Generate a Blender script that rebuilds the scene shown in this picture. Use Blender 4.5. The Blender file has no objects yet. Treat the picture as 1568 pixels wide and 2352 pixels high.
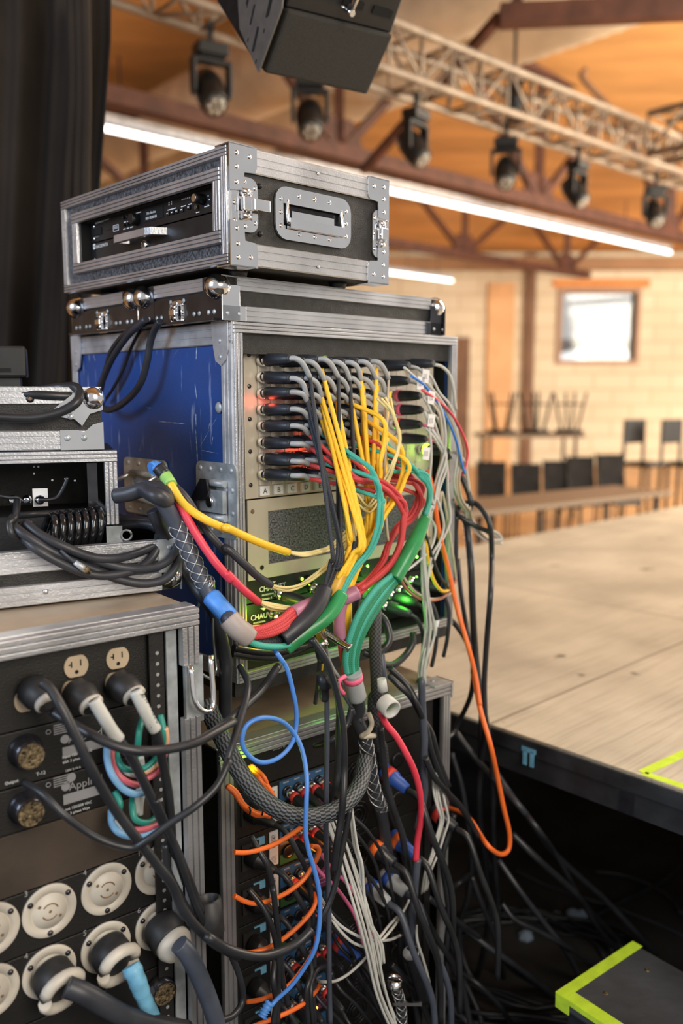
import bpy, bmesh, math, random
from mathutils import Vector, Matrix
random.seed(7)
SC = bpy.context.scene
COL = SC.collection
H = 1.5                      # eye height; all heights below are true heights above the floor
FPX, CX, CY = 1980.0, 784.0, 1176.0
TH = math.atan(271/1980)
def ray(px, py):
    x = (px-CX)/FPX; yu = (CY-py)/FPX
    return Vector((x, math.cos(TH)+yu*math.sin(TH), -math.sin(TH)+yu*math.cos(TH)))
def D(px, py, Y):
    r = ray(px, py); return Vector((0,0,H)) + r*(Y/r.y)
def G(px, py, z=0.0):
    r = ray(px, py); return Vector((0,0,H)) + r*((z-H)/r.z)
class Frame:
    """a vertical plane with its local axes: x along the face, y into the depth, z up"""
    def __init__(s, ox, oy, a):
        a = math.radians(a); s.o = Vector((ox, oy, 0)); s.u = Vector((math.sin(a), math.cos(a), 0))
        s.v = Vector((-math.cos(a), math.sin(a), 0)); s.rz = math.pi/2-a
    def pt(s, px, py, n=0.0):                       # point n metres in front of the face
        r = ray(px, py); o = Vector((0,0,H))
        t = ((s.o - s.v*n - o).dot(s.v))/r.dot(s.v); return o + r*t
    def loc(s, px, py, n=0.0):
        p = s.pt(px, py, n)-s.o; return (p.dot(s.u), p.z)
    def side(s, px, py, u=0.0):                     # on the side plane local x = u -> (y, z)
        r = ray(px, py); o = Vector((0,0,H))
        t = ((s.o + s.u*u - o).dot(s.u))/r.dot(s.u); p = o+r*t; return ((p-s.o).dot(s.v), p.z)
    def w(s, u, v, z): return s.o + s.u*u + s.v*v + Vector((0,0,z))

# ------------------------------------------------------------------ materials
MATS = {}
def mat(name, col, rough=.5, metal=0.0, noise=0.0, nscale=20.0, bump=0.0, bscale=80.0, emit=None, estr=0.0, aniso=None, spec=None, col2=None, alpha=None, coat=0.0):
    if name in MATS: return MATS[name]
    m = bpy.data.materials.new(name); m.use_nodes = True; nt = m.node_tree; N = nt.nodes; L = nt.links
    b = N['Principled BSDF']; b.inputs['Base Color'].default_value = (*col, 1); b.inputs['Roughness'].default_value = rough
    b.inputs['Metallic'].default_value = metal
    if spec is not None: b.inputs['Specular IOR Level'].default_value = spec
    if coat: b.inputs['Coat Weight'].default_value = coat
    tc = N.new('ShaderNodeTexCoord'); mp = N.new('ShaderNodeMapping'); L.new(tc.outputs['Object'], mp.inputs[0])
    if aniso: mp.inputs['Scale'].default_value = aniso
    if noise or col2:
        n = N.new('ShaderNodeTexNoise'); n.inputs['Scale'].default_value = nscale; n.inputs['Detail'].default_value = 5
        L.new(mp.outputs[0], n.inputs['Vector'])
        r = N.new('ShaderNodeValToRGB'); r.color_ramp.elements[0].position = .35; r.color_ramp.elements[1].position = .68
        c0 = tuple(max(0, c*(1-noise)) for c in col); c1 = col2 or tuple(min(1, c*(1+noise)) for c in col)
        r.color_ramp.elements[0].color = (*c0, 1); r.color_ramp.elements[1].color = (*c1, 1)
        L.new(n.outputs['Fac'], r.inputs[0]); L.new(r.outputs[0], b.inputs['Base Color'])
    if bump:
        n2 = N.new('ShaderNodeTexNoise'); n2.inputs['Scale'].default_value = bscale; n2.inputs['Detail'].default_value = 3
        L.new(mp.outputs[0], n2.inputs['Vector'])
        bp = N.new('ShaderNodeBump'); bp.inputs['Strength'].default_value = bump; bp.inputs['Distance'].default_value = .002
        L.new(n2.outputs['Fac'], bp.inputs['Height']); L.new(bp.outputs[0], b.inputs['Normal'])
    if emit:
        b.inputs['Emission Color'].default_value = (*emit, 1); b.inputs['Emission Strength'].default_value = estr
    MATS[name] = m; return m
def braid(name, c0, c1, su=1.0, sv=6.0, rough=.6):
    """woven sleeve: a checker in the tube's own uv"""
    m = mat(name, c0, rough); nt = m.node_tree; N = nt.nodes; L = nt.links; b = N['Principled BSDF']
    uv = N.new('ShaderNodeUVMap'); mp = N.new('ShaderNodeMapping'); mp.inputs['Scale'].default_value = (su, sv, 1)
    mp.inputs['Rotation'].default_value = (0, 0, .0)
    L.new(uv.outputs[0], mp.inputs[0])
    ch = N.new('ShaderNodeTexChecker'); ch.inputs['Scale'].default_value = 1; ch.inputs[1].default_value = (*c0, 1); ch.inputs[2].default_value = (*c1, 1)
    L.new(mp.outputs[0], ch.inputs[0]); L.new(ch.outputs[0], b.inputs['Base Color'])
    bp = N.new('ShaderNodeBump'); bp.inputs['Strength'].default_value = .5; bp.inputs['Distance'].default_value = .001
    L.new(ch.outputs[1], bp.inputs['Height']); L.new(bp.outputs[0], b.inputs['Normal'])
    return m
M = {}
M['alu'] = mat('aluminium_extrusion', (.56,.57,.60), .36, .8, .20, 9, .25, 300, aniso=(1,1,1))
M['alu_dull'] = mat('dull_aluminium', (.56,.58,.62), .45, .6, .25, 18, .3, 120)
M['chrome'] = mat('bright_plated_steel', (.78,.79,.82), .14, 1.0, .06, 14)
M['galv'] = mat('galvanised_steel', (.46,.50,.53), .42, .45, .25, 40, .3, 60)
M['blacksteel'] = mat('black_plated_steel', (.045,.045,.055), .22, .7, .3, 30, coat=.4)
M['lam'] = mat('black_laminate', (.016,.0155,.015), .5, 0, .4, 60, .5, 500)
M['lam_speck'] = mat('speckled_grey_laminate', (.05,.055,.065), .38, .1, .5, 200, .8, 350, col2=(.15,.16,.18))
M['black'] = mat('black_plastic', (.010,.010,.011), .42, 0, .3, 30)
M['blackmatt'] = mat('matt_black_metal', (.014,.013,.013), .6, 0, .5, 12, .3, 200)
M['panelblack'] = mat('black_painted_panel', (.009,.0085,.008), .5, .0, .4, 6, .35, 420)
M['void'] = mat('dark_interior', (.006,.006,.006), .9)
M['rubber'] = mat('rubber', (.022,.022,.024), .5, 0, .4, 40)
M['beige'] = mat('brushed_champagne_panel', (.60,.55,.45), .42, .35, .22, 7, .2, 60, aniso=(1,1,.25))
M['module'] = mat('module_front_metal', (.62,.57,.50), .45, .2, .12, 30)
M['ivory'] = mat('ivory_plastic', (.50,.40,.28), .45, 0, .10, 15)
M['white'] = mat('white_plastic', (.58,.54,.47), .45, 0, .18, 12)
M['paper'] = mat('paper_label', (.75,.75,.76), .7)
M['ink'] = mat('black_ink', (.01,.01,.01), .7)
M['print'] = mat('white_print', (.80,.82,.84), .6)
M['dimprint'] = mat('grey_print', (.33,.33,.34), .6)
M['cab'] = mat('black_cable_jacket', (.020,.022,.027), .36, 0, .3, 15)
M['cabgrey'] = mat('dark_grey_cable_jacket', (.030,.033,.042), .42, 0, .3, 15)
M['cabblue_grey'] = mat('slate_cable_jacket', (.060,.072,.10), .42, 0, .2, 15)
M['grey'] = mat('grey_sleeve', (.34,.36,.38), .45, 0, .08, 30)
M['tan'] = mat('taupe_sleeve', (.36,.31,.29), .5, 0, .1, 30)
M['blue_tape'] = mat('blue_tape', (.08,.28,.78), .45, 0, .15, 40, .4, 90)
M['lightblue'] = mat('pale_blue_tape', (.16,.42,.62), .45, 0, .2, 40, .5, 90)
M['green_tape'] = mat('green_tape', (.32,.62,.16), .45, 0, .15, 40, .4, 90)
M['pink_tape'] = mat('pink_tape', (.95,.16,.30), .5)
M['yel'] = braid('yellow_sleeve', (.93,.54,.02), (.97,.60,.04), 3, 8)
M['yelshrink'] = mat('yellow_heatshrink', (.92,.56,.04), .35, 0, .08, 30)
M['paleyel'] = mat('pale_yellow_wire', (.74,.62,.27), .42, 0, .08, 30)
M['teal'] = braid('teal_braid', (.045,.36,.28), (.065,.44,.35), 16, 14)
M['greenbraid'] = braid('green_braid', (.012,.19,.10), (.03,.27,.15), 16, 14)
M['greenshrink'] = mat('green_heatshrink', (.03,.27,.09), .28, 0, .15, 30)
M['redb'] = braid('red_braid', (.52,.035,.045), (.64,.07,.075), 16, 14)
M['redc'] = mat('red_cable', (.72,.05,.09), .4, 0, .08, 30)
M['mauve'] = mat('mauve_heatshrink', (.42,.17,.27), .4, 0, .12, 30)
M['blkb'] = braid('black_braid', (.010,.012,.018), (.035,.042,.058), 12, 12)
M['techflex'] = braid('flecked_black_braid', (.010,.010,.012), (.055,.06,.07), 18, 18)
M['fleck'] = braid('white_flecked_braid', (.010,.010,.012), (.11,.13,.15), 9, 30)
M['wht'] = mat('white_wire', (.52,.53,.51), .42, 0, .06, 30)
M['cream'] = mat('cream_wire', (.50,.43,.33), .45, 0, .08, 30)
M['bluec'] = mat('blue_cable', (.03,.20,.70), .38, 0, .05, 30)
M['bluec2'] = mat('bright_blue_cable', (.08,.25,.72), .38, 0, .05, 30)
M['org'] = mat('orange_cable', (.88,.17,.03), .42, 0, .05, 30)
M['redplast'] = mat('red_plastic', (.75,.06,.05), .4)
M['blueplast'] = mat('blue_plastic', (.03,.10,.45), .4)
M['pinkc'] = mat('pink_cable', (.72,.16,.34), .4)
M['tealwire'] = mat('teal_wire', (.02,.25,.20), .38)
M['skywire'] = mat('sky_blue_wire', (.20,.42,.68), .38)
M['rosewire'] = mat('rose_wire', (.58,.12,.16), .38)
M['peachwire'] = mat('peach_wire', (.75,.42,.25), .38)
M['wire'] = mat('steel_wire', (.70,.72,.74), .3, .9)
M['brass'] = mat('worn_gold_contact', (.20,.15,.085), .5, .6, .85, 260, 1.0, 260)
M['neon'] = mat('neon_yellow_tape', (.60,.86,.05), .5, 0, .1, 40, .3, 60)
M['panblue'] = mat('blue_connector_panel', (.03,.10,.22), .45)
M['pangreen'] = mat('green_connector_panel', (.04,.13,.04), .45)
M['panpurple'] = mat('plum_connector_panel', (.16,.03,.11), .45)
M['led_g'] = mat('green_indicator', (.1,.9,.1), .3, emit=(.15,1,.05), estr=14)
M['led_y'] = mat('yellow_green_indicator', (.5,.9,.1), .3, emit=(.45,1,.02), estr=9)
M['led_r'] = mat('red_indicator', (.9,.1,.1), .3, emit=(1,.06,.03), estr=12)
M['led_o'] = mat('orange_indicator', (.9,.4,.1), .3, emit=(1,.28,.04), estr=12)
M['tube'] = mat('lit_led_tube', (1,1,1), .3, emit=(1,.97,.92), estr=4.5)
M['steelred'] = mat('red_oxide_steel', (.095,.034,.02), .65, .1, .3, 6)
M['steelalu'] = mat('truss_aluminium', (.34,.27,.21), .5, .4, .2, 8)
M['dusty'] = mat('dusty_black_paint', (.018,.014,.011), .8, 0, .5, 5, .3, 200, col2=(.075,.055,.04))
M['foam'] = mat('speckled_grey_foam', (.05,.052,.058), .9, 0, .9, 330, 1.0, 300, col2=(.22,.23,.25))
M['duct'] = mat('duct_foil', (.80,.72,.58), .5, .25, .18, 2.5, .4, 8)

def blue_lam():
    m = mat('scratched_blue_laminate', (.020,.075,.30), .40, 0, .12, 5); nt = m.node_tree; N = nt.nodes; L = nt.links; b = N['Principled BSDF']
    src = b.inputs['Base Color'].links[0].from_socket
    tc = N.new('ShaderNodeTexCoord'); mp = N.new('ShaderNodeMapping'); mp.inputs['Scale'].default_value = (1, 42, 6); L.new(tc.outputs['Object'], mp.inputs[0])
    n = N.new('ShaderNodeTexNoise'); n.inputs['Scale'].default_value = 1.6; n.inputs['Detail'].default_value = 3; L.new(mp.outputs[0], n.inputs['Vector'])
    r = N.new('ShaderNodeValToRGB'); r.color_ramp.elements[0].position = .62; r.color_ramp.elements[1].position = .72; L.new(n.outputs['Fac'], r.inputs[0])
    r.color_ramp.elements[1].color = (.6,.6,.6,1)
    mx = N.new('ShaderNodeMixRGB'); mx.inputs[2].default_value = (.42,.50,.72,1); L.new(r.outputs[0], mx.inputs[0]); L.new(src, mx.inputs[1])
    n2 = N.new('ShaderNodeTexNoise'); n2.inputs['Scale'].default_value = 420; L.new(tc.outputs['Object'], n2.inputs['Vector'])
    bp = N.new('ShaderNodeBump'); bp.inputs['Strength'].default_value = .5; bp.inputs['Distance'].default_value = .001; L.new(n2.outputs['Fac'], bp.inputs['Height']); L.new(bp.outputs[0], b.inputs['Normal'])
    L.new(mx.outputs[0], b.inputs['Base Color']); return m
M['blue'] = blue_lam()

# ------------------------------------------------------------------ mesh builder
class MB:
    def __init__(s): s.v = []; s.f = []; s.m = []; s.uv = []; s.mats = []; s.cur = 0; s.sm = []
    def use(s, m):
        m = M[m] if isinstance(m, str) else m
        if m not in s.mats: s.mats.append(m)
        s.cur = s.mats.index(m); return s
    def face(s, idx, smooth=False, uv=None):
        s.f.append(idx); s.m.append(s.cur); s.sm.append(smooth); s.uv.append(uv)
    def box(s, x0, x1, y0, y1, z0, z1):
        b = len(s.v); s.v += [Vector((x,y,z)) for z in (z0,z1) for y in (y0,y1) for x in (x0,x1)]
        for q in ((0,2,3,1),(4,5,7,6),(0,1,5,4),(2,6,7,3),(0,4,6,2),(1,3,7,5)): s.face([b+i for i in q])
        return s
    def hexa(s, p):       # eight corners: bottom ring 0-3, top ring 4-7
        b = len(s.v); s.v += [Vector(q) for q in p]
        for q in ((3,2,1,0),(4,5,6,7),(0,1,5,4),(1,2,6,5),(2,3,7,6),(3,0,4,7)): s.face([b+i for i in q])
        return s
    def ring(s, c, ax, r, n, ref=None):
        ax = Vector(ax).normalized(); ref = ref or (Vector((0,0,1)) if abs(ax.z) < .9 else Vector((1,0,0)))
        a = ax.cross(ref).normalized(); b = ax.cross(a); i0 = len(s.v); c = Vector(c)
        s.v += [c + (a*math.cos(2*math.pi*k/n) + b*math.sin(2*math.pi*k/n))*r for k in range(n)]; return i0
    def lathe(s, o, ax, prof, n=16, smooth=True, cap=True):    # prof: (distance along axis, radius)
        o = Vector(o); ax = Vector(ax).normalized(); rs = [s.ring(o+ax*d, ax, max(r, 1e-5), n) for d, r in prof]
        for i in range(len(rs)-1):
            for k in range(n): k2 = (k+1) % n; s.face([rs[i]+k, rs[i]+k2, rs[i+1]+k2, rs[i+1]+k], smooth)
        if cap:
            s.face([rs[0]+k for k in reversed(range(n))]); s.face([rs[-1]+k for k in range(n)])
        return s
    def cyl(s, p0, p1, r, n=12, r1=None):
        p0 = Vector(p0); p1 = Vector(p1); d = p1-p0
        return s.lathe(p0, d, [(0, r), (d.length, r if r1 is None else r1)], n)
    def dome(s, c, ax, r, h=None, n=10):
        h = h or r*.5
        return s.lathe(c, ax, [(0,r),(h*.5,r*.86),(h*.85,r*.5),(h,r*.05)], n)
    def ball(s, c, r, n=16):
        return s.lathe(Vector(c)-Vector((0,0,r)), (0,0,1), [(r-r*math.cos(math.pi*i/10), r*math.sin(math.pi*i/10)+1e-5) for i in range(11)], n)
    def prism(s, poly, y0, y1, plane='xz'):     # polygon extruded along the remaining axis
        b = len(s.v); n = len(poly)
        def P(a, c, y): return Vector((a, y, c)) if plane == 'xz' else (Vector((y, a, c)) if plane == 'yz' else Vector((a, c, y)))
        s.v += [P(a, c, y0) for a, c in poly] + [P(a, c, y1) for a, c in poly]
        s.face([b+i for i in range(n)]); s.face([b+n+i for i in reversed(range(n))])
        for i in range(n): j = (i+1) % n; s.face([b+i, b+n+i, b+n+j, b+j])
        return s
    def extr(s, a, b, w, n, width, t):          # grooved aluminium strip from a to b
        a = Vector(a); b = Vector(b); w = Vector(w).normalized(); n = Vector(n).normalized()
        pf = [(0,0),(0,.5),(.05,1),(.28,1),(.30,.62),(.35,.62),(.37,1),(.62,1),(.64,.62),(.69,.62),(.71,1),(.95,1),(1,.5),(1,0)]
        i0 = len(s.v); k = len(pf)
        for q in (a, b): s.v += [q + w*(p*width) + n*(h*t) for p, h in pf]
        for i in range(k): j = (i+1) % k; s.face([i0+i, i0+j, i0+k+j, i0+k+i])
        s.face([i0+i for i in reversed(range(k))]); s.face([i0+k+i for i in range(k)])
        return s
    def frame(s, x0, x1, z0, z1, y, w, t):      # four strips around a rectangle facing -y
        n = (0,-1,0)
        s.extr((x0,y,z1),(x1,y,z1),(0,0,-1),n,w,t); s.extr((x0,y,z0),(x1,y,z0),(0,0,1),n,w,t)
        s.extr((x0,y,z0+w),(x0,y,z1-w),(1,0,0),n,w,t); s.extr((x1,y,z0+w),(x1,y,z1-w),(-1,0,0),n,w,t); return s
    def tube(s, pts, r, n=8, cap=True):
        pts = [Vector(p) for p in pts]; N = len(pts); rr = r if isinstance(r, (list, tuple)) else [r]*N
        T = [(pts[min(i+1,N-1)]-pts[max(i-1,0)]).normalized() for i in range(N)]
        ref = Vector((0,0,1)) if abs(T[0].z) < .9 else Vector((1,0,0)); a = T[0].cross(ref).normalized(); i0 = len(s.v); L = 0; Ls = []
        for i in range(N):
            a = (a - T[i]*a.dot(T[i])); a = a.normalized() if a.length > 1e-6 else T[i].orthogonal().normalized(); b = T[i].cross(a)
            s.v += [pts[i] + (a*math.cos(2*math.pi*k/n) + b*math.sin(2*math.pi*k/n))*rr[i] for k in range(n)]
            if i: L += (pts[i]-pts[i-1]).length/(2*math.pi*max(rr[i], 1e-4))
            Ls.append(L)
        for i in range(N-1):
            for k in range(n):
                k2 = (k+1) % n
                s.face([i0+i*n+k, i0+(i+1)*n+k, i0+(i+1)*n+k2, i0+i*n+k2], True,
                       [(Ls[i], k/n), (Ls[i+1], k/n), (Ls[i+1], (k+1)/n), (Ls[i], (k+1)/n)])
        if cap:
            s.face([i0+k for k in range(n)]); s.face([i0+(N-1)*n+k for k in reversed(range(n))])
        return s
    def build(s, name, m=None, parent=None, bevel=0, kind=None, label=None):
        me = bpy.data.meshes.new(name); me.from_pydata([tuple(v) for v in s.v], [], s.f)
        mats = s.mats if s.mats else [M[m] if isinstance(m, str) else m]
        for q in mats: me.materials.append(q)
        if s.mats: me.polygons.foreach_set('material_index', s.m)
        me.polygons.foreach_set('use_smooth', s.sm)
        if any(s.uv):
            ul = me.uv_layers.new(name='UVMap'); k = 0; data = []
            for f, u in zip(s.f, s.uv): data += (u if u else [(0,0)]*len(f))
            ul.data.foreach_set('uv', [c for p in data for c in p])
        me.update(); o = bpy.data.objects.new(name, me); COL.objects.link(o)
        if parent is not None: o.parent = parent
        if bevel:
            b = o.modifiers.new('bevel', 'BEVEL'); b.width = bevel; b.segments = 2; b.limit_method = 'ANGLE'; b.harden_normals = False
        if kind: o['kind'] = kind
        if label: o['label'] = label
        return o
def tag(o, label, cat, group=None, kind=None):
    o['label'] = label; o['category'] = cat
    if group: o['group'] = group
    if kind: o['kind'] = kind
    return o
def empty(name, loc, rz, label, cat, group=None):
    o = bpy.data.objects.new(name, None); COL.objects.link(o); o.location = loc; o.rotation_euler = (0,0,rz); o.empty_display_size = .05
    return tag(o, label, cat, group)
def thing(name, fr, x, y, z, label, cat, group=None): return empty(name, fr.w(x,y,z), fr.rz, label, cat, group)
def sp(pts, sub=7):                      # smooth curve through points
    P = [Vector(p) for p in pts]
    if len(P) < 3: return [P[0].lerp(P[-1], i/4) for i in range(5)]
    P = [P[0]*2-P[1]] + P + [P[-1]*2-P[-2]]; out = []
    for i in range(1, len(P)-2):
        p0, p1, p2, p3 = P[i-1:i+3]
        for k in range(sub):
            t = k/sub; out.append(.5*((2*p1)+(p2-p0)*t+(2*p0-5*p1+4*p2-p3)*t*t+(3*p1-p0-3*p2+p3)*t**3))
    out.append(P[-2]); return out
def text(body, size, parent, loc, mt, rot=(math.pi/2,0,0), name='lettering', align='LEFT', ext=.0002):
    c = bpy.data.curves.new(name, 'FONT'); c.body = body; c.size = size; c.extrude = ext; c.align_x = align; c.resolution_u = 2
    o = bpy.data.objects.new('tmp', c); COL.objects.link(o)
    bpy.context.view_layer.update()
    me = bpy.data.meshes.new_from_object(o.evaluated_get(bpy.context.evaluated_depsgraph_get())); COL.objects.unlink(o); bpy.data.objects.remove(o)
    me.name = name; me.materials.clear(); me.materials.append(M[mt]); t = bpy.data.objects.new(name, me); COL.objects.link(t)
    t.parent = parent; t.location = loc; t.rotation_euler = rot; return t
def dup(root, loc=None, rz=None, label=None, group=None, off=None):
    r = root.copy(); COL.objects.link(r)
    if loc is not None: r.location = loc
    if rz is not None: r.rotation_euler = (0,0,rz)
    if label: r['label'] = label
    if group: r['group'] = group
    for ch in list(root.children):
        c = ch.copy(); COL.objects.link(c); c.parent = r
        for g in list(ch.children):
            d = g.copy(); COL.objects.link(d); d.parent = c
    return r
def K(ox, oy, s):                        # reads points off an enlarged detail
    return lambda pts: [(ox+p[0]/s, oy+p[1]/s) + tuple(p[2:]) for p in pts]
def path(fr, pts, n0=.05): return [fr.pt(p[0], p[1], p[2] if len(p) > 2 else n0) for p in pts]
def cable(name, label, pts, r, m, cat='cable', group=None, parent=None, n=8, sub=7, kind=None):
    o = MB().tube(sp(pts, sub), r, n).build(name, m, parent)
    if parent is None: tag(o, label, cat, group)
    elif label: o['label'] = label
    return o
def shift(pts, d): return [p+Vector(d) for p in pts]
def grip(parent, pts, r, turns, strands=4, wr=.0006, name='wire_mesh_grip'):
    P = sp(pts, 12); mb = MB(); N = len(P)
    T = [(P[min(i+1,N-1)]-P[max(i-1,0)]).normalized() for i in range(N)]; a = T[0].orthogonal().normalized(); A = []
    for i in range(N): a = (a-T[i]*a.dot(T[i])).normalized(); A.append(a.copy())
    for k in range(strands):
        for sg in (1,-1):
            q = []
            M_ = int(turns*12)
            for j in range(M_+1):
                t = j/M_*(N-1); i = min(int(t), N-2); fr = t-i; ph = 2*math.pi*(k/strands + sg*turns*j/M_)
                aa = A[i].lerp(A[i+1], fr).normalized(); tt = T[i]; bb = tt.cross(aa)
                q.append(P[i].lerp(P[i+1], fr) + (aa*math.cos(ph)+bb*math.sin(ph))*(r+wr*.6))
            mb.tube(q, wr, 4)
    return mb.build(name, 'wire', parent)
# ================================================================== frames of the foreground racks
FA = Frame(-.175, 1.41, 46.8)        # blue rack, near corner of its open face
FT = Frame(-.168, 1.335, 46.4)       # top case, near corner
FD = Frame(-.205, 1.195, 51.5)       # power rack, right end of its face
FL = Frame(-.20, 1.335, 51.0)        # lower rack under the blue one, left end of its face
FY = Frame(-.247, 1.30, 61.0)        # open lid on the power rack, right end
FC = Frame(-.345, 1.325, 72.0)       # small cases standing in that lid, right end

# ================================================================== the setting
def plank_mat():
    m = mat('worn_stage_plywood', (.58,.54,.44), .5, 0, .18, 3.0, .0); nt = m.node_tree; N = nt.nodes; L = nt.links; b = N['Principled BSDF']
    src = b.inputs['Base Color'].links[0].from_socket
    tc = N.new('ShaderNodeTexCoord'); mp = N.new('ShaderNodeMapping'); mp.inputs['Rotation'].default_value = (0,0,math.radians(-25)); mp.inputs['Scale'].default_value = (2.2, 70, 1)
    L.new(tc.outputs['Object'], mp.inputs[0]); n = N.new('ShaderNodeTexNoise'); n.inputs['Scale'].default_value = 1.5; n.inputs['Detail'].default_value = 6; L.new(mp.outputs[0], n.inputs['Vector'])
    r = N.new('ShaderNodeValToRGB'); r.color_ramp.elements[0].position = .33; r.color_ramp.elements[0].color = (.42,.40,.38,1); r.color_ramp.elements[1].position = .52; L.new(n.outputs['Fac'], r.inputs[0])
    mx = N.new('ShaderNodeMixRGB'); mx.blend_type = 'MULTIPLY'; mx.inputs[0].default_value = .32; L.new(src, mx.inputs[1]); L.new(r.outputs[0], mx.inputs[2])
    n3 = N.new('ShaderNodeTexNoise'); n3.inputs['Scale'].default_value = 9; n3.inputs['Detail'].default_value = 2; L.new(tc.outputs['Object'], n3.inputs['Vector'])
    r3 = N.new('ShaderNodeValToRGB'); r3.color_ramp.elements[0].position = .24; r3.color_ramp.elements[0].color = (.12,.1,.08,1); r3.color_ramp.elements[1].position = .30; L.new(n3.outputs['Fac'], r3.inputs[0])
    m2 = N.new('ShaderNodeMixRGB'); m2.blend_type = 'MULTIPLY'; m2.inputs[0].default_value = .8; L.new(mx.outputs[0], m2.inputs[1]); L.new(r3.outputs[0], m2.inputs[2])
    bk = N.new('ShaderNodeTexBrick'); bk.inputs['Scale'].default_value = 1.0; bk.inputs['Mortar Size'].default_value = .004; bk.inputs['Brick Width'].default_value = 2.44; bk.inputs['Row Height'].default_value = 1.22
    bk.inputs['Color1'].default_value = (1,1,1,1); bk.inputs['Color2'].default_value = (.92,.92,.9,1); bk.inputs['Mortar'].default_value = (.25,.22,.2,1); L.new(tc.outputs['Object'], bk.inputs['Vector'])
    m4 = N.new('ShaderNodeMixRGB'); m4.blend_type = 'MULTIPLY'; m4.inputs[0].default_value = .7; L.new(m2.outputs[0], m4.inputs[1]); L.new(bk.outputs['Color'], m4.inputs[2])
    L.new(m4.outputs[0], b.inputs['Base Color'])
    bp = N.new('ShaderNodeBump'); bp.inputs['Strength'].default_value = .6; bp.inputs['Distance'].default_value = .002; L.new(n.outputs['Fac'], bp.inputs['Height']); L.new(bp.outputs[0], b.inputs['Normal'])
    return m
M['stage'] = plank_mat()
M['hallfloor'] = mat('warm_hall_floor', (.62,.36,.15), .4, 0, .15, .8)
M['backfloor'] = mat('shade_darkened_backstage_floor', (.035,.032,.03), .7, 0, .5, 5, .3, 60)
M['ceil'] = mat('orange_stained_roof_boards', (.66,.36,.13), .75, 0, .22, .55, aniso=(1,4,1))
M['cloth'] = mat('black_cloth', (.010,.009,.009), .95, 0, .5, 8)
M['fascia'] = mat('black_painted_fascia', (.022,.024,.028), .42, 0, .6, 9, .3, 60)
M['curt'] = mat('black_velour', (.024,.018,.014), .85, 0, .3, 3, .3, 600, spec=.25)
def block_mat():
    m = mat('pale_painted_block_wall', (.80,.72,.56), .8, 0, .08, .6); nt = m.node_tree; N = nt.nodes; L = nt.links; b = N['Principled BSDF']; src = b.inputs['Base Color'].links[0].from_socket
    tc = N.new('ShaderNodeTexCoord'); mp = N.new('ShaderNodeMapping'); mp.inputs['Rotation'].default_value = (math.pi/2,0,0); L.new(tc.outputs['Object'], mp.inputs[0])
    bk = N.new('ShaderNodeTexBrick'); bk.inputs['Scale'].default_value = 1; bk.inputs['Brick Width'].default_value = .8; bk.inputs['Row Height'].default_value = .32; bk.inputs['Mortar Size'].default_value = .028; bk.inputs['Mortar Smooth'].default_value = .4
    bk.inputs['Color1'].default_value = (1,1,1,1); bk.inputs['Color2'].default_value = (.9,.88,.84,1); bk.inputs['Mortar'].default_value = (.72,.66,.58,1); L.new(mp.outputs[0], bk.inputs['Vector'])
    mx = N.new('ShaderNodeMixRGB'); mx.blend_type = 'MULTIPLY'; mx.inputs[0].default_value = .7; L.new(src, mx.inputs[1]); L.new(bk.outputs['Color'], mx.inputs[2]); L.new(mx.outputs[0], b.inputs['Base Color']); return m
M['block'] = block_mat()
S = 'structure'
def struct(mb, name, m, **k): return mb.build(name, m, kind=S, **k)
struct(MB().box(-14,12,-3,18,-.1,0), 'floor', 'hallfloor')
o = struct(MB().box(-3,3.0,-4.2,1.48,.002,.012), 'floor', 'backfloor'); o.location = FA.o; o.rotation_euler = (0,0,FA.rz)  # thin overlay slab: backstage shade painted in as a dark floor colour
YW = 18.0; WX0, WX1 = D(1290,700,YW).x, D(1460,700,YW).x; WZ0, WZ1 = D(1370,827,YW).z, D(1370,672,YW).z
struct(MB().box(-14,WX0,YW,YW+.3,0,4.6).box(WX1,12,YW,YW+.3,0,4.6).box(WX0,WX1,YW,YW+.3,0,WZ0).box(WX0,WX1,YW,YW+.3,WZ1,4.6), 'wall_back', 'block')
struct(MB().box(-14.3,-14,-3,18.3,0,6.8), 'wall_left', 'block')
struct(MB().hexa([(-14.3,-3,7.0),(12,-3,7.0),(12,18.3,4.3),(-14.3,18.3,4.3),(-14.3,-3,7.2),(12,-3,7.2),(12,18.3,4.5),(-14.3,18.3,4.5)]), 'ceiling', 'ceil')
M['winframe'] = mat('weathered_window_frame', (.42,.28,.20), .6)
wm = MB(); w_ = .09
for x0,x1,z0,z1 in ((WX0-w_,WX1+w_,WZ1,WZ1+w_),(WX0-w_,WX1+w_,WZ0-w_,WZ0),(WX0-w_,WX0,WZ0,WZ1),(WX1,WX1+w_,WZ0,WZ1)): wm.box(x0,x1,YW-.06,YW+.2,z0,z1)
win = struct(wm, 'window_1', 'winframe')
M['glass'] = mat('window_glass', (.95,.95,.95), .05); M['glass'].node_tree.nodes['Principled BSDF'].inputs['Transmission Weight'].default_value = 1
MB().box(WX0,WX1,YW+.12,YW+.13,WZ0,WZ1).build('pane', 'glass', win)
M['orangetrim'] = mat('orange_painted_timber', (.72,.30,.09), .7, 0, .1, 2)
M['rust'] = mat('dark_brown_paint', (.20,.11,.065), .7, 0, .2, 3)
def at(px, py, Y=YW): return D(px, py, Y)
a, b = at(1290,668), at(1475,648); struct(MB().box(WX0-.2, WX1+.25, YW-.05, YW-.003, WZ1+.1, WZ1+.26), 'trim_1', 'orangetrim')
a, b = at(1112,1040), at(1182,650); struct(MB().box(a.x,b.x,YW-.08,YW,.0,b.z), 'trim_2', mat('peach_painted_timber', (.78,.47,.24), .7, 0, .1, 2))
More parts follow.
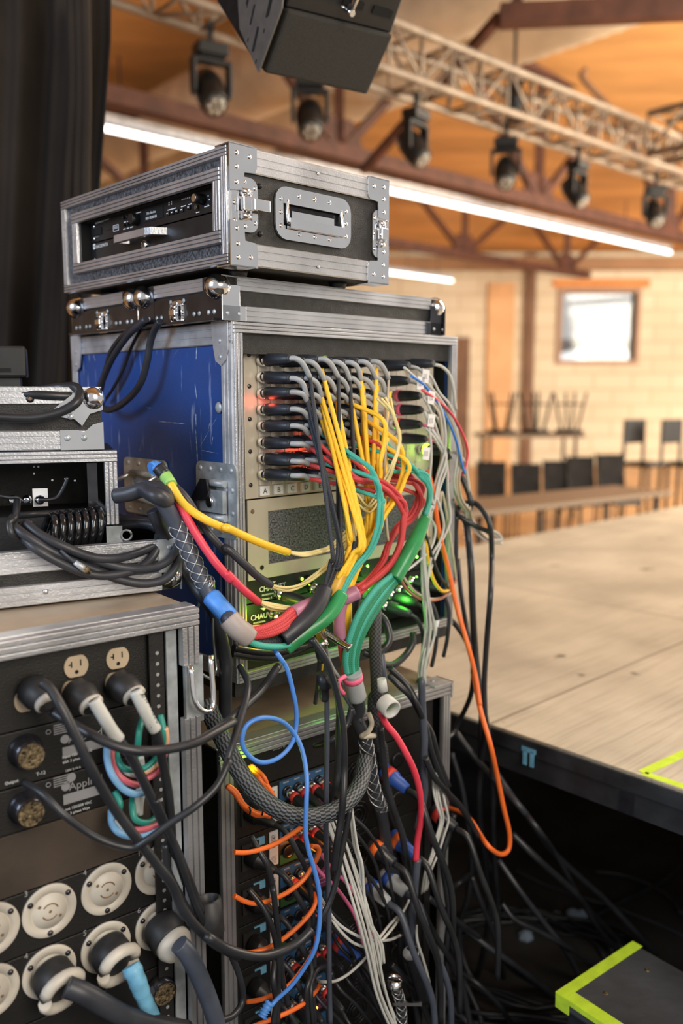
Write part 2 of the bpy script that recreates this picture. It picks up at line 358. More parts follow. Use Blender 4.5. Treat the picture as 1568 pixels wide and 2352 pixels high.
a, b = at(1198,960), at(1228,640); struct(MB().box(a.x,b.x,YW-.14,YW,.0,4.3), 'trim_3', 'rust')
struct(MB().box(-14,12,YW-.25,YW,3.98,4.22), 'trim_4', mat('brown_roof_beam', (.36,.21,.11), .7, 0, .2, 1))
a, b = at(1046,1020), at(1078,775); struct(MB().box(a.x,b.x,YW-.07,YW,.0,b.z), 'door_1', 'rust')
# outside the window
MB().box(WX0-8,WX1+8,YW+.35,YW+12,0,WZ0-2.62+.42+.9).build('outside_ground', 'rust', kind=S)
M['outwhite'] = mat('self_lit_vehicle_white', (.95,.95,.95), .3, emit=(1,1,1), estr=.6)  # van body given its own glow to look bright, though no lamp
M['outgrey'] = mat('pale_render_outside', (.25,.21,.19), .8)
o = MB().box(WX0-3,WX1+3,YW+7,YW+9,0,WZ1-.5).build('outside_building', 'outgrey'); tag(o, 'pale grey building seen outside through the hall window', 'building')
for k, (x, t) in enumerate(((WX0-.1,'left'),(WX0+1.75,'right'))):
    c = MB().use('outwhite').prism([(-.75,1.2),(-.75,1.9),(-.6,2.25),(-.35,2.62),(.35,2.62),(.6,2.25),(.75,1.9),(.75,1.2)], -1.6, 1.6).use('rubber')
    for wx in (-.6,.6):
        for wy in (-1.1,1.1): c.cyl((wx-.1,wy,1.2),(wx+.1,wy,1.2),.3)
    c = c.build('parked_van', bevel=.08); c.location = (x, YW+4, WZ0-2.62+.42); c['kind'] = 'object'; del c['kind']
    tag(c, f'bright white van parked outside the hall window, {t} one', 'van')

# stage platform
us = .705; st = empty('stage_platform', FA.w(us,0,0), FA.rz, 'low black-sided stage with a worn bare plywood top', 'stage')
MB().box(0,9,-4,1.5,.72,.75).build('deck', 'stage', st, bevel=.002)
f = MB().box(-.006,.0,-4,1.5,.712,.744).box(0,.03,-4,1.5,.660,.72).box(0,9,1.46,1.5,.53,.72)
fo = f.build('fascia', 'fascia', st)
f2 = MB()
for y0,y1,z0,z1 in ((-.36,-.33,.662,.705),(-1.1,-1.02,.665,.69)): MB().box(-.004,0,y0,y1,z0,z1).build('bracket', 'blacksteel', fo)
# torn pale tape left on the fascia
tp = MB(); ys, zs = FA.side(1218,1722,us)
tp.box(-.0085,-.0065,ys-.018,ys+.018,zs-.004,zs+.006); tp.box(-.0085,-.0065,ys-.014,ys-.004,zs-.035,zs); tp.box(-.0085,-.0065,ys+.004,ys+.014,zs-.035,zs)
tp.build('tape_scrap', 'lightblue', fo, label='torn pale blue tape')
ck = MB(); n = 260; i0 = len(ck.v)
for i in range(n+1):
    q = 9.0*i/n; w_ = .02*math.sin(i*.9)+.012*math.sin(i*2.3)
    if q < 5.4: x, y = 2.3+w_, -4+q
    else: x, y = 2.3-(q-5.4)*.62, 1.40+w_
    ck.v += [Vector((x,y,.60)), Vector((x+.0,y,.014))]
for i in range(n): ck.face([2*i,2*i+1,2*i+3,2*i+2], True)
ck.build('light_blocking_skirt', 'cloth', st)  # unseen cloth added to stop hall light coming through under the stage
for y in (-3,-1.9,-.6,1.2):
    for x in (.12,1.3): MB().tube([(x,y,.012),(x,y,.72)],.022,10).build('leg','blackmatt',st)
tz = .7503
def stagetape(pts, w, par):
    P = [G(px,py,.75) for px,py in pts]; P = [((p-FA.w(us,0,0)).dot(FA.u), (p-FA.w(us,0,0)).dot(FA.v)) for p in P]
    mb = MB()
    for (x0,y0),(x1,y1) in zip(P,P[1:]):
        d = Vector((x1-x0,y1-y0,0)).normalized(); nn = Vector((-d.y,d.x,0))*w/2
        mb.hexa([(x0-nn.x,y0-nn.y,tz),(x1-nn.x,y1-nn.y,tz),(x1+nn.x,y1+nn.y,tz),(x0+nn.x,y0+nn.y,tz)]+[(q[0],q[1],tz+.0006) for q in ((x0-nn.x,y0-nn.y),(x1-nn.x,y1-nn.y),(x1+nn.x,y1+nn.y),(x0+nn.x,y0+nn.y))])
    return mb.build('edge_tape', 'neon', par, label='neon yellow-green edge tape')
stagetape([(1475,1775),(1568,1732),(1640,1699)], .022, st)
stagetape([(1478,1777),(1568,1806),(1640,1830)], .02, st)

# low step box with yellow tape, bottom right
zt = .38; p0 = G(1278,2278,zt); p1 = G(1452,2163,zt); dd = (p1-p0).normalized(); L0 = (p1-p0).length
ang = math.atan2(dd.y, dd.x); sb = empty('step_box', (p0.x,p0.y,0), ang, 'dark grey wooden step box edged with neon yellow tape', 'step')
M['steptop'] = mat('scuffed_charcoal_paint', (.055,.058,.064), .6, 0, .45, 6, .5, 60)
b_ = MB().box(0,L0,-.75,0,zt-.028,zt).build('tread', 'steptop', sb, bevel=.006)
MB().box(.015,L0-.015,-.74,-.015,.012,zt-.028).build('box_body', 'fascia', sb, bevel=.003)
tt = MB(); e = .0007
tt.box(-.001,L0+.002,-.022,.001,zt,zt+e).box(-.0015,.026,-.75,-.0222,zt,zt+e).box(-.0015,L0+.002,0,.0015,zt-.012,zt).box(-.0022,-.0005,-.03,.0005,zt-.03,zt-.0003).box(-.0018,0,-.75,-.0305,zt-.010,zt-.0003)
tt.build('edge_tape', 'neon', sb, label='neon yellow-green edge tape')
for x, y in ((.07,-.06),(.19,-.07),(.08,-.30),(.20,-.33)): MB().lathe((x,y,zt),(0,0,1),[(0,.0055),(.0012,.005),(.0014,.0025)],12).build('screw_head', 'brass', sb)

# ------------------------------------------------------------------ roof steel, ducts, lamps
def bar(p, q, w, h=None, mb=None):
    p = Vector(p); q = Vector(q); d = (q-p).normalized(); h = h or w; s_ = d.cross(Vector((0,0,1))); s_ = s_.normalized() if s_.length > .01 else Vector((1,0,0)); t_ = s_.cross(d)
    mb = mb or MB(); c = [(-1,-1),(1,-1),(1,1),(-1,1)]
    return mb.hexa([p+s_*(w/2*a)+t_*(h/2*b) for a,b in c]+[q+s_*(w/2*a)+t_*(h/2*b) for a,b in c])
U = Vector((math.sin(math.radians(48.1)), math.cos(math.radians(48.1)), 0)); V = Vector((-U.y, U.x, 0))
def roof_truss(o, n0, n1, step, zb, zt, label, sz):
    t = empty('roof_truss', o, 0, label, 'roof truss'); mb = MB(); A0 = U*n0; A1 = U*n1
    mb = bar(A0, A1, sz*1.3, sz); mb.build('bottom_chord', 'steelred', t)
    bar(A0+Vector((0,0,zt-zb)), A1+Vector((0,0,zt-zb)), sz).build('top_chord', 'steelred', t)
    x = n0; k = 0
    while x < n1-.1:
        c = U*x
        bar(c, c+Vector((0,0,zt-zb)), sz*.75).build('vertical_web', 'steelred', t)
        for sg in (-1,1):
            bar(c, c+U*(sg*step*.5)+Vector((0,0,zt-zb)), sz*.6).build('diagonal_web', 'steelred', t)
        mb = MB(); P = [c-U*.35, c+U*.35, c+U*.16+Vector((0,0,.32)), c-U*.16+Vector((0,0,.32))]
        mb.hexa([q-V*.02 for q in P]+[q+V*.02 for q in P]).build('gusset_plate', 'steelred', t)
        x += step
    return t
q = D(778,352,8.6)
roof_truss(q, -9.6, 9.7, 3.2, q.z, q.z+1.5, 'dark red steel roof truss just above the long lit tube', .13)
q2 = D(1000,575,14.0)
roof_truss(q2, -8, 4.3, 2.9, q2.z, q2.z+1.0, 'dark red steel roof truss farther back near the block wall', .12)
q = D(1200,38,6.0); cb = empty('cross_beam', q, 0, 'dark red steel cross beam under the foil ducts at upper right', 'beam')
bar((-.15,0,0),(3.2,-.25,.05),.11,.13).build('beam_body', 'steelred', cb)
bar((-.15,0,0),(-1.0,1.4,-.62),.06).build('brace', 'steelred', cb); bar((-.1,0,0),(.35,0,.75),.06).build('brace', 'steelred', cb)
bar((.5,0,0),(.5,0,.8),.05).build('hanger', 'steelred', cb); bar((2.4,-.2,0),(2.4,-.2,.8),.05).build('hanger', 'steelred', cb)
# foil ducts running along the hall
def duct(px, py, z, r, label, l0=-5, l1=8):
    g = G(px, py, z); mb = MB(); N = 90; prof = []
    for i in range(N*2+1):
        prof.append(((l1-l0)*i/(2*N), r*(1.0 if i % 2 else .975)))
    mb.lathe((0,0,0), V, prof, 28)
    o = mb.build('ventilation_duct', 'duct'); o.location = g+V*l0+Vector((0,0,r)); tag(o, label, 'duct', None)
duct(1130,165,4.35,.36,'spiral foil duct nearest the roof boards, lower of the two')
duct(960,120,4.35,.36,'spiral foil duct passing directly above the hanging loudspeaker')
def tubelight(a, b, label):
    a = Vector(a); b = Vector(b); d = (b-a).normalized(); t = empty('linear_light', a, 0, label, 'light')
    MB().tube([Vector(), b-a], .024, 12).build('diffuser', 'tube', t)
    bar(Vector((0,0,.085)), b-a+Vector((0,0,.085)), .09, .05).build('housing', 'alu_dull', t)
    L = (b-a).length
    for k in range(4):
        p = d*(L*(k+.5)/4); bar(p+Vector((0,0,.1)), p+Vector((0,0,.6)), .012).build('suspension_wire', 'blackmatt', t)
zL = 3.7; a = G(230,292,zL); b = G(1538,580,zL); tubelight(a-(b-a)*.12, b, 'long lit white linear tube light hanging across the whole hall')
a = G(890,630,zL); b = G(1038,645,zL); tubelight(b-U*3.4, b, 'short-looking lit white tube light behind the top case, near the far wall')

# aluminium lighting truss
def box_truss(o, d, l0, l1, s, label, name='lighting_truss'):
    t = empty(name, o, 0, label, 'truss'); sd = Vector((-d.y,d.x,0)); up = Vector((0,0,1)); C4 = [sd*(a*s/2)+up*(b*s/2) for a,b in ((-1,-1),(1,-1),(1,1),(-1,1))]
    for c in C4: MB().tube([c+d*l0, c+d*l1], .025, 8).build('chord', 'steelalu', t)
    mb = MB(); n = int((l1-l0)/(s*1.0))
    for f in range(4):
        a, b = C4[f], C4[(f+1)%4]
        for k in range(n):
            x0 = l0+(l1-l0)*k/n; x1 = l0+(l1-l0)*(k+1)/n
            mb.tube([(a if k%2 else b)+d*x0, (b if k%2 else a)+d*x1], .0115, 6)
            mb.tube([a+d*x0, b+d*x0], .0115, 6)
    mb.build('lacing', 'steelalu', t); return t
TC = D(1168,232,6.2); box_truss(TC, U, -6.5, 7.5, .27, 'aluminium box truss carrying the moving-head lights')
TX = TC + U*1.55+Vector((0,0,.0)); box_truss(TX, -V, .25, 5.5, .30, 'aluminium box truss branching off to the right')
# moving heads
def moving_head():
    t = empty('moving_head_light', (0,0,0), 0, 'x', 'stage light')
    MB().box(-.13,.13,-.09,.09,-.09,0).box(-.11,.11,-.07,.07,-.11,-.09).build('base', 'black', t, bevel=.02)
    MB().prism([(-.02,0),(-.02,.12),(.02,.12),(.02,0)],-.02,.02).cyl((0,-.02,.14),(0,.02,.14),.035).build('clamp', 'blackmatt', t)
    y = MB().box(-.17,.17,-.05,.05,-.15,-.11).prism([(-.17,-.13),(-.135,-.13),(-.135,-.37),(-.15,-.41),(-.17,-.37)],-.05,.05).prism([(.17,-.13),(.135,-.13),(.135,-.37),(.15,-.41),(.17,-.37)],-.05,.05)
    y.build('yoke', 'black', t, bevel=.012)
    hd = MB().lathe((0,.15,-.20),(0,-.62,-.78),[(0,.05),(.02,.10),(.12,.125),(.24,.125),(.34,.115),(.37,.105)],20).build('head', 'black', t)
    ax = Vector((0,-.62,-.78)); c = Vector((0,.15,-.20))+ax*.371
    MB().lathe(c, ax, [(0,.095),(.012,.08),(.02,.04),(.022,.005)],20).build('lens', mat('grey_lens', (.20,.19,.17), .2, .3, .6, 60), hd)
    g = MB()
    for k in range(7):
        ph = k*math.tau/6; rr = 0 if k == 6 else .055; e1 = Vector((1,0,0)); e2 = ax.cross(e1)
        g.dome(c+ax*.012+e1*(rr*math.cos(ph))+e2*(rr*math.sin(ph)), ax, .022, .014, 8)
    g.build('lens_cell', mat('pale_lens_cell', (.5,.47,.42), .1, .4), hd); return t
mh = moving_head()
TCH = lambda px, py=300: (lambda r: (lambda t: TC+U*t)(((r.x*TC.y-r.y*TC.x))/(r.y*U.x-r.x*U.y)))(ray(px,py))
heads = [(487,.5,'large black moving-head light at upper left, nearest the curtain'),
 (712,.1,'black moving-head light facing forward just under the hanging loudspeaker'),
 (955,.9,'black moving-head light with bright lenses, left of the truss hoist'),
 (1163,-.2,'black moving-head light directly below the vertical truss hoist'),
 (1330,.8,'smaller black moving-head light, second from the right edge'),
 (1512,.1,'black moving-head light at the right edge of the picture')]
for k, (px, rz, lb) in enumerate(heads):
    o = mh if k == 0 else dup(mh); p = TCH(px); s_ = .62; o.location = (p.x,p.y,TC.z-.135-.02-.15*s_); o.rotation_euler = (0,0,rz); o.scale = (s_,)*3; o['label'] = lb
# hanger motor above truss
hm = empty('chain_hoist', D(1180,235,6.19), 0, 'black cylindrical hoist hanging vertically at the lighting truss', 'hoist')
MB().cyl((0,0,-.12),(0,0,.12),.06,16).build('motor_body', 'black', hm); bar((0,0,.12),(0,0,2.2),.018).build('chain', 'blackmatt', hm)
pp = D(1345,158,9.0); o = MB().tube(sp([pp,(pp.x,pp.y,pp.z-.12),(pp.x+.6,pp.y+.2,pp.z-.55),(pp.x+1.7,pp.y+.6,pp.z-1.35)],6), .03, 6).build('conduit_pipe', 'rust'); tag(o, 'thin bent black pipe below the orange roof boards', 'pipe')

# hanging loudspeaker (top of the picture)
q = lambda x, y, Y: D(520+x/3.733, y/3.733, Y)
f_bl, f_br, f_tr, f_tl = q(300,625,1.82), q(1225,820,1.98), q(1450,310,1.92), q(500,75,1.76)
org = f_bl.copy(); ex = (f_br-f_bl); ey = (f_tl-f_bl); nrm = ex.cross(ey).normalized()
if nrm.dot(Vector((0,-1,0))) < 0: nrm = -nrm
spk = empty('hanging_loudspeaker', org, 0, 'black loudspeaker hanging overhead with slotted side plate and cloth grille', 'speaker')
R_ = lambda v: v-org
bk = -nrm*.02; back = -nrm*.30 + ey*.55
FB = [R_(f_bl), R_(f_br), R_(f_tr), R_(f_tl)]
M['grille'] = mat('speaker_grille_cloth', (.030,.027,.022), .8, 0, .5, 700, .8, 700)
MB().hexa([FB[0]+ex*.03, FB[1]-ex*.02, FB[2]-ex*.02, FB[3]+ex*.03]+[p+bk*2 for p in (FB[0]+ex*.03, FB[1]-ex*.02, FB[2]-ex*.02, FB[3]+ex*.03)]).build('grille', 'grille', spk, bevel=.006)
inn = [FB[0]*1, FB[1]*1, FB[2]*1, FB[3]*1]
cab_ = [p+bk*1.2 for p in inn] + [inn[0]+ex*.03-nrm*.28+ey*.25, inn[1]-ex*.03-nrm*.28+ey*.25, inn[2]-ex*.03-nrm*.28+ey*.1, inn[3]+ex*.03-nrm*.28+ey*.1]
MB().hexa(cab_).build('cabinet', 'black', spk, bevel=.008)
e1 = ey.normalized(); e2 = -nrm
sl = FB[0]-ex.normalized()*.004; LY = ey.length
side = MB(); t_ = -ex.normalized()*.004
pl = [sl+e1*a+e2*b for a,b in ((0,0),(LY,0),(LY*1.6,.04),(LY*1.7,.20),(LY*.9,.20),(LY*.28,.12))]
i0 = len(side.v); side.v += pl+[p+t_ for p in pl]; n = len(pl)
side.face([i0+i for i in range(n)]); side.face([i0+n+i for i in reversed(range(n))])
for i in range(n): j=(i+1)%n; side.face([i0+i,i0+n+i,i0+n+j,i0+j])
sd = side.build('side_plate', mat('grey_steel_plate', (.13,.12,.11), .5, .3, .15, 30), spk)
sl_ = MB()
def slot(a, b, la, w):
    c = sl+t_*1.02+e1*a+e2*b; ax = (e1*.97+e2*.25).normalized(); wx = ax.cross(ex.normalized())
    pts = []
    for k in range(9): pts.append(c+ax*(la/2)+ (ax*math.cos(-math.pi/2+math.pi*k/8)+wx*math.sin(-math.pi/2+math.pi*k/8))*w)
    for k in range(9): pts.append(c-ax*(la/2)+ (ax*math.cos(math.pi/2+math.pi*k/8)+wx*math.sin(math.pi/2+math.pi*k/8))*w)
    i0 = len(sl_.v); sl_.v += pts; sl_.face([i0+i for i in range(len(pts))])
for a,b,l,w in ((.35,.05,.035,.006),(.95,.045,.04,.008),(.85,.13,.04,.006),(.6,.09,.03,.004),(1.3,.10,.04,.006),(1.35,.17,.03,.006)): slot(LY*a, b, l, w)
for a,b in ((.1,.02),(.25,.075),(.55,.03),(.65,.12),(1.1,.1),(1.2,.03),(.75,.04),(.72,.16)): slot(LY*a, b, .004, .0025)
sl_.build('slot', 'void', sd)
tops = MB(); w0 = FB[3]; ext = ey.normalized()
tops.hexa([w0+ex*.02+e2*.01, FB[2]-ex*.02+e2*.01, FB[2]-ex*.1+e2*.01+ext*.17, w0+ex*.0+e2*.01+ext*.17]+[w0+ex*.02+e2*.1, FB[2]-ex*.02+e2*.1, FB[2]-ex*.1+e2*.1+ext*.17, w0+e2*.1+ext*.17])
rg = tops.build('rigging_frame', 'black', spk, bevel=.004)
kk = MB()
for a in (.18,.55,.82): kk.hexa([w0+ex*(a-.09)+ext*.03+e2*.008, w0+ex*(a+.09)+ext*.03+e2*.008, w0+ex*(a+.09)+ext*.045+e2*.008, w0+ex*(a-.09)+ext*.045+e2*.008]+[w0+ex*(a-.09)+ext*.03+e2*.0095, w0+ex*(a+.09)+ext*.03+e2*.0095, w0+ex*(a+.09)+ext*.045+e2*.0095, w0+ex*(a-.09)+ext*.045+e2*.0095])
kk.build('slot', 'void', rg)
pn = MB(); c0 = w0+ex*.47+ext*.03; pn.cyl(c0-nrm*0, c0+nrm*.03, .006, 10).cyl(c0+ext*.002+nrm*.02, c0+ext*.09+nrm*.02, .008, 10).cyl(c0-ex*.05+nrm*.003,c0+ex*.05+nrm*.003,.0022,6)
pn.build('locking_pin', 'chrome', rg)

# curtain, left
cu = MB(); n = 150
YC = 2.35; xr_t = D(265,0,YC).x; 
def cur(i, z):
    u = i/n; f = .03*math.sin(u*46)+.018*math.sin(u*97+1)+.01*math.sin(u*23+.5*z)
    xr = D(267,0,YC).x - .115*max(0,(2.6-z))
    x = -1.75+(xr+1.75)*u; return Vector((x, YC+f, z))
zs_ = [3.4,2.9,2.4,1.9,1.4,.9,.4,.015]
for z in zs_:
    for i in range(n+1): cu.v.append(cur(i,z))
for r in range(len(zs_)-1):
    for i in range(n): cu.face([r*(n+1)+i, (r+1)*(n+1)+i, (r+1)*(n+1)+i+1, r*(n+1)+i+1], True)
o = cu.build('stage_curtain', 'curt'); tag(o, 'heavy black stage curtain hanging in folds at the left', 'curtain'); so = o.modifiers.new('s','SOLIDIFY'); so.thickness = .004
wb = MB().use('curt')
for k,x in enumerate((-.018,0,.016)): wb.tube(sp([D(180,-20,YC-.11)+Vector((x,0,0)), D(182,200,YC-.11)+Vector((x,.01,0)), D(178,430,YC-.1)+Vector((x*1.3,0,0)), D(176,700,YC-.1)+Vector((x*1.6,0,0)), D(176,900,YC-.1)+Vector((x*1.6,0,0))]), .012, 6)
o = wb.build('curtain_edge_fold', mat('grey_brown_velour', (.055,.046,.037), .8)); o.parent = None; tag(o, 'narrow paler gathered strip of fabric in front of the black curtain', 'fabric')

# hall furniture beyond the stage
TB = .75
ta = G(1075,1178,TB); tb = G(1545,1128,TB)
dv = (tb-ta).normalized(); tn = Vector((-dv.y,dv.x,0))
tl = empty('long_table', (ta.x,ta.y,0), math.atan2(dv.y,dv.x), 'long narrow dark-topped table standing beyond the stage', 'table'); L_ = (tb-ta).length
M['ttop'] = mat('brown_table_top', (.20,.14,.09), .5)
MB().box(0,L_,0,.55,TB-.035,TB).build('tabletop', 'ttop', tl, bevel=.005)
for x in (.15, L_*.33, L_*.66, L_-.15):
    for y in (.05,.5): MB().tube([(x,y,.0),(x,y,TB-.035)], .018, 8).build('leg', 'blackmatt', tl)
def chair():
    t = empty('side_chair', (0,0,0), 0, 'x', 'chair', None)
    MB().box(-.22,.22,-.22,.22,.43,.48).build('seat', 'black', t, bevel=.015)
    MB().hexa([(-.22,.23,.52),(.22,.23,.52),(.22,.30,.95),(-.22,.30,.95),(-.22,.26,.52),(.22,.26,.52),(.22,.33,.95),(-.22,.33,.95)]).build('backrest', 'cloth', t, bevel=.015)
    for x in (-.2,.2):
        MB().tube([(x,-.2,.0),(x,-.18,.44)],.013,6).build('leg', 'blackmatt', t)
        MB().tube(sp([(x,.27,.0),(x,.2,.44),(x,.34,.96)],3),.013,6).build('leg', 'blackmatt', t)
    return t
ch = chair()
cl = ['leftmost of the five black chairs behind the long table','second black chair from the left behind the long table','middle one of the five black chairs behind the long table','fourth black chair from the left behind the long table','rightmost of the five black chairs behind the long table']
for k, (px, py) in enumerate(((1128,1062),(1213,1067),(1290,1060),(1347,1050),(1420,1045))):
    o = ch if k == 0 else dup(ch); r = ray(px,py); Y = (.97-H)/r.z*r.y; Y = min(Y, 8.5); g = D(px,py,8.8)
    o.scale=(.70,.85,g.z/.955); o.location = (g.x,g.y-.1,0); o.rotation_euler = (0,0,-.1+.06*k); o['label'] = cl[k]
# high table with upturned stools
hb = at(1100,1040,10.5); h1 = at(1330,1040,10.5); z1 = 1.02
ht = empty('high_table', ((hb.x+h1.x)/2,10.6,0), 0, 'pale high table behind the chairs with upturned stools on it', 'table'); hw = (h1.x-hb.x)/2
MB().box(-hw,hw,-.35,.35,z1-.04,z1).build('tabletop', 'ttop', ht)
for x in (-hw+.1,hw-.1):
    for y in (-.28,.28): MB().tube([(x,y,0),(x,y,z1-.04)],.02,8).build('leg', 'blackmatt', ht)
def stool():
    t = empty('bar_stool', (0,0,0), 0, 'x', 'stool'); MB().lathe((0,0,0),(0,0,1),[(0,.17),(.03,.18),(.05,.16)],16).build('seat', 'black', t)
    for k in range(4):
        a = math.pi/4+k*math.pi/2; MB().tube([(.1*math.cos(a),.1*math.sin(a),.05),(.2*math.cos(a),.2*math.sin(a),.5)],.016,6).build('leg', 'blackmatt', t)
    MB().tube([(.17*math.cos(i*math.tau/16),.17*math.sin(i*math.tau/16),.36) for i in range(17)],.01,6).build('foot_ring', 'blackmatt', t); return t
s0 = stool()
for k,(px,lb) in enumerate(((1150,'dark bar stool upturned on the left end of the high table'),(1228,'dark bar stool upturned in the middle of the high table'),(1306,'dark bar stool upturned on the right part of the high table'))):
    o = s0 if k == 0 else dup(s0); o.location = (at(px,1000,10.6).x,10.6,z1); o.rotation_euler=(0,0,.4*k); o['label'] = lb
def tall(px, lb, Y=9.6):
    t = empty('tall_chair', (at(px,1000,Y).x,Y,0), .6, lb, 'chair')
    MB().box(-.18,.18,-.18,.18,.7,.75).build('seat', 'black', t, bevel=.01); MB().box(-.18,.18,.15,.18,.95,1.22).build('backrest', 'black', t, bevel=.01)
    for x in (-.17,.17):
        MB().tube([(x,-.17,0),(x,-.16,.7)],.02,6).build('leg', 'blackmatt', t); MB().tube([(x,.19,0),(x,.165,.7),(x,.165,1.2)],.02,6).build('leg', 'blackmatt', t)
tall(1485,'tall black bar chair standing to the right of the five chairs'); tall(1572,'tall black bar chair cut by the right edge of the picture')
# ================================================================== flight cases and racks
def rrect(x0,x1,z0,z1,r,k=4):
    P = []
    for cx_,cz_,a0 in ((x1-r,z1-r,0),(x0+r,z1-r,90),(x0+r,z0+r,180),(x1-r,z0+r,270)):
        for i in range(k+1):
            a = math.radians(a0+90*i/k); P.append((cx_+r*math.cos(a), cz_+r*math.sin(a)))
    return P
def ringplate(mb, po, pi, y0, y1):
    b = len(mb.v); n = len(po)
    for pl, y in ((po,y0),(pi,y0),(pi,y1),(po,y1)): mb.v += [Vector((a,y,c)) for a,c in pl]
    for r in range(4):
        for i in range(n):
            j = (i+1)%n; r2 = (r+1)%4; mb.face([b+r*n+i, b+r*n+j, b+r2*n+j, b+r2*n+i])
    return mb
def to_right(mb, W):                     # turn a front-facing piece onto the right side x = W
    mb.v = [Vector((W-v.y, v.x, v.z)) for v in mb.v]; return mb
def to_left(mb, L):                      # onto the left side x = 0, of depth L
    mb.v = [Vector((v.y, L-v.x, v.z)) for v in mb.v]; return mb
def rivets(mb, pts, y, r=.0035, h=None):
    for x, z in pts: mb.dome((x,y,z),(0,-1,0),r,h)
    return mb
def recess_handle(t, place, x0, x1, z0, z1):
    mb = MB().use('chrome'); d = .016
    ringplate(mb, rrect(x0,x1,z0,z1,.022), rrect(x0+d,x1-d,z0+d,z1-d,.008), 0, -.004)
    rivets(mb, [(x0+.011, z) for z in (z0+.02,(z0+z1)/2,z1-.02)]+[(x1-.011, z) for z in (z0+.02,(z0+z1)/2,z1-.02)]+[(x0+(x1-x0)*f, z) for f in (.3,.5,.7) for z in (z0+.011,z1-.011)], -.004)
    hd = place(mb).build('recessed_handle', parent=t)
    m2 = MB().use('blacksteel'); m2.box(x0+d,x1-d,.002,.004,z0+d,z1-d); m2.use('chrome').box(x0+d,x1-d,-.001,.003,z0+d,z0+d+.006)
    place(m2).build('dish', parent=hd)
    m3 = MB().use('chrome'); zz = z1-d-.004
    m3.tube(sp([(x0+d+.008,-.003,zz),(x0+d+.006,-.006,zz-.02),(x0+d+.008,-.007,zz-.036)],5), .0035, 8)
    m3.tube(sp([(x1-d-.008,-.003,zz),(x1-d-.006,-.006,zz-.02),(x1-d-.008,-.007,zz-.036)],5), .0035, 8)
    m3.box(x0+d+.02,x1-d-.02,-.001,.002,z0+d+.008,z0+d+.03)
    m3.box(x0+d+.008,x1-d-.008,-.012,-.003,zz-.043,zz-.028)
    m3.box(x0+d,x1-d,-.006,-.002,zz-.006,zz+.004)
    place(m3).build('bail', parent=hd)
def butterfly(t, place, cx_, zc, w, h, m='chrome', name='butterfly_latch', tongue=True):
    x0,x1,z0,z1 = cx_-w/2,cx_+w/2,zc-h/2,zc+h/2
    mb = MB().use(m); ringplate(mb, rrect(x0,x1,z0,z1,min(w,h)*.3), rrect(x0+w*.22,x1-w*.22,z0+h*.2,z1-h*.2,.004), .0, -.003)
    mb.box(x0+w*.22,x1-w*.22,.0,.0015,z0+h*.2,z1-h*.2)
    rivets(mb, [(x0+w*.11, zc+h*f) for f in (-.32,0,.32)]+[(x1-w*.11, zc+h*f) for f in (-.32,0,.32)]+[(cx_, z0+h*.1),(cx_, z1-h*.1)], -.003)
    for f in (-.22,.22): mb.cyl((cx_-w*.18,-.006,zc+h*f),(cx_+w*.18,-.006,zc+h*f),.005,10)
    o = place(mb).build(name, parent=t)
    m2 = MB().use(m)
    for dx in (-.012,.012): m2.tube([(cx_+dx*w/.05*.6,-.008,zc-h*.22),(cx_+dx*w/.05*.6,-.008,zc+h*.22)], .002, 6)
    m2.box(cx_-w*.2,cx_+w*.2,-.014,-.005,zc-h*.12,zc+h*.12)
    if tongue: m2.box(cx_+w*.15,cx_+w*.75,-.018,-.012,zc-h*.11,zc+h*.10)
    place(m2).build('latch_wing', parent=o, bevel=.0015); return o

# ---------------- top case (front face looks left, side with handle looks right)
Ly = FT.side(147,560)[0]; Lx = FT.loc(886,540)[0]
z0 = FT.loc(522,605)[1]; z1 = FT.loc(522,332)[1]; TZ0 = z0
FTf = Frame(*(FT.w(0,Ly,0).xy), 136.4)
tc = empty('equipment_flight_case', FTf.w(0,0,z0), FTf.rz, 'silver-edged black flight case on top of the stack, holding a black media player and drawer', 'flight case')
W, Dp, Hh = Ly, Lx, z1-z0
def fl(px,py,n=0): a,b = FTf.loc(px,py,n); return a, b-z0
ix0 = fl(172,560)[0]; ix1 = fl(511,480)[0]; iz1 = fl(172,488)[1]; iz0 = fl(172,628)[1]
iz1 = (iz1+fl(510,387)[1])/2; iz0 = (iz0+fl(510,563)[1])/2
ow = .019                                  # inner frame width
mb = MB().use('lam_speck'); mb.box(.012,W-.012,.004,.016,.012,iz0).box(.012,W-.012,.004,.016,iz1,Hh-.012).box(.012,ix0,.004,.016,iz0,iz1).box(ix1,W-.012,.004,.016,iz0,iz1)
mb.build('front_panel', parent=tc)
mb = MB().use('lam').box(0.006,W-.006,.010,Dp-.004,Hh-.010,Hh-.002).box(.006,W-.006,.010,Dp-.004,.002,.010).box(W-.012,W-.002,.010,Dp-.004,.01,Hh-.01).box(.002,.012,.010,Dp-.004,.01,Hh-.01).box(.006,W-.006,Dp-.012,Dp-.002,.01,Hh-.01)
mb.build('shell', parent=tc)
mb = MB().use('void').box(ix0+ow-.002,ix0+ow,.0,.2,iz0,iz1).box(ix1-ow,ix1-ow+.002,.0,.2,iz0,iz1).box(ix0,ix1,.0,.2,iz1-ow,iz1-ow+.002).box(ix0,ix1,.0,.2,iz0+ow-.002,iz0+ow)
mb.build('rack_liner', parent=tc)
mb = MB().use('alu').frame(0,W,0,Hh,.006,.015,.010).frame(ix0,ix1,iz0,iz1,.004,ow,.010)
mb.build('front_trim', parent=tc, bevel=.001)
mb = MB().use('alu'); n_=(0,-1,0)
mb.extr((.03,0,Hh),(Dp-.03,0,Hh),(0,0,-1),n_,.034,.003).extr((.03,0,0),(Dp-.03,0,0),(0,0,1),n_,.034,.003)
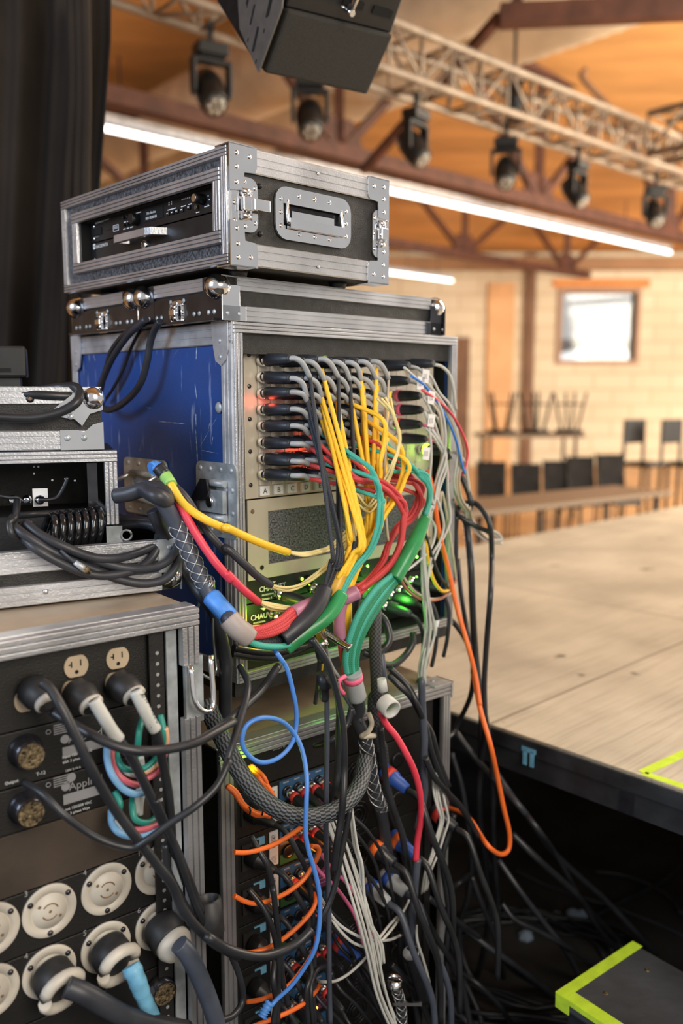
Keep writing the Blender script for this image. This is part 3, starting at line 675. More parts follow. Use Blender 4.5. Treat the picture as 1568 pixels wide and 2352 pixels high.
mb.extr((.018,0,.03),(.018,0,Hh-.03),(-1,0,0),n_,.018,.002); mb.extr((Dp-.018,0,.03),(Dp-.018,0,Hh-.03),(1,0,0),n_,.014,.002)
rivets(mb, [(Dp*.52,Hh-.012),(Dp*.52,.012)], -.003, .003)
to_right(mb, W); mb.box(W-.032,W+.002,.01,Dp,Hh-.002,Hh+.0015).box(0,.03,.01,Dp,Hh-.002,Hh+.0015).box(.02,W-.02,0,.03,Hh-.002,Hh+.0015).box(.02,W-.02,Dp-.03,Dp,Hh-.002,Hh+.0015)
mb.build('edge_extrusion', parent=tc)
for yy, sx in ((0,1),(Dp,-1)):
    for zz, sz in ((0,1),(Hh,-1)):
        c = MB().use('chrome'); a = lambda x,z:(yy+sx*x, zz+sz*z)
        c.prism([a(-.002,-.003),a(.050,-.003),a(.050,.026),a(.046,.034),a(.026,.036),a(.024,.062),a(-.002,.064)], -.0035, -.0055)
        rivets(c, [a(.012,.010),a(.036,.012),a(.012,.03),a(.011,.052)], -.0055, .0036)
        to_right(c, W); c.box(W-.03,W+.0055, yy-.002 if sx>0 else yy-.045, yy+.045 if sx>0 else yy+.002, zz-.003 if sz>0 else zz+.0015, zz-.001 if sz>0 else zz+.0035)
        c.build('corner_fitting', parent=tc)
pR = lambda mb: to_right(mb, W)
zc_ = Hh*.50
butterfly(tc, pR, .028, zc_+.004, .050, .080)
butterfly(tc, pR, Dp-.016, zc_-.004, .040, .080, tongue=False)
hx0 = FT.loc(629,500)[0]; hx1 = FT.loc(802,500)[0]; hz1 = (FT.loc(629,425)[1]+FT.loc(800,460)[1])/2-z0; hz0 = (FT.loc(640,545)[1]+FT.loc(800,578)[1])/2-z0
recess_handle(tc, pR, hx0, hx1, max(hz0,.036), min(hz1,Hh-.036))
s_ = MB().use('black'); rivets(s_, [(.058,Hh-.05),(.058,.05)], 0, .0045, .006); to_right(s_,W).build('rubber_button', parent=tc)
for x in (.06,W-.06):
    for y in (.06,Dp-.06): MB().use('rubber').lathe((x,y,-.008),(0,0,1),[(0,.014),(.010,.017)],14).build('foot', parent=tc)
# left hinge strip seen at the far edge
MB().use('galv').box(-.003,.012,.000,.004,Hh*.33,Hh*.66).build('hinge_plate', parent=tc)

# media player + drawer inside
gx0, gx1 = ix0+ow+.004, ix1-ow-.0005; gzt, gzb = iz1-ow+.002, iz0+ow-.001
gm = gzb+(gzt-gzb)*.50; yp = .022
mp_ = empty('media_player', FTf.w(gx0,yp,z0+gm), FTf.rz, 'black media player with a small lit display, upper unit in the top case', 'media player')
PW, PH = gx1-gx0, gzt-gm
MB().use('black').box(0,.022,0,.004,.001,PH-.001).box(.023,PW,-.002,.004,.001,PH-.001).box(.03,PW-.02,.004,.18,.003,PH-.003).build('faceplate', parent=mp_, bevel=.0008)
r_ = MB().use('chrome'); rivets(r_, [(.012,PH*.22),(.012,PH*.8)], 0, .0045); r_.build('rack_screw', parent=mp_)
def kb(t, x, z, r, l, m='black', name='knob'): return MB().use(m).lathe((x,-.002,z),(0,-1,0),[(0,r),(l*.9,r*.92),(l,r*.8)],20).build(name, parent=t)
fx = lambda px: (px-130)/1.0
def gp(cx_, cy_): a,b = fl(130+cx_/3.92, 320+cy_/3.92, -yp); return a-gx0, b-gm
k1 = gp(735,725); kb(mp_, *k1, .0105, .014)
k2 = gp(1330,545); o = kb(mp_, *k2, .0085, .018); MB().use('chrome').lathe((k2[0],-.0203,k2[1]),(0,-1,0),[(0,.0065),(.0005,.006)],16).build('knob_cap', parent=o)
d0 = gp(805,690); d1 = gp(970,650)
dz = (gp(805,640)[1]+gp(970,590)[1])/2; db = (gp(805,750)[1]+gp(970,705)[1])/2
ds = MB().use('void').box(d0[0],d1[0],-.003,-.002,db,dz).build('display', parent=mp_)
text('No device', .0068, ds, (d0[0]+.008,-.0034,db+(dz-db)*.54), 'print', name='display_text'); text('000 00:00:00', .0068, ds, (d0[0]+.004,-.0034,db+(dz-db)*.14), 'print', name='display_text')
p_ = gp(360,765); text('DENON', .0085, mp_, (p_[0],-.0024,p_[1]), 'print')
p_ = gp(440,735); text('DN-300Z', .0045, mp_, (p_[0],-.0024,p_[1]), 'print')
p_ = gp(355,890); text('USB CH LP', .003, mp_, (p_[0],-.0024,p_[1]), 'dimprint')
b0 = gp(360,870); b1 = gp(415,790); MB().use('void').box(b0[0],b1[0],-.0035,-.002,b0[1],b1[1]).build('power_switch', parent=mp_)
b0 = gp(445,830); b1 = gp(500,800); MB().use('void').box(b0[0],b1[0],-.0026,-.002,b0[1],b1[1]-.002).build('card_slot', parent=mp_)
b0 = gp(522,835); b1 = gp(568,765); mb = MB().use('print'); ringplate(mb, rrect(b0[0],b1[0],b0[1],b1[1],.001), rrect(b0[0]+.001,b1[0]-.001,b0[1]+.001,b1[1]-.001,.0006), -.002,-.0028); mb.use('dimprint').box(b0[0]+.003,b1[0]-.003,-.003,-.002,b0[1]+.004,b0[1]+.009); mb.build('usb_port', parent=mp_)
for cx_, cy_ in ((1018,672),(1058,662),(1100,650),(1145,638),(1207,615)):
    p_ = gp(cx_,cy_); bt = MB().use('black').box(p_[0]-.004,p_[0]+.004,-.005,-.002,p_[1]-.0032,p_[1]+.0032).build('button', parent=mp_, bevel=.0006)
    MB().use('print').box(p_[0]-.002,p_[0]+.002,-.0053,-.005,p_[1]-.001,p_[1]+.001).build('button_mark', parent=bt)
mk = MB().use('print')
for cx_, cy_ in [(1022,572),(1044,566),(1022,590),(1044,584)]+[(1140+k*17,545-k*5) for k in range(5)]+[(1230,490),(1255,480),(1375,510),(1385,545),(1375,590),(1262,552)]:
    p_ = gp(cx_,cy_); mk.box(p_[0]-.0012,p_[0]+.0012,-.0024,-.002,p_[1]-.0011,p_[1]+.0011)
for x0,y0,x1,y1 in ((615,750,635,745),(645,742,662,738),(610,812,632,806),(642,804,662,800),(672,795,698,790),(1010,640,1085,620),(1130,610,1172,598),(1197,590,1228,580),(1340,610,1385,600),(1255,575,1298,565),(1265,662,1296,655),(725,668,770,655)):
    a_ = gp(x0,y0); c_ = gp(x1,y1); mk.box(a_[0],c_[0],-.0024,-.002,(a_[1]+c_[1])/2-.0008,(a_[1]+c_[1])/2+.0008)
mk.build('printed_mark', parent=mp_)
p_ = gp(1278,615); MB().use('brass').lathe((p_[0],-.002,p_[1]),(0,-1,0),[(0,.0045),(.004,.0042),(.0042,.002)],14).build('headphone_jack', parent=mp_)
for k in range(2):
    p_ = gp(625+k*40,715-k*8); kb(mp_, p_[0], p_[1]+.001, .0028, .006)
    p_ = gp(630+k*36,778-k*8); kb(mp_, p_[0], p_[1]+.001, .0028, .006)

dr = empty('storage_unit', FTf.w(gx0,yp,z0+gzb), FTf.rz, 'black lockable rack drawer with bar handle, lower of the two units in the top case', 'drawer')
PH2 = gm-gzb
MB().use('black').box(0,.020,0,.004,.001,PH2-.001).box(.021,PW,-.003,.004,.001,PH2-.001).box(.03,PW-.02,.004,.2,.003,PH2-.003).build('drawer_front', parent=dr, bevel=.0008)
r_ = MB().use('chrome'); rivets(r_, [(.011,PH2*.2),(.011,PH2*.78)], 0, .0045); r_.build('rack_screw', parent=dr)
def gd(cx_, cy_): a,b = fl(130+cx_/3.92, 320+cy_/3.92, -yp); return a-gx0, b-gzb
h0 = gd(640,880)[0]; h1 = gd(960,830)[0]; hz = PH2*.86
MB().use('alu').prism([(h0+.004,-.003),(h0-.004,-.026),(h0+.006,-.030),(h1-.010,-.030),(h1+.004,-.026),(h1+.018,-.003),(h1+.008,-.003),(h1-.006,-.021),(h0+.004,-.021),(h0+.012,-.003)], hz-.013, hz, 'xy').build('bar_handle', parent=dr, bevel=.001)
p_ = gd(828,945); lk = MB().use('chrome').lathe((p_[0],-.003,p_[1]-.002),(0,-1,0),[(0,.0085),(.006,.0085),(.008,.007),(.008,.003)],18).build('lock', parent=dr)
MB().use('void').box(p_[0]-.0008,p_[0]+.0008,-.0114,-.011,p_[1]-.006,p_[1]+.002).build('keyhole', parent=lk)
p_ = gd(372,985); text('RACKPATH', .0085, dr, (p_[0],-.0034,p_[1]), 'print')
p_ = gd(345,990); mb = MB().use('print'); ringplate(mb, rrect(p_[0],p_[0]+.008,p_[1]-.001,p_[1]+.009,.0015), rrect(p_[0]+.002,p_[0]+.006,p_[1]+.002,p_[1]+.006,.001), -.003,-.0035); mb.build('emblem', parent=dr)

# ---------------- case lids under the top case
zl0 = FA.loc(540,738)[1]; LZ = TZ0-.008-zl0; LWID = FA.loc(1015,730)[0]+.02
def lid(yoff, dep, label, w=LWID, dz=0):
    o = FA.w(-.02, yoff, zl0+.0005+dz); t = empty('case_lid', o, FA.rz, label, 'case lid'); h = LZ
    MB().use('lam').box(.003,w-.003,.003,dep-.003,.001,h-.001).build('lid_shell', parent=t)
    e = MB().use('alu'); n_=(0,-1,0)
    e.extr((.03,.003,h),(w-.035,.003,h),(0,0,-1),n_,h*.32,.004).extr((.03,.003,0),(w-.035,.003,0),(0,0,1),n_,h*.36,.004)
    e.build('front_extrusion', parent=t)
    e = MB().use('alu').extr((.035,.003,h),(dep-.035,.003,h),(0,0,-1),n_,h*.32,.004)
    to_left(e, dep); e.box(0,w,-.001,.022,h-.002,h).box(0,w,dep-.022,dep,h-.002,h).build('end_extrusion', parent=t)
    b = MB().use('blacksteel').box(.03,dep-.03,-.001,.001,.002,h*.62).box(.0,.05,-.0015,.001,0,h*.98).box(dep-.05,dep,-.0015,.001,0,h*.98)
    b.use('galv'); rivets(b, [(x,h*.2) for x in (.018,.034,.060,.075,dep-.075,dep-.06,dep-.034,dep-.018)]+[(dep*.42,h*.54),(dep*.58,h*.54)], -.0015, .0045)
    to_left(b, dep).build('end_plate', parent=t)
    butterfly(t, lambda m: to_left(m, dep), dep/2, h*.27, .045, .040, tongue=False, name='catch')
    for x, y in ((.002,.013),(.002,dep-.016),(w-.010,.012),(w-.014,dep-.016)):
        c = MB().use('chrome').ball((x,y,h-.017),.0215,20)
        c.build('ball_corner', parent=t)
        c = MB().use('blacksteel' if x > .1 else 'chrome'); sy = -1 if y < .1 else 1; yy = .003 if y<.1 else dep-.003
        x_a, x_b = (.0-.001, .034) if x < .1 else (w-.038, w+.001)
        c.box(x_a,x_b, min(yy,yy+sy*.006), max(yy,yy+sy*.006), 0, h*.80).box(x_a if x<.1 else x_a-.012, x_b+(.012 if x<.1 else 0), min(yy,yy+sy*.006), max(yy,yy+sy*.006), 0, h*.34)
        if x > .1: c.box(w-.002,w+.001,min(y-.016,y+.016)-.004,max(y-.016,y+.016)+.004,0,h*.8)
        c.use('galv')
        if sy < 0: rivets(c, [(x_a+.010,h*.16),(x_b-.002,h*.16)], -.003, .0036)
        c.build('corner_brace', parent=t, bevel=.001)
    bx = MB().use('blacksteel').box(-.012,.0,.01,dep-.004,-.0,.004).build('bottom_lip', parent=t)
    return t
ya = FA.side(318,700,-.02)[0]; yb = FA.side(166,710,-.02)[0]
lid(0.0, ya-.004, 'black case lid with chrome ball corners directly under the top case, nearer of the two')
lid(ya+.004, yb-ya-.004, 'black case lid with chrome ball corners behind the nearer lid, half hidden by it', w=LWID-.08)

# ---------------- blue rack
zt = zl0; zb = FA.loc(548,1571)[1]; W = FA.loc(1044,1000)[0]; Dp = .56; Hh = zt-zb; BZ = zb
br = empty('rack_case', FA.w(0,0,zb), FA.rz, 'scratched blue rack flight case with aluminium edges, open face full of audio cables', 'rack case')
MB().use('blue').box(.002,.012,.004,Dp,.006,Hh-.006).box(W-.012,W-.002,.004,Dp,.006,Hh-.006).box(.004,W-.004,.004,Dp,Hh-.012,Hh-.001).box(.004,W-.004,.004,Dp,.001,.012).box(.004,W-.004,Dp-.01,Dp,.006,Hh-.006).build('shell', parent=br)
MB().use('void').box(.012,.014,.02,.5,.012,Hh-.012).box(W-.014,W-.012,.02,.5,.012,Hh-.012).box(.013,W-.013,.02,.5,Hh-.014,Hh-.012).box(.013,W-.013,.02,.5,.012,.014).box(.013,W-.013,.48,.5,.013,Hh-.013).build('inner_lining', parent=br)
e = MB().use('alu').frame(0,W,0,Hh,.006,.018,.010)
e.build('opening_frame', parent=br, bevel=.0015)
e = MB().use('lam').box(.018,W-.018,.006,.020,Hh-.050,Hh-.016).build('header_strip', parent=br)
e = MB().use('alu_dull'); n_=(0,-1,0)
e.extr((.0,0,Hh),(Dp,0,Hh),(0,0,-1),n_,.036,.003).extr((Dp,0,.03),(Dp,0,Hh-.03),(-1,0,0),n_,.030,.003).extr((0,0,.03),(0,0,Hh-.03),(1,0,0),n_,.022,.003).extr((.0,0,0),(Dp,0,0),(0,0,1),n_,.03,.003)
to_left(e, Dp).build('side_extrusion', parent=br)
e = MB().use('alu_dull').box(.0,.03,.004,Dp,Hh-.001,Hh).box(W-.03,W,.004,Dp,Hh-.001,Hh).box(W,W+.002,.0,.03,0,Hh).box(W,W+.002,.0,Dp,Hh-.03,Hh).box(W,W+.002,0,Dp,0,.03).build('edge_extrusion', parent=br)
for x0_, s_ in ((Dp-.006,-1),(.006,1)):
    c = MB().use('alu_dull'); q_ = lambda a,b:(x0_+s_*a, Hh-b)
    P_ = [q_(0,-.002),q_(.045,-.002),q_(.040,.04),q_(.034,.062),q_(.020,.070),q_(.008,.062),q_(0,.045)]
    c.prism(P_ if s_ > 0 else P_[::-1], -.0035,-.006); c.use('galv'); rivets(c, [q_(.021,.030),q_(.020,.056)], -.006, .0042); to_left(c, Dp).build('corner_plate', parent=br)
c = MB().use('galv'); y_,z_ = FA.side(503,936); rivets(c, [(Dp-y_, z_-zb)], 0, .010, .004); to_left(c,Dp).build('round_stud', parent=br)
M['scuff'] = mat('pale_scuff', (.38,.44,.60), .7, 0, .5, 60)
for (xa_,ya_2),(xb_,yb_2),wd_ in (((1255,530),(1252,632),.0022),((1245,790),(1256,885),.0030),((1250,980),(1252,1062),.0036),((1248,1080),(1256,1180),.0028),((1256,1180),(1262,1312),.0038),((1385,1005),(1275,1195),.0010),((1340,1040),(1330,1085),.0022),((1010,1030),(1180,1046),.0016),((1285,1215),(1395,1238),.0012),((928,940),(962,944),.0014),((1208,1075),(1226,1245),.0010),((1372,565),(1376,678),.0008),((905,1140),(890,1225),.0012),((1360,1130),(1352,1180),.0026),((1150,545),(1100,620),.0008),((590,600),(605,640),.0014)):
    A2 = FA.side(xa_/2.8,600+ya_2/2.8,-.001); B2 = FA.side(xb_/2.8,600+yb_2/2.8,-.001); d_ = Vector((0,B2[0]-A2[0],B2[1]-A2[1])); n2_ = Vector((0,-d_.z,d_.y)).normalized(); mb = MB(); rr_ = random.Random(xa_+ya_2); pl_ = []; pr_ = []
    for i in range(9):
        c_ = Vector((.0018,A2[0],A2[1]-zb))+d_*(i/8); w_ = wd_*rr_.uniform(.25,1)*(.3 if i in (0,8) else 1)*.5; pl_.append(c_+n2_*w_); pr_.append(c_-n2_*w_*rr_.uniform(.4,1))
    mb.v = pl_+pr_
    for i in range(8): mb.face([i,i+1,10+i,9+i])
    mb.build('scuff_mark', 'scuff', br)
# skids under the rack
MB().use('lam').box(.002,W-.002,.012,Dp,-.028,-.0002).build('base_board', parent=br)
# two big butterfly fittings on the blue side
def catch(py0, py1, pz0, pz1, wing):
    (ya_, _), (yb_, _) = FA.side(py0,(pz0+pz1)/2), FA.side(py1,(pz0+pz1)/2); zz1 = FA.side((py0+py1)/2,pz0)[1]-zb; zz0 = FA.side((py0+py1)/2,pz1)[1]-zb
    x0,x1 = sorted((Dp-ya_, Dp-yb_)); z0_,z1_ = zz0,zz1; w,h=x1-x0,z1_-z0_; cx_=(x0+x1)/2; zc=(z0_+z1_)/2
    mb = MB().use('galv'); ringplate(mb, rrect(x0,x1,z0_,z1_,.012), rrect(x0+w*.2,x1-w*.2,z0_+h*.24,z1_-h*.24,.006), 0, -.004).box(x0+w*.2,x1-w*.2,0,.001,z0_+h*.24,z1_-h*.24)
    rivets(mb, [(x0+w*f,z1_-h*.09) for f in (.12,.37,.63,.88)]+[(x0+w*f,z0_+h*.09) for f in (.12,.37,.63,.88)]+[(x1-w*.1,zc+h*f) for f in (-.15,.15)], -.004, .0048)
    mb.cyl((cx_-w*.28,-.008,z1_-h*.27),(cx_+w*.28,-.008,z1_-h*.27),.006).cyl((cx_-w*.28,-.008,z0_+h*.27),(cx_+w*.28,-.008,z0_+h*.27),.006)
    o = to_left(mb, Dp).build('butterfly_fitting', parent=br)
    m2 = MB().use('wire' if not wing else 'galv')
    if wing:
        m2.box(cx_-w*.3,cx_+w*.28,-.014,-.006,zc-h*.16,zc+h*.14); m2.use('blacksteel').prism([(cx_-w*.5,zc-h*.05),(cx_-w*.2,zc+h*.28),(cx_-w*.05,zc+h*.28),(cx_,zc+h*.1),(cx_-w*.1,zc)],-.020,-.016)
        m2.use('chrome').lathe((cx_-w*.02,-.014,zc-h*.02),(0,-1,0),[(0,.011),(.004,.010),(.005,.006)],16)
    else:
        m2.tube([(cx_-w*.3,-.006,z1_-h*.28),(cx_-w*.62,-.04,zc-h*.05)],.0035,6); m2.tube([(cx_+w*.3,-.006,z1_-h*.28),(cx_+w*.1,-.04,zc-h*.05)],.0035,6)
    to_left(m2, Dp).build('wing', parent=o)
catch(290,386,1054,1182,False); catch(456,548,1062,1232,True)

# equipment inside the blue rack
GY = .03
def ru(px,py,n=-GY): a,b = FA.loc(px,py,n); return a,b-zb
U1 = .04445
e0 = ru(559,800)[0]; e1_ = e0+.483; zt_ = ru(575,787)[1]; zm = ru(575,1146)[1]; zv = ru(575,1333)[1]
sbx = empty('stage_box', FA.w(e0,GY,zb+zm), FA.rz, 'champagne-grey modular connector unit with rows of plugs labelled A to F, in the blue rack', 'stage box')
PH = zt_-zm-.002; mL = ru(520+170/2.45,1000)[0]-e0; mR = ru(520+1135/2.45,1000)[0]-e0
MB().use('beige').box(0,.483,.0,.004,0,PH).build('ear_panel', parent=sbx, bevel=.0008)
nd = [170,238,316,396,475,547,613,684,752,820,887,947,1005,1060,1135]
md = [ru(520+x/2.45, 900)[0]-e0 for x in nd]
for a_, b_ in zip(md, md[1:]):
    mo = MB().use('module').box(a_+.0006,b_-.0006,-.004,0,.022,PH-.004).build('connector_module', parent=sbx, bevel=.0004)
    s_ = MB().use('blacksteel'); cx_ = (a_+b_)/2; rivets(s_, [(a_+.005,PH-.012),(cx_+.003,PH-.028)], -.004, .003)
    s_.use('ink')
    for z in (PH-.021,): s_.box(cx_-.007,cx_+.004,-.0043,-.004,z,z+.0012)
    for r in range(8):
        z = PH-.046-r*.0268
        s_.box(b_-.004,b_-.0025,-.0043,-.004,z+.012,z+.015); s_.use('chrome'); rivets(s_, [(a_+.004,z+.0135),(a_+.012,z+.0145)], -.004, .0016); s_.use('ink')
    s_.build('module_screw', parent=mo)
s_ = MB().use('blacksteel'); rivets(s_, [(.011,PH*f) for f in (.09,.31,.52,.73,.93)]+[(.472,PH*f) for f in (.09,.31,.73,.93)], 0, .0042); s_.build('rack_screw', parent=sbx)
# letter buttons
for k in range(12):
    if k < 6: xx = ru(520+(205+77*k)/2.45,1127)[0]-e0
    else: xx = ru(520+590/2.45,1127)[0]-e0 + .0305*(k-5)
    pt_ = MB().use('paper').box(xx-.0105,xx+.0105,-.006,0,.004,.021).build('letter_tag', parent=sbx, bevel=.0005)
    text('ABCDEFGHIJKL'[k], .0125, pt_, (xx,-.0064,.0080), 'ink', align='CENTER')
# vent panel
vp = empty('vent_panel', FA.w(e0,GY,zb+zv), FA.rz, 'champagne-grey blank panel with a speckled foam filter window, below the plug rows', 'panel'); PV = zm-zv-.002
wx0 = ru(520+228/2.45,1250)[0]-e0
ringplate(MB().use('beige'), [(0,0),(.483,0),(.483,PV),(0,PV)], [(wx0,.024),(.483-wx0,.024),(.483-wx0,PV-.022),(wx0,PV-.022)], 0, -.004).build('panel_frame', parent=vp)
MB().use('foam').box(wx0-.003,.483-wx0+.003,0,.006,.02,PV-.018).build('foam_filter', parent=vp)
s_ = MB().use('rust'); rivets(s_, [(.011,PV*f) for f in (.15,.86)]+[(.472,PV*f) for f in (.15,.86)], -.004, .0042); s_.use('void').lathe((wx0-.015,-.0042,.020),(0,-1,0),[(0,.0045),(.0003,.004)],14); s_.build('rack_screw', parent=vp)
# data splitters
zz = zv
for k in range(2):
    h = U1*.97; t = empty('data_splitter', FA.w(e0,GY+.006,zb+zz-h), FA.rz, ('upper' if k == 0 else 'lower')+' of two black lighting data splitters with glowing green lights, under the foam panel', 'data splitter', 'lighting data splitters')
    MB().use('black').box(0,.483,0,.004,0,h-.001).box(.02,.463,.004,.2,.002,h-.002).build('faceplate', parent=t, bevel=.0008)
    x_ = .030 if k == 0 else .010
    lg = text('CHAUVET', .0135, t, (x_,-.001,h*.40 if k==0 else h*.30), 'print'); text('PROFESSIONAL', .0040, t, (x_+.006,-.001,h*.22 if k==0 else h*.14), 'print')
    MB().use('print').prism([(x_+.022,h*.74),(x_+.038,h*.74),(x_+.030,h*.62)],-.0012,-.0002).build('emblem', parent=t)
    if k == 0: text('Data Stream 4', .0062, t, (.022,-.001,.0015), 'print')
    for j,x in enumerate((.145,.215,.285,.345,.405)):
        pl_ = MB().use('black').lathe((x,0,h*.45),(0,-1,0),[(0,.012),(.006,.012),(.0065,.009)],16).build('xlr_socket', parent=t)
    for j,x in enumerate((.077,.13,.24,.30,.33,.385,.42,.445)):
        MB().use('led_g' if j % 4 != 1 else 'led_y').dome((x,0,h*(.62 if j%2 else .3)),(0,-1,0),.0026,.003).build('indicator_light', parent=t)
    if k == 1: MB().use('led_o').dome((.068,0,h*.32),(0,-1,0),.003,.003).build('indicator_light', parent=t)
    zz -= U1*.99
# remaining low 1U unit
t = empty('power_strip', FA.w(e0,GY+.03,zb+.022), FA.rz, 'dark low unit at the bottom of the blue rack', 'rack unit'); hh = zz-.03
MB().use('panelblack').box(0,.483,0,.05,0,max(hh,.02)).build('faceplate', parent=t)
MB().use('paper').box(.25,.44,-.001,0,hh*.6,hh*.8).build('label_strip', parent=t)

# ---------------- lower rack under the blue one
zt2 = FL.loc(503,1724)[1]; zt2 = (zt2 + FL.loc(1031,1569)[1])/2; W2 = FL.loc(1031,1700)[0]; 
lr = empty('rack_case', FL.w(0,0,.10), FL.rz, 'tall silver-edged rack case under the blue one, packed with amplifiers and orange cables', 'rack case'); H2 = zt2-.10; D2 = .62
M['woodtop'] = mat('worn_wooden_lid', (.33,.25,.17), .5, 0, .35, 5, .3, 40)
MB().use('lam').box(.002,.012,.004,D2,.006,H2-.006).box(W2-.012,W2-.002,.004,D2,.006,H2-.006).box(.004,W2-.004,.004,D2,.001,.012).box(.004,W2-.004,D2-.01,D2,.006,H2-.006).build('shell', parent=lr)
MB().use('woodtop').box(.004,W2-.004,.004,D2,H2-.012,H2-.001).build('top_board', parent=lr)
MB().use('void').box(.013,W2-.013,.45,.46,.013,H2-.013).build('inner_lining', parent=lr)
e = MB().use('alu'); n_=(0,-1,0)
e.extr((0,.006,H2),(W2,.006,H2),(0,0,-1),n_,.024,.010).extr((0,.006,0),(W2,.006,0),(0,0,1),n_,.024,.010).extr((0,.006,.03),(0,.006,H2-.024),(1,0,0),n_,.027,.010).extr((W2,.006,.03),(W2,.006,H2-.024),(-1,0,0),n_,.022,.010)
e.box(0,W2,.006,.034,H2-.001,H2+.001).build('opening_frame', parent=lr, bevel=.001)
c = MB().use('alu_dull').box(W2-.05,W2+.003,-.006,.04,H2,H2+.003).box(W2,W2+.003,-.006,.04,H2-.03,H2+.003); c.use('galv').dome((W2-.03,.02,H2+.003),(0,0,1),.004).build('corner_plate', parent=lr)
for x in (.06,W2-.06):
    for y in (.06,D2-.06):
        cs = MB().use('blacksteel').box(x-.04,x+.04,y-.035,y+.035,-.012,0).box(x-.022,x-.018,y-.02,y+.02,-.07,-.012).box(x+.018,x+.022,y-.02,y+.02,-.07,-.012).build('caster', parent=lr)
        MB().use('rubber').lathe((x-.016,y,-.0499),(1,0,0),[(0,.044),(.004,.05),(.028,.05),(.032,.044)],20).build('wheel', parent=cs)
for x in (.034, W2-.040): MB().use('blackmatt').box(x-.006,x+.012,.02,.024,.02,H2-.03).build('rack_rail', parent=lr)
# amplifier units
GL = .025
def rl(px,py,n=-GL): return FL.loc(px,py,n)
uz = rl(640,1791)[1]; pit = (rl(640,1791)[1]-rl(640,1892)[1]); ex0 = .045
bk = empty('blank_panel', FL.w(ex0-.01,GL,uz+.002), FL.rz, 'plain black blank panel at the top of the lower rack', 'panel'); MB().use('panelblack').box(0,W2-.07,0,.004,0,max(.02,zt2-.03-uz)).build('blank_face', parent=bk)
p_ = rl(625,1722); text('shure', .012, bk, (p_[0]-ex0+.01, -.001, p_[1]-uz-.004), 'dimprint')
nun = 7
xl0,xl1 = rl(617,1900)[0],rl(637,1900)[0]; xb0,xb1 = rl(641,1850)[0],rl(746,1800)[0]; xp0 = rl(728,1850)[0]
ordn = ['topmost','second','third','fourth','fifth','sixth','seventh']
UNITS = []
for k in range(nun):
    z = uz-(k+1)*pit; h = pit-.0015
    t = empty('amplifier', FL.w(0,GL,z), FL.rz, f'black amplifier with blue, green and plum connector fields, {ordn[k]} from top in lower rack', 'amplifier', 'amplifiers in the lower rack'); UNITS.append(t)
    MB().use('panelblack').box(ex0-.01,W2-.045,0,.30,0,h).build('chassis', parent=t, bevel=.001)
    MB().use('panblue').box(xb0,xb1,-.0012,0,h*.50,h*.97).build('blue_field', parent=t); MB().use('pangreen').box(xb0,xp0-.004,-.0012,0,h*.04,h*.26).build('green_field', parent=t)
    MB().use('panpurple').box(xp0,xb1+.008,-.0015,-.0012,h*.10,h*.62).build('plum_field', parent=t)
    lb = MB().use('paper').box(xl0,xl1,-.0015,0,h*.10,h*.90); lb.use('ink')
    for j in range(9): lb.box(xl0+.004,xl1-.006,-.0018,-.0015,h*(.52+.035*j),h*(.52+.035*j)+(.0009 if j%3 else .0016))
    for j in range(6): lb.box(xl0+.003,xl1-.004,-.0018,-.0015,h*(.16+.03*j),h*(.16+.03*j)+.0005)
    lb.build('barcode_label', parent=t)
    dt = MB().use('dimprint')
    for j in range(4): dt.box(xb0+.008+j*.024,xb0+.020+j*.024,-.0015,-.0012,h*.90,h*.93)
    for j in range(4): dt.box(xp0+.003,xb1+.004,-.0018,-.0015,h*(.2+.09*j),h*(.2+.09*j)+.001)
    dt.build('printed_mark', parent=t)
    for j in range(4):
        x = xb0+.016+j*.0235; MB().use('blacksteel').lathe((x,-.001,h*.70),(0,-1,0),[(0,.0105),(.004,.0105),(.0042,.008)],16).build('xlr_socket', parent=t)
    for j in range(2):
        x = xb0+.018+j*.030; r_ = MB().use('blacksteel'); r_.lathe((x,-.001,h*.30),(0,-1,0),[(0,.0125),(.003,.0125),(.0032,.010),(.001,.009)],18).build('link_socket', parent=t)
    # fan grille and output sockets on the right half
    fg = MB().use('blacksteel')
    for rr in (.012,.020,.028): fg.tube([(xb1+.075+rr*math.cos(i*math.tau/20),-.003,h*.5+min(rr,h*.45)*math.sin(i*math.tau/20)) for i in range(21)], .0012, 5, cap=False)
    fg.build('fan_grille', parent=t)
    for j in range(3):
        x = xb1+.135+j*.045
        if x > W2-.08: continue
        MB().use('black').lathe((x,-.0,h*.5),(0,-1,0),[(0,.015),(.003,.015),(.0032,.011)],18).build('speaker_socket', parent=t)
    MB().use('blackmatt').box(ex0+.010,ex0+.045,-.004,0,h*.25,h*.85).build('mains_inlet', parent=t)
    MB().use('lightblue').box(xl0-.034,xl0-.010,-.002,0,h*.70,h*.88).build('blue_sticker', parent=t)
    MB().use('led_o').dome((xp0-.004,-.001,h*.16),(0,-1,0),.0022,.0025).build('indicator_light', parent=t)

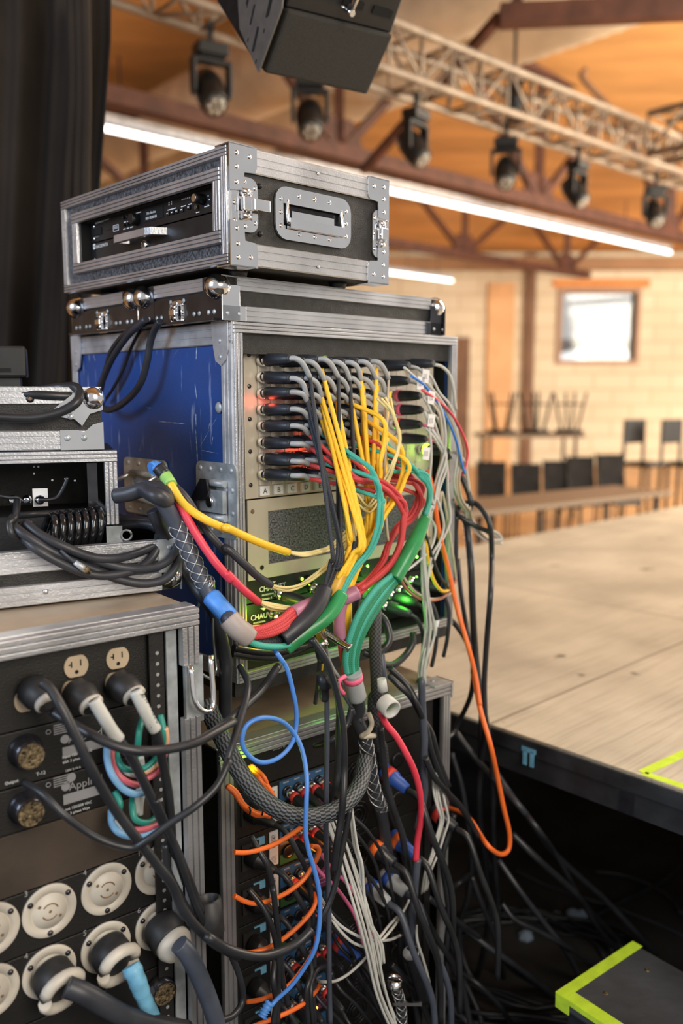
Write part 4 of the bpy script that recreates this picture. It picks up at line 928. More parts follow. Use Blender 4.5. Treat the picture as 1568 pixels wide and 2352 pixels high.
# ---------------- power distribution rack (left)
zd = (FD.loc(0,1468)[1]+FD.loc(452,1396)[1])/2; Wd=.56; Dd=.58; zfl=.10; Hd=zd-zfl
pd = empty('rack_case', FD.w(-Wd,0,zfl), FD.rz, 'power distribution rack with silver edges at the lower left, full of outlets', 'rack case')
MB().use('lam').box(.002,.012,.004,Dd,.006,Hd-.006).box(Wd-.012,Wd-.002,.004,Dd,.006,Hd-.006).box(.004,Wd-.004,.004,Dd,.001,.012).box(.004,Wd-.004,Dd-.01,Dd,.006,Hd-.006).build('shell', parent=pd)
MB().use('woodtop').box(.004,Wd-.004,.004,Dd,Hd-.012,Hd-.001).build('top_board', parent=pd)
MB().use('void').box(.013,Wd-.013,.45,.46,.013,Hd-.013).build('inner_lining', parent=pd)
e = MB().use('alu'); n_=(0,-1,0)
zgap0 = FD.loc(458,1520)[1]-zfl; zgap1 = FD.loc(458,1640)[1]-zfl
e.extr((0,.006,Hd),(Wd,.006,Hd),(0,0,-1),n_,.026,.012).extr((0,.006,0),(Wd,.006,0),(0,0,1),n_,.024,.010).extr((0,.006,.03),(0,.006,Hd-.024),(1,0,0),n_,.026,.010)
e.extr((Wd,.006,.03),(Wd,.006,zgap1),(-1,0,0),n_,.028,.012).extr((Wd,.006,zgap0),(Wd,.006,Hd-.026),(-1,0,0),n_,.028,.012)
e.box(0,Wd,.006,.034,Hd-.001,Hd+.001).build('opening_frame', parent=pd, bevel=.001)
g_ = MB().use('galv').box(Wd-.046,Wd-.030,.008,.012,.02,Hd-.03); g_.build('inner_edge', parent=pd)
g_ = MB().use('galv').box(Wd-.022,Wd+.006,-.002,.006,zgap1-.01,zgap0+.01); g_.use('chrome').tube(sp([(Wd-.018,-.01,zgap0),(Wd-.018,-.02,zgap1+.03),(Wd-.004,-.026,zgap1+.012),(Wd+.012,-.02,zgap1+.02),(Wd+.014,-.01,zgap0+.01)],5),.004,8); g_.build('butterfly_latch', parent=pd)
rx = Wd-.056
rr_ = MB().use('blackmatt').box(rx-.014,rx+.008,.012,.016,.02,Hd-.03); rr_.use('dimprint')
for k in range(40):
    z = Hd-.06-k*.0155
    if z > .05: rr_.lathe((rx-.002,.012,z),(0,-1,0),[(0,.003),(.0004,.0026)],8)
rr_.build('perforated_rail', parent=pd)
for x in (.06,Wd-.06):
    for y in (.06,Dd-.06):
        cs = MB().use('blacksteel').box(x-.04,x+.04,y-.035,y+.035,-.012,0).box(x-.022,x-.018,y-.02,y+.02,-.07,-.012).box(x+.018,x+.022,y-.02,y+.02,-.07,-.012).build('caster', parent=pd)
        MB().use('rubber').lathe((x-.016,y,-.0499),(1,0,0),[(0,.044),(.004,.05),(.028,.05),(.032,.044)],20).build('wheel', parent=cs)
GD = .022; px1 = FD.loc(386,1700,-GD)[0]; px0 = px1-.470
K7 = lambda x,y: (x/2.8, 1400+y/2.8); K8 = lambda x,y: (x/2.8, 1850+y/2.8)
def dl(p, n=-GD): a,b = FD.loc(p[0],p[1],n); return a,b
zl = [FD.loc(x,y,-GD)[1] for x,y in ((200,1440),(200,1640),(200,1762),(200,1862),(200,1998),(200,2135),(200,2290))]
zl.append(zl[-1]-.12)
specs = [('outlet_panel','black panel with ivory outlets numbered 4, 5 and 6, topmost in the power rack'),
 ('breakout_panel','black multipin breakout panel above the one marked Applied, upper of the two'),
 ('breakout_panel','black multipin breakout panel printed Applied, lower of the two'),
 ('blank_panel','dusty black blank panel across the middle of the power rack'),
 ('socket_panel','black panel carrying the unused round white sockets in the power rack'),
 ('socket_panel','black panel carrying the round white sockets with plugs in them'),
 ('lower_breakout_panel','dark panel at the very bottom left of the picture')]
PAN = []
for k,(nm,lb) in enumerate(specs):
    t = empty(nm, FD.w(px0,GD,zl[k+1]), FD.rz, lb, 'panel'); h = zl[k]-zl[k+1]-.0015
    MB().use('dusty' if k==3 else 'panelblack').box(0,px1-px0,0,.004,0,h).build('faceplate', parent=t, bevel=.0012); PAN.append((t,zl[k+1]))
def lp(k, p, n=-GD): a,b = FD.loc(p[0],p[1],n); return a-px0, b-PAN[k][1]
def duplex(k, p, name='outlet_face', cover=False):
    x,z = lp(k,p); w,h=.0165,.0145
    pts = [(x+w*math.cos(a), z+max(-h,min(h,w*1.05*math.sin(a)))) for a in [i*math.tau/28 for i in range(28)]]
    o = MB().use('ivory').prism(pts,-.0035,-.0002).build('outlet', parent=PAN[k][0], bevel=.0006)
    s_ = MB().use('void').box(x+.005,x+.0068,-.0038,-.0034,z+.000,z+.0085).box(x-.0075,x-.0057,-.0038,-.0034,z-.0005,z+.0075).box(x-.0105,x-.0057,-.0038,-.0034,z+.0024,z+.0042)
    s_.lathe((x,-.0034,z-.0075),(0,-1,0),[(0,.0028),(.0004,.0027)],10); s_.build('slot', parent=o)
for p in ((485,362),(752,310)): duplex(0, K7(*p))
for p in ((470,520),(745,465),(172,580)): duplex(0, K7(*p))
for s_,p in (('4',(195,285)),('5',(483,238)),('6',(752,190))): x,z = lp(0,K7(*p)); text(s_, .009, PAN[0][0], (x,-.0005,z), 'dimprint', align='CENTER')
x,z = lp(0,K7(150,195)); MB().use('dimprint').box(x-.045,x+.02,-.003,0,z-.0008,z+.0008).build('label_holder', parent=PAN[0][0])
for k,p in ((1,(162,905)),(2,(162,1270))):
    x,z = lp(k,K7(*p)); o = MB().use('blacksteel').lathe((x,-.0,z),(0,-1,0),[(0,.0225),(.003,.0225),(.004,.0205),(.009,.0205),(.010,.0195),(.014,.0195),(.015,.0180),(.024,.0180)],30).build('multipin_connector', parent=PAN[k][0])
    MB().use('brass').lathe((x,-.024,z),(0,-1,0),[(0,.0165),(.0008,.0165)],30).build('contact_insert', parent=o)
for k,(a,b,c,d) in ((1,((300,790),(400,880),(400,960),(330,770))),(2,((300,1130),(405,1185),(400,1300),(330,1100)))):
    x,z = lp(k,K7(*b)); 
    nm = text('Applied', .0155, PAN[k][0], (x+.008,-.0006,z+.002), 'dimprint'); MB().use('dimprint').lathe((x+.004,-.0,z+.009),(0,-1,0),[(0,.006),(.0006,.006)],14).box(x,x+.058,-.0006,0,z-.016,z-.002).build('emblem', parent=PAN[k][0])
    x,z = lp(k,K7(*c)); text('Input 120/208 VAC', .0052, PAN[k][0], (x,-.0006,z), 'print'); text('60A 3 phase Wye', .0052, PAN[k][0], (x,-.0006,z-.007), 'print')
    x,z = lp(k,K7(*a)); mb = MB().use('dimprint'); mb.tube([(x+.003*math.cos(i*math.tau/12)+.002,-.0006,z+.003*math.sin(i*math.tau/12)) for i in range(13)],.0006,4)
    for j in range(5): mb.box(x+.009,x+.032,-.0006,0,z-.006+j*.003,z-.0048+j*.003)
    mb.build('approval_mark', parent=PAN[k][0])
x,z = lp(2,K7(30,1130)); text('Output', .0058, PAN[2][0], (x,-.0006,z), 'print'); text('T-12', .0065, PAN[2][0], (x+.040,-.0006,z+.001), 'print')
x,z = lp(2,K7(418,1045)); text('120V 5-15 A', .0042, PAN[2][0], (x,-.0006,z), 'print'); x,z = lp(2,K7(458,1080)); MB().use('dimprint').lathe((x,0,z),(0,-1,0),[(0,.0065),(.0008,.006)],16).build('round_button', parent=PAN[2][0])
def socket(k, p, sid, label=None):
    x,z = lp(k,p); t = PAN[k][0]
    o = MB().use('white').lathe((x,-.0002,z),(0,-1,0),[(0,.0372),(.003,.0368),(.0038,.0355),(.0038,.0255),(.0018,.025),(.0018,.0235),(.005,.0228),(.0052,.004)],40).build('twist_lock_socket', parent=t)
    for a in (35,145,268): MB().use('blacksteel').dome((x+.031*math.cos(math.radians(a)),-.0040,z+.031*math.sin(math.radians(a))),(0,-1,0),.0042,.003).build('mounting_screw', parent=o)
    g_ = MB().use('rust')
    for a0,a1 in ((20,140),(200,320)): g_.tube([(x+.011*math.cos(math.radians(a0+(a1-a0)*i/8)),-.0053,z+.011*math.sin(math.radians(a0+(a1-a0)*i/8))) for i in range(9)],.0010,4)
    for dx,dz in ((0,0),(.013,-.010),(-.014,.011)): g_.lathe((x+dx,-.0052,z+dz),(0,-1,0),[(0,.0024),(.0005,.002)],10)
    g_.build('blade_slot', parent=o)
K8p = [K8(-62,800),K8(315,672),K8(682,533),K8(1015,408)]
for p in K8p: socket(4, p, 0)
K9p = [K8(-62,1195),K8(315,1065),K8(678,907),K8(1015,765)]
for p in K9p: socket(5, p, 0)
for s_,p,k in (('3',(168,585),4),('4',(545,448),4),('1',(893,325),4),('4',(168,985),5),('5',(545,835),5),('6',(893,690),5)):
    x,z = lp(k,K8(*p)); text(s_, .011, PAN[k][0], (x,-.0006,z), 'dimprint', align='CENTER')
x,z = lp(6,K8(1020,1165)); o = MB().use('blacksteel').lathe((x,-.0,z),(0,-1,0),[(0,.021),(.010,.021),(.011,.019),(.020,.019)],28).build('multipin_connector', parent=PAN[6][0]); MB().use('brass').lathe((x,-.020,z),(0,-1,0),[(0,.0165),(.0008,.0165)],28).build('contact_insert', parent=o)

# ---------------- tray / lid with cases on top of the power rack
zy0 = zd+.002; zy1 = FY.loc(336,1243)[1]; Hy = zy1-zy0; Wy=.52; Dy=.40
ly = empty('case_lid', FY.w(-Wy,0,zy0), FY.rz, 'upturned black case lid with worn aluminium edges on the power rack, cables coiled over it', 'case lid')
MB().use('lam').box(.003,Wy-.003,.003,.012,.001,Hy-.002).box(.003,Wy-.003,Dy-.012,Dy-.003,.001,Hy-.002).box(.003,.012,.012,Dy-.012,.001,Hy-.002).box(Wy-.012,Wy-.003,.012,Dy-.012,.001,Hy-.002).box(.012,Wy-.012,.012,Dy-.012,.001,.012).build('lid_shell', parent=ly)
e = MB().use('alu').extr((0,.003,Hy),(Wy-.03,.003,Hy),(0,0,-1),(0,-1,0),.032,.004).extr((0,.003,0),(Wy-.03,.003,0),(0,0,1),(0,-1,0),.030,.004); rivets(e, [(Wy-.08,.02),(Wy-.29,.018),(Wy-.2,.018)], -.001, .0042)
e.box(0,Wy-.02,-.001,.014,Hy-.003,Hy).build('front_extrusion', parent=ly)
c = MB().use('galv').box(Wy-.035,Wy+.001,-.003,.004,Hy-.05,Hy+.001).box(Wy-.002,Wy+.001,-.003,.04,0,Hy); rivets(c,[(Wy-.018,Hy-.012),(Wy-.012,Hy-.035)],-.003,.0042); c.build('corner_brace', parent=ly, bevel=.001)
MB().use('chrome').ball((Wy-.014,.006,.018),.0175).build('ball_corner', parent=ly)
MB().use('black').box(.012,Wy-.012,.02,Dy-.02,.012,.020).build('foam_liner', parent=ly)
# open small rack case
zc0 = zy0+.021; zc1 = FC.loc(247,1034)[1]; Hc = zc1-zc0; Wc=.48; Dc=.24
oc = empty('half_rack_case', FC.w(-Wc,0,zc0), FC.rz, 'small open-fronted black case with silver rim standing in the lid at the left', 'rack case')
MB().use('lam').box(.002,.010,.004,Dc,.002,Hc-.002).box(Wc-.010,Wc-.002,.004,Dc,.002,Hc-.002).box(.01,Wc-.01,.004,Dc,Hc-.010,Hc-.002).box(.01,Wc-.01,.004,Dc,.002,.010).box(.01,Wc-.01,Dc-.01,Dc,.01,Hc-.01).build('shell', parent=oc)
e = MB().use('alu').extr((0,.006,Hc),(Wc,.006,Hc),(0,0,-1),(0,-1,0),.018,.009).extr((Wc,.006,Hc-.115),(Wc,.006,Hc-.018),(-1,0,0),(0,-1,0),.020,.009); e.build('opening_rim', parent=oc, bevel=.001)
MB().use('blacksteel').box(Wc-.045,Wc-.030,.012,.016,.012,Hc-.02).build('rack_rail', parent=oc)
MB().use('galv').box(Wc-.02,Wc+.004,.0,.003,Hc-.15,Hc-.118).tube([(Wc+.010+.008*math.cos(i*math.tau/12),.0,Hc-.133+.008*math.sin(i*math.tau/12)) for i in range(13)],.002,6).build('lid_catch', parent=oc)
gc = empty('wireless_receiver', FC.w(-Wc+.014,.05,zc0+.012), FC.rz, 'black receiver unit with gold antenna sockets inside the small open case', 'receiver')
MB().use('blackmatt').box(0,Wc-.05,0,.15,0,.075).box(.0,.22,.0,.15,.08,.135).build('housing', parent=gc)
def lc(px,py,n=-.05): a,b = FC.loc(px,py,n); return a+Wc-.014, b-zc0-.012
MB().use('paper').box(lc(75,1140)[0],lc(110,1140)[0],-.002,0,lc(90,1163)[1],lc(90,1122)[1]).build('paper_tag', parent=gc)
for px,py in ((62,1147),(92,1147),(30,1147)):
    x,z = lc(px,py); MB().use('chrome').lathe((x,-.002,z),(0,-1,0),[(0,.0075),(.004,.0075),(.005,.0055),(.014,.0055),(.015,.003)],14).build('antenna_socket', parent=gc)
s_=MB().use('galv'); rivets(s_, [lc(x,y) for x,y in ((78,1072),(88,1072),(78,1088),(120,1103),(172,1104),(215,1065),(150,1100))], 0, .002); s_.build('screw', parent=gc)
# small case on top of it
za0 = zc1+.0015; za1 = FC.loc(60,888)[1]; Ha = za1-za0; wA = Wc+FC.loc(235,960)[0]
cc = empty('small_case', FC.w(-Wc,0,za0), FC.rz, 'closed small black flight case with ball corner, on top of the open case', 'flight case')
MB().use('lam').box(.002,wA-.002,.003,Dc-.02,.001,Ha-.001).build('shell', parent=cc)
MB().use('alu').extr((0,.003,Ha),(wA-.02,.003,Ha),(0,0,-1),(0,-1,0),.026,.004).extr((0,.003,0),(wA-.02,.003,0),(0,0,1),(0,-1,0),.030,.004).box(0,wA,0,.02,Ha-.002,Ha).build('edge_extrusion', parent=cc)
b_ = MB().use('chrome'); X = wA
b_.prism([(X-.062,.0),(X+.001,.0),(X+.001,.042),(X-.014,.038),(X-.028,.026),(X-.036,.030),(X-.062,.030)],-.0035,-.0015)
b_.prism([(X-.040,.046),(X-.052,.048),(X-.072,.052),(X-.072,.060),(X-.040,.085),(X-.040,Ha-.01),(X+.001,Ha-.01),(X+.001,.060),(X-.018,.054),(X-.030,.036)],-.005,-.003)
b_.use('galv'); rivets(b_,[(X-.052,.018),(X-.028,.018)],-.0035,.0048); rivets(b_,[(X-.060,.062),(X-.046,.050)],-.005,.0048)
b_.build('corner_brace', parent=cc)
MB().use('chrome').ball((X-.012,.004,Ha-.018),.0185).build('ball_corner', parent=cc)
r_=MB().use('black'); rivets(r_,[(FC.loc(70,934)[0]+Wc,Ha-.018)],-.001,.006); r_.use('rust').dome((FC.loc(70,934)[0]+Wc,-.003,Ha-.018),(0,-1,0),.003); r_.build('screw', parent=cc)
# black box device
pb = empty('black_adapter_box', FC.w(FC.loc(0,880,-.05)[0]-.10,.05,za1), FC.rz, 'black plastic junction box on the small case at the far left edge', 'box')
wb_ = FC.loc(62,880,-.05)[0]-FC.loc(0,880,-.05)[0]+.10
MB().use('black').box(0,wb_,0,.10,.014,.062).build('housing', parent=pb, bevel=.004)
MB().use('void').box(wb_-.045,wb_-.022,-.001,0,.022,.028).box(wb_-.09,wb_-.065,-.001,0,.02,.03).build('slot', parent=pb)
MB().use('rubber').box(.0,wb_-.01,.01,.09,0,.014).build('foot', parent=pb)
# ================================================================== plugs and cables
C2 = K(520,700,2.45); C6 = K(520,1120,2.45); C5 = K(0,1000,2.8); C3 = K(0,600,2.8); C7 = K(0,1400,2.8); C8 = K(0,1850,2.8)
C9 = K(440,1500,2.613); C10 = K(440,1850,2.613); C11 = K(968,1500,2.613); C14 = K(740,1640,3.303); C15 = K(500,1720,5.6)
def jit(pts, a, seed):                   # slow sideways wander so that strands of one bundle lie side by side
    r = random.Random(seed); ph = r.uniform(0,6.28); w = [(r.uniform(-1,1), r.uniform(-1,1), r.uniform(-1,1)) for _ in range(3)]
    out = []
    for i, p in enumerate(pts):
        t = i/max(1,len(pts)-1); e = min(1, 3*t)*1
        out.append(p + Vector(tuple((w[0][k]*math.cos(3*t+ph)+w[1][k]*math.sin(5*t+ph)*.5) for k in range(3)))*a*(.35+.65*e))
    return out
# --- plug
def plug(cab, base, d, rows=1.0, ring=None, boot='bootrubber', L=.054, r=.0104):
    """plug children of a cable: metal shell at the panel, rubber boot behind it"""
    d = Vector(d).normalized()
    MB().use('chrome').lathe(base, d, [(0,r*1.0),(.012,r*1.0),(.0125,r*.93),(.016,r*.93)], 16).build('connector_shell', parent=cab)
    mb = MB().use(boot); mb.lathe(base+d*.015, d, [(0,r*1.02),(.004,r*1.08),(.016,r*1.0),(.030,r*.96),(L-.014,r*.86),(L-.004,r*.72),(L,r*.5)], 16)
    mb.build('cable_boot', parent=cab)
    if ring: MB().use(ring).lathe(base+d*.014, d, [(0,r*1.10),(.009,r*1.12)], 16).build('colour_ring', parent=cab)
M['bootrubber'] = mat('blue_black_rubber_boot', (.022,.026,.036), .42, 0, .25, 60)
ux, vx = FA.u, FA.v; PLY = GY-.004
uA, zA = FA.loc(520+193/2.45, 700+314/2.45, -PLY); zH = FA.loc(520+193/2.45, 700+955/2.45, -PLY)[1]; dzr = (zA-zH)/7; duc = md[2]-md[1]
duc = (md[8]-md[1])/7
def sock(c, r): return FA.w(uA+c*duc, PLY, zA-r*dzr)
# empty sockets on the two bare columns and behind the plugs
ROUTE = {
 'black0': C2([(410,470,.13),(450,620,.13),(490,800,.13),(520,960,.13),(545,1120,.14)])+C6([(556,150,.14),(585,300,.14),(582,420,.14),(560,530,.14),(548,590,.14)]),
 'black1': C2([(470,500,.13),(560,640,.135),(620,790,.14),(655,940,.14),(672,1080,.145)])+C6([(665,180,.145),(640,330,.14),(600,460,.14),(568,550,.14),(550,590,.14)]),
 'black2': C2([(600,470,.11),(655,560,.11),(675,700,.11),(720,800,.11),(757,900,.11),(745,1050,.11)])+C6([(728,200,.11),(690,380,.12),(610,520,.13),(560,590,.14)]),
 'yellow0': C2([(520,440,.12),(560,570,.13),(620,680,.14),(690,780,.15),(735,910,.155),(765,1060,.16)])+C6([(770,100,.16),(750,250,.155),(715,370,.15),(665,460,.15),(635,510,.145)]),
 'yellow1': C2([(560,600,.12),(590,760,.13),(620,880,.13),(640,1040,.135)])+C6([(650,60,.14),(680,200,.14),(690,330,.14),(660,430,.14),(635,510,.14)]),
 'yellow2': C2([(750,430,.11),(790,560,.115),(820,700,.12),(835,850,.12),(850,980,.125)])+C6([(850,60,.12),(820,230,.12),(770,360,.12),(710,480,.12),(688,580,.12)]),
 'yellow3': C2([(820,500,.11),(875,640,.115),(890,760,.12),(865,880,.12),(865,960,.12)])+C6([(840,120,.12),(790,300,.12),(730,420,.12),(690,520,.12),(684,590,.12)]),
 'yellow4': C2([(900,660,.12),(960,760,.125),(1000,870,.13),(990,970,.13),(940,1090,.13)])+C6([(880,160,.13),(800,330,.13),(730,470,.125),(692,580,.12)]),
 'teal0': C2([(560,770,.11),(660,840,.12),(770,890,.135),(830,970,.15),(860,1090,.155)])+C6([(862,100,.16),(850,220,.16),(800,350,.155),(720,450,.15),(665,550,.15),(638,620,.15)]),
 'teal1': C2([(700,790,.10),(860,800,.11),(980,870,.12),(1080,940,.13),(1140,1020,.135),(1140,1110,.135),(1112,1200,.135)]),
 'red0': C2([(480,800,.11),(600,880,.115),(720,980,.12),(850,1000,.13),(950,1080,.14),(1000,1170,.145)])+C6([(995,180,.145),(975,320,.145),(910,440,.14),(810,530,.14),(735,585,.14)]),
 'red1': C2([(740,710,.08),(860,790,.09),(980,900,.10),(1060,1000,.105),(1085,1090,.105),(1040,1190,.10)])+C6([(960,230,.10),(900,340,.11),(870,430,.12),(800,530,.13),(735,590,.14)]),
}
mapc = {0:['black0','yellow0','black1','black2','yellow2','yellow2','cream',None],
 1:['black1','yellow0','yellow1','yellow2','yellow2','yellow3','cream',None],
 2:['black1','yellow1','yellow0','yellow3','yellow3','yellow4','yellow3',None],
 3:['black1','yellow0','black1','black2','yellow4','yellow3','yellow4',None],
 4:['red0','teal0','black1','red1','yellow4','teal1','yellow4',None],
 5:['red0','teal0','red0','teal1','red1','teal1','yellow4',None],
 6:['red0','teal0','red0','red1','red1','teal1','red1',None],
 7:['red0','teal0','red1','teal1','red1','red1','teal1',None]}
cmat = {'black':('blkb',.0035,'black braided'),'yellow':('yel',.0040,'yellow'),'teal':('teal',.0038,'teal green braided'),'red':('redb',.0038,'red braided'),'cream':('cream',.0022,'thin cream')}
rown = ['top row','second row from the top','third row from the top','fourth row from the top','fifth row from the top','sixth row from the top','seventh row from the top','bottom row']
out = -vx
for r in range(8):
    for c in range(7):
        key = mapc[r][c]
        if not key: continue
        col = key.rstrip('0123456789'); mt, rad, cn = cmat[col]
        b = sock(c, r); rd = random.Random(r*31+c)
        d = (out + ux*.10 + Vector((0,0,rd.uniform(-.05,.03)))).normalized()
        e = b + d*.068
        drop = -.018 if r < 2 else (-.008 if r < 5 else -.002)
        sl_end = e + d*.010 + ux*(.032+rd.uniform(-.005,.005)) + Vector((0,0,drop*1.5-.003))
        slv = [e-d*.008, e+d*.008+ux*.006, e+d*.012+ux*.018+Vector((0,0,drop*.5)), sl_end]
        if key == 'cream': rt = path(FA, C2([(800,430,.12),(850,500,.13),(880,600,.13),(960,640,.13),(975,760,.13),(940,880,.13),(890,980,.12)])+C6([(890,60,.12),(900,200,.12),(910,300,.12)]))
        else: rt = jit(path(FA, ROUTE[key]), .0065 if col != 'black' else .005, r*17+c*5)
        # join the route at the first point that lies beyond the sleeve
        k0 = 0
        while k0 < len(rt)-4 and ((rt[k0]-sl_end).dot(ux) < .010 or rt[k0].z > sl_end.z-.012): k0 += 1
        pts = [sl_end - (slv[2]-slv[3]).normalized()*-.004, sl_end] + rt[k0:]
        lab = f"{cn} audio cable plugged into column {'ABCDEFG'[c]}, {rown[r]}"
        cb_ = cable('audio_cable', lab, pts, rad, mt, group='audio cables on the connector panel', n=8, sub=6)
        MB().tube(sp(slv,5), .0046, 8).build('label_sleeve', 'grey', cb_)
        plug(cb_, b, d, ring='green_tape' if (r,c) in ((0,3),(0,4)) else None)
# heat-shrink trunks
def trunk(name, lab, pts, r, m, cat='cable trunk', **k): return cable(name, lab, pts, r, m, cat, n=14, **k)
trunk('bundled_cable','black heat-shrunk trunk where the black braided cables join, curving to lower left', path(FA,C6([(552,575,.14),(520,650,.15),(465,725,.155),(390,790,.155),(315,850,.15)])), .0135,'cabgrey')
trunk('bundled_cable','orange-yellow heat-shrunk trunk behind the black one in the lower middle', path(FA,C6([(645,490,.14),(610,570,.14),(570,650,.135),(500,720,.135),(400,780,.135),(340,810,.13)])), [.0125]*36, mat('amber_heatshrink',(.62,.34,.03),.35,0,.1,30))
o = trunk('bundled_cable','dusty mauve heat-shrunk trunk feeding the red strands at lower left', path(FA,C6([(735,588,.14),(640,630,.13),(540,640,.12),(450,670,.13),(365,715,.14)])), .0125,'mauve')
trunk('bundled_cable','mottled green heat-shrunk trunk below the teal cables, running to lower left', path(FA,C6([(645,600,.15),(600,680,.155),(540,745,.155),(460,800,.15),(380,860,.145),(330,900,.14)])), .0130,'greenshrink')
for k,(dx,dy) in enumerate(((0,0),(10,18),(-6,-16),(16,34))):
    cable('red_strand','one of the parallel red strands leaving the mauve trunk at lower left', path(FA,C6([(375+dx,705+dy,.145),(300+dx,765+dy*.8,.155),(220+dx,800+dy*.7,.16),(150,815+dy*.6,.16),(112,822+dy*.6,.155)])), .0058,'redb', group='red strands into the taupe sleeve', n=10)
cable('yellow_strand','yellow strand just above the red strands at lower left', path(FA,C6([(440,720,.14),(330,780,.145),(220,790,.15),(150,792,.15),(112,800,.15)])), .0052,'yelshrink')
cable('teal_strand','teal strand curving below the red strands at lower left', path(FA,C6([(355,885,.15),(280,895,.16),(190,888,.165),(118,862,.155)])), .005,'teal')
cable('black_strand','black braided strand under the red strands at lower left', path(FA,C6([(320,850,.14),(260,868,.15),(190,866,.155),(118,850,.15)])), .006,'blkb')
# the big multicore leaving left
big = path(FA, C6([(128,842,.155),(60,790,.15),(10,735,.14)])+C5([(1480,1180,.135),(1420,1110,.12),(1360,1040,.10),(1300,930,.09),(1220,760,.08),(1140,590,.07),(1060,450,.07),(1000,390,.07)]))
mc = trunk('multicore_cable','thick dark multicore cable rising left with taupe sleeve, blue tape and wire mesh grip', big, .0115,'cabblue_grey')
MB().tube(sp(big[:3],8), [.0165]*16+[.0155], 16).build('taupe_sleeve','tan',mc,label='taupe end sleeve')
MB().tube(sp(big[2:6],6), .0145, 16).build('blue_tape_wrap','blue_tape',mc,label='bright blue tape wrap')
grip(mc, path(FA, C5([(1345,960,.092),(1300,930,.09),(1220,760,.08),(1125,565,.072)])), .0130, 2)
trunk('rubber_grip_handle','dark rubber cable loop wrapped around the far blue-case handle', path(FA,C5([(745,390,.0),(830,375,.02),(920,350,.04),(980,380,.07),(1030,400,.08),(1070,420,.07),(1050,350,.05),(960,340,.03),(870,315,.02)])), .0115,'cabgrey')
trunk('power_cable','thick black cable hanging straight down between the two racks', path(FA,C5([(985,480,.03),(1010,540,.03),(1060,640,.02),(1180,860,.02),(1300,1030,.06),(1380,1140,.06),(1420,1300,.06),(1450,1450,.06),(1450,1568,.06)])+C7([(1445,700,.05),(1420,780,.03)])), .0105,'cabgrey')
# leaving upper left in tape: yellow, red, grey
y_ = path(FA, C5([(1020,215,.02),(1060,255,.04),(1100,320,.06),(1180,440,.08),(1300,530,.10),(1450,600,.11)])+C6([(0,225,.12),(100,272,.12),(220,322,.12),(350,365,.12)]))
c = cable('cable_tail','yellow cable tail arcing from green tape across the left edge of the blue rack', y_, .0062,'yelshrink', n=12)
MB().tube(sp(y_[1:3],6), .0095, 14).build('green_tape_wrap','green_tape',c); MB().tube(sp(path(FA,C5([(975,215,.02),(1000,205,.02),(1030,225,.03)])),6), .010, 14).build('blue_tape_wrap','blue_tape',c); MB().tube(sp(path(FA,C5([(1015,205,.03),(1060,255,.04)])),6), .0100, 14).build('black_tape_wrap','cab',c)
cable('cable_tail','red cable tail running diagonally down from the green tape', path(FA,C5([(1105,340,.05),(1180,490,.08),(1270,650,.10),(1380,810,.12),(1480,925,.13)])+C6([(0,480,.13),(90,570,.13),(180,645,.12)])), .0062,'redc', n=12)
cable('cable_tail','slate grey cable tail between the yellow and red ones', path(FA,C5([(1105,310,.04),(1200,410,.06),(1280,540,.07),(1350,640,.09),(1450,745,.10)])+C6([(0,340,.11),(100,430,.12),(170,495,.12),(250,550,.12)])), .0062,'cabgrey', n=12)
# pale yellow fans
fans = [('pale yellow wire fanning out of the yellow tail', C6([(345,362,.12),(430,378,.125),(520,365,.12),(600,330,.115),(700,250,.11),(800,190,.10),(900,110,.09)]), 5),
        ('pale yellow wire fanning out of the slate grey tail', C6([(245,548,.12),(330,572,.125),(430,545,.12),(520,480,.115),(600,410,.11),(700,270,.10),(800,180,.10)]), 5),
        ('pale yellow wire fanning out of the red tail', C6([(178,640,.12),(260,672,.125),(380,685,.12),(470,660,.115),(580,600,.10),(680,500,.09),(760,400,.09)]), 5)]
for q,(lb,pt,nn) in enumerate(fans):
    for k in range(nn):
        P_ = path(FA, pt); s0_ = P_[0]; J = jit(P_, .008, 100+q*10+k); J[0] = s0_ + (J[0]-s0_)*.2
        cable('signal_wire', lb, J, .0023, 'paleyel', group=lb.replace('wire','wires'), n=7)
for k in range(4):
    cable('signal_wire','thin pale yellow wire dropping through the middle of the tangle', jit(path(FA,C2([(850+k*22,520,.13),(950-k*6,620,.14),(970,760,.14),(930,900,.14),(890,1000,.13)])+C6([(800,120,.12),(720,60+k*10,.12),(705,180,.12),(720,300,.12)])), .008, 200+k), .0022,'paleyel', group='thin pale yellow wires in the tangle', n=7)
# vertical bundle down to the big grey sleeve
trunk('bundled_cable','mauve heat-shrunk trunk hanging vertically left of the yellow one', path(FA,C6([(650,640,.13),(634,720,.13),(634,790,.13),(642,848,.13)])), .0105,'mauve')
trunk('bundled_cable','yellow heat-shrunk trunk hanging vertically in the middle', path(FA,C6([(700,520,.12),(682,600,.12),(680,700,.12),(680,830,.12)])), .0080,'yelshrink')
trunk('bundled_cable','blue-black heat-shrunk trunk hanging vertically right of the yellow one', path(FA,C6([(750,560,.10),(722,640,.10),(716,740,.10),(706,850,.11)])), .0100,'cabgrey')
for k in range(3): cable('red_strand','red strand dropping from the hanging mauve trunk into the grey sleeve', path(FA,C6([(636+k*9,845,.13),(646+k*8,930,.13),(668+k*8,1050,.13)])), .0045,'redb', group='red strands into the grey sleeve')
for k in range(2): cable('yellow_strand','yellow strand dropping from the hanging yellow trunk', path(FA,C6([(678+k*8,825,.12),(682+k*6,880,.125),(700+k*4,1040,.125)])), .004,'yel', group='yellow strands into the grey sleeve')
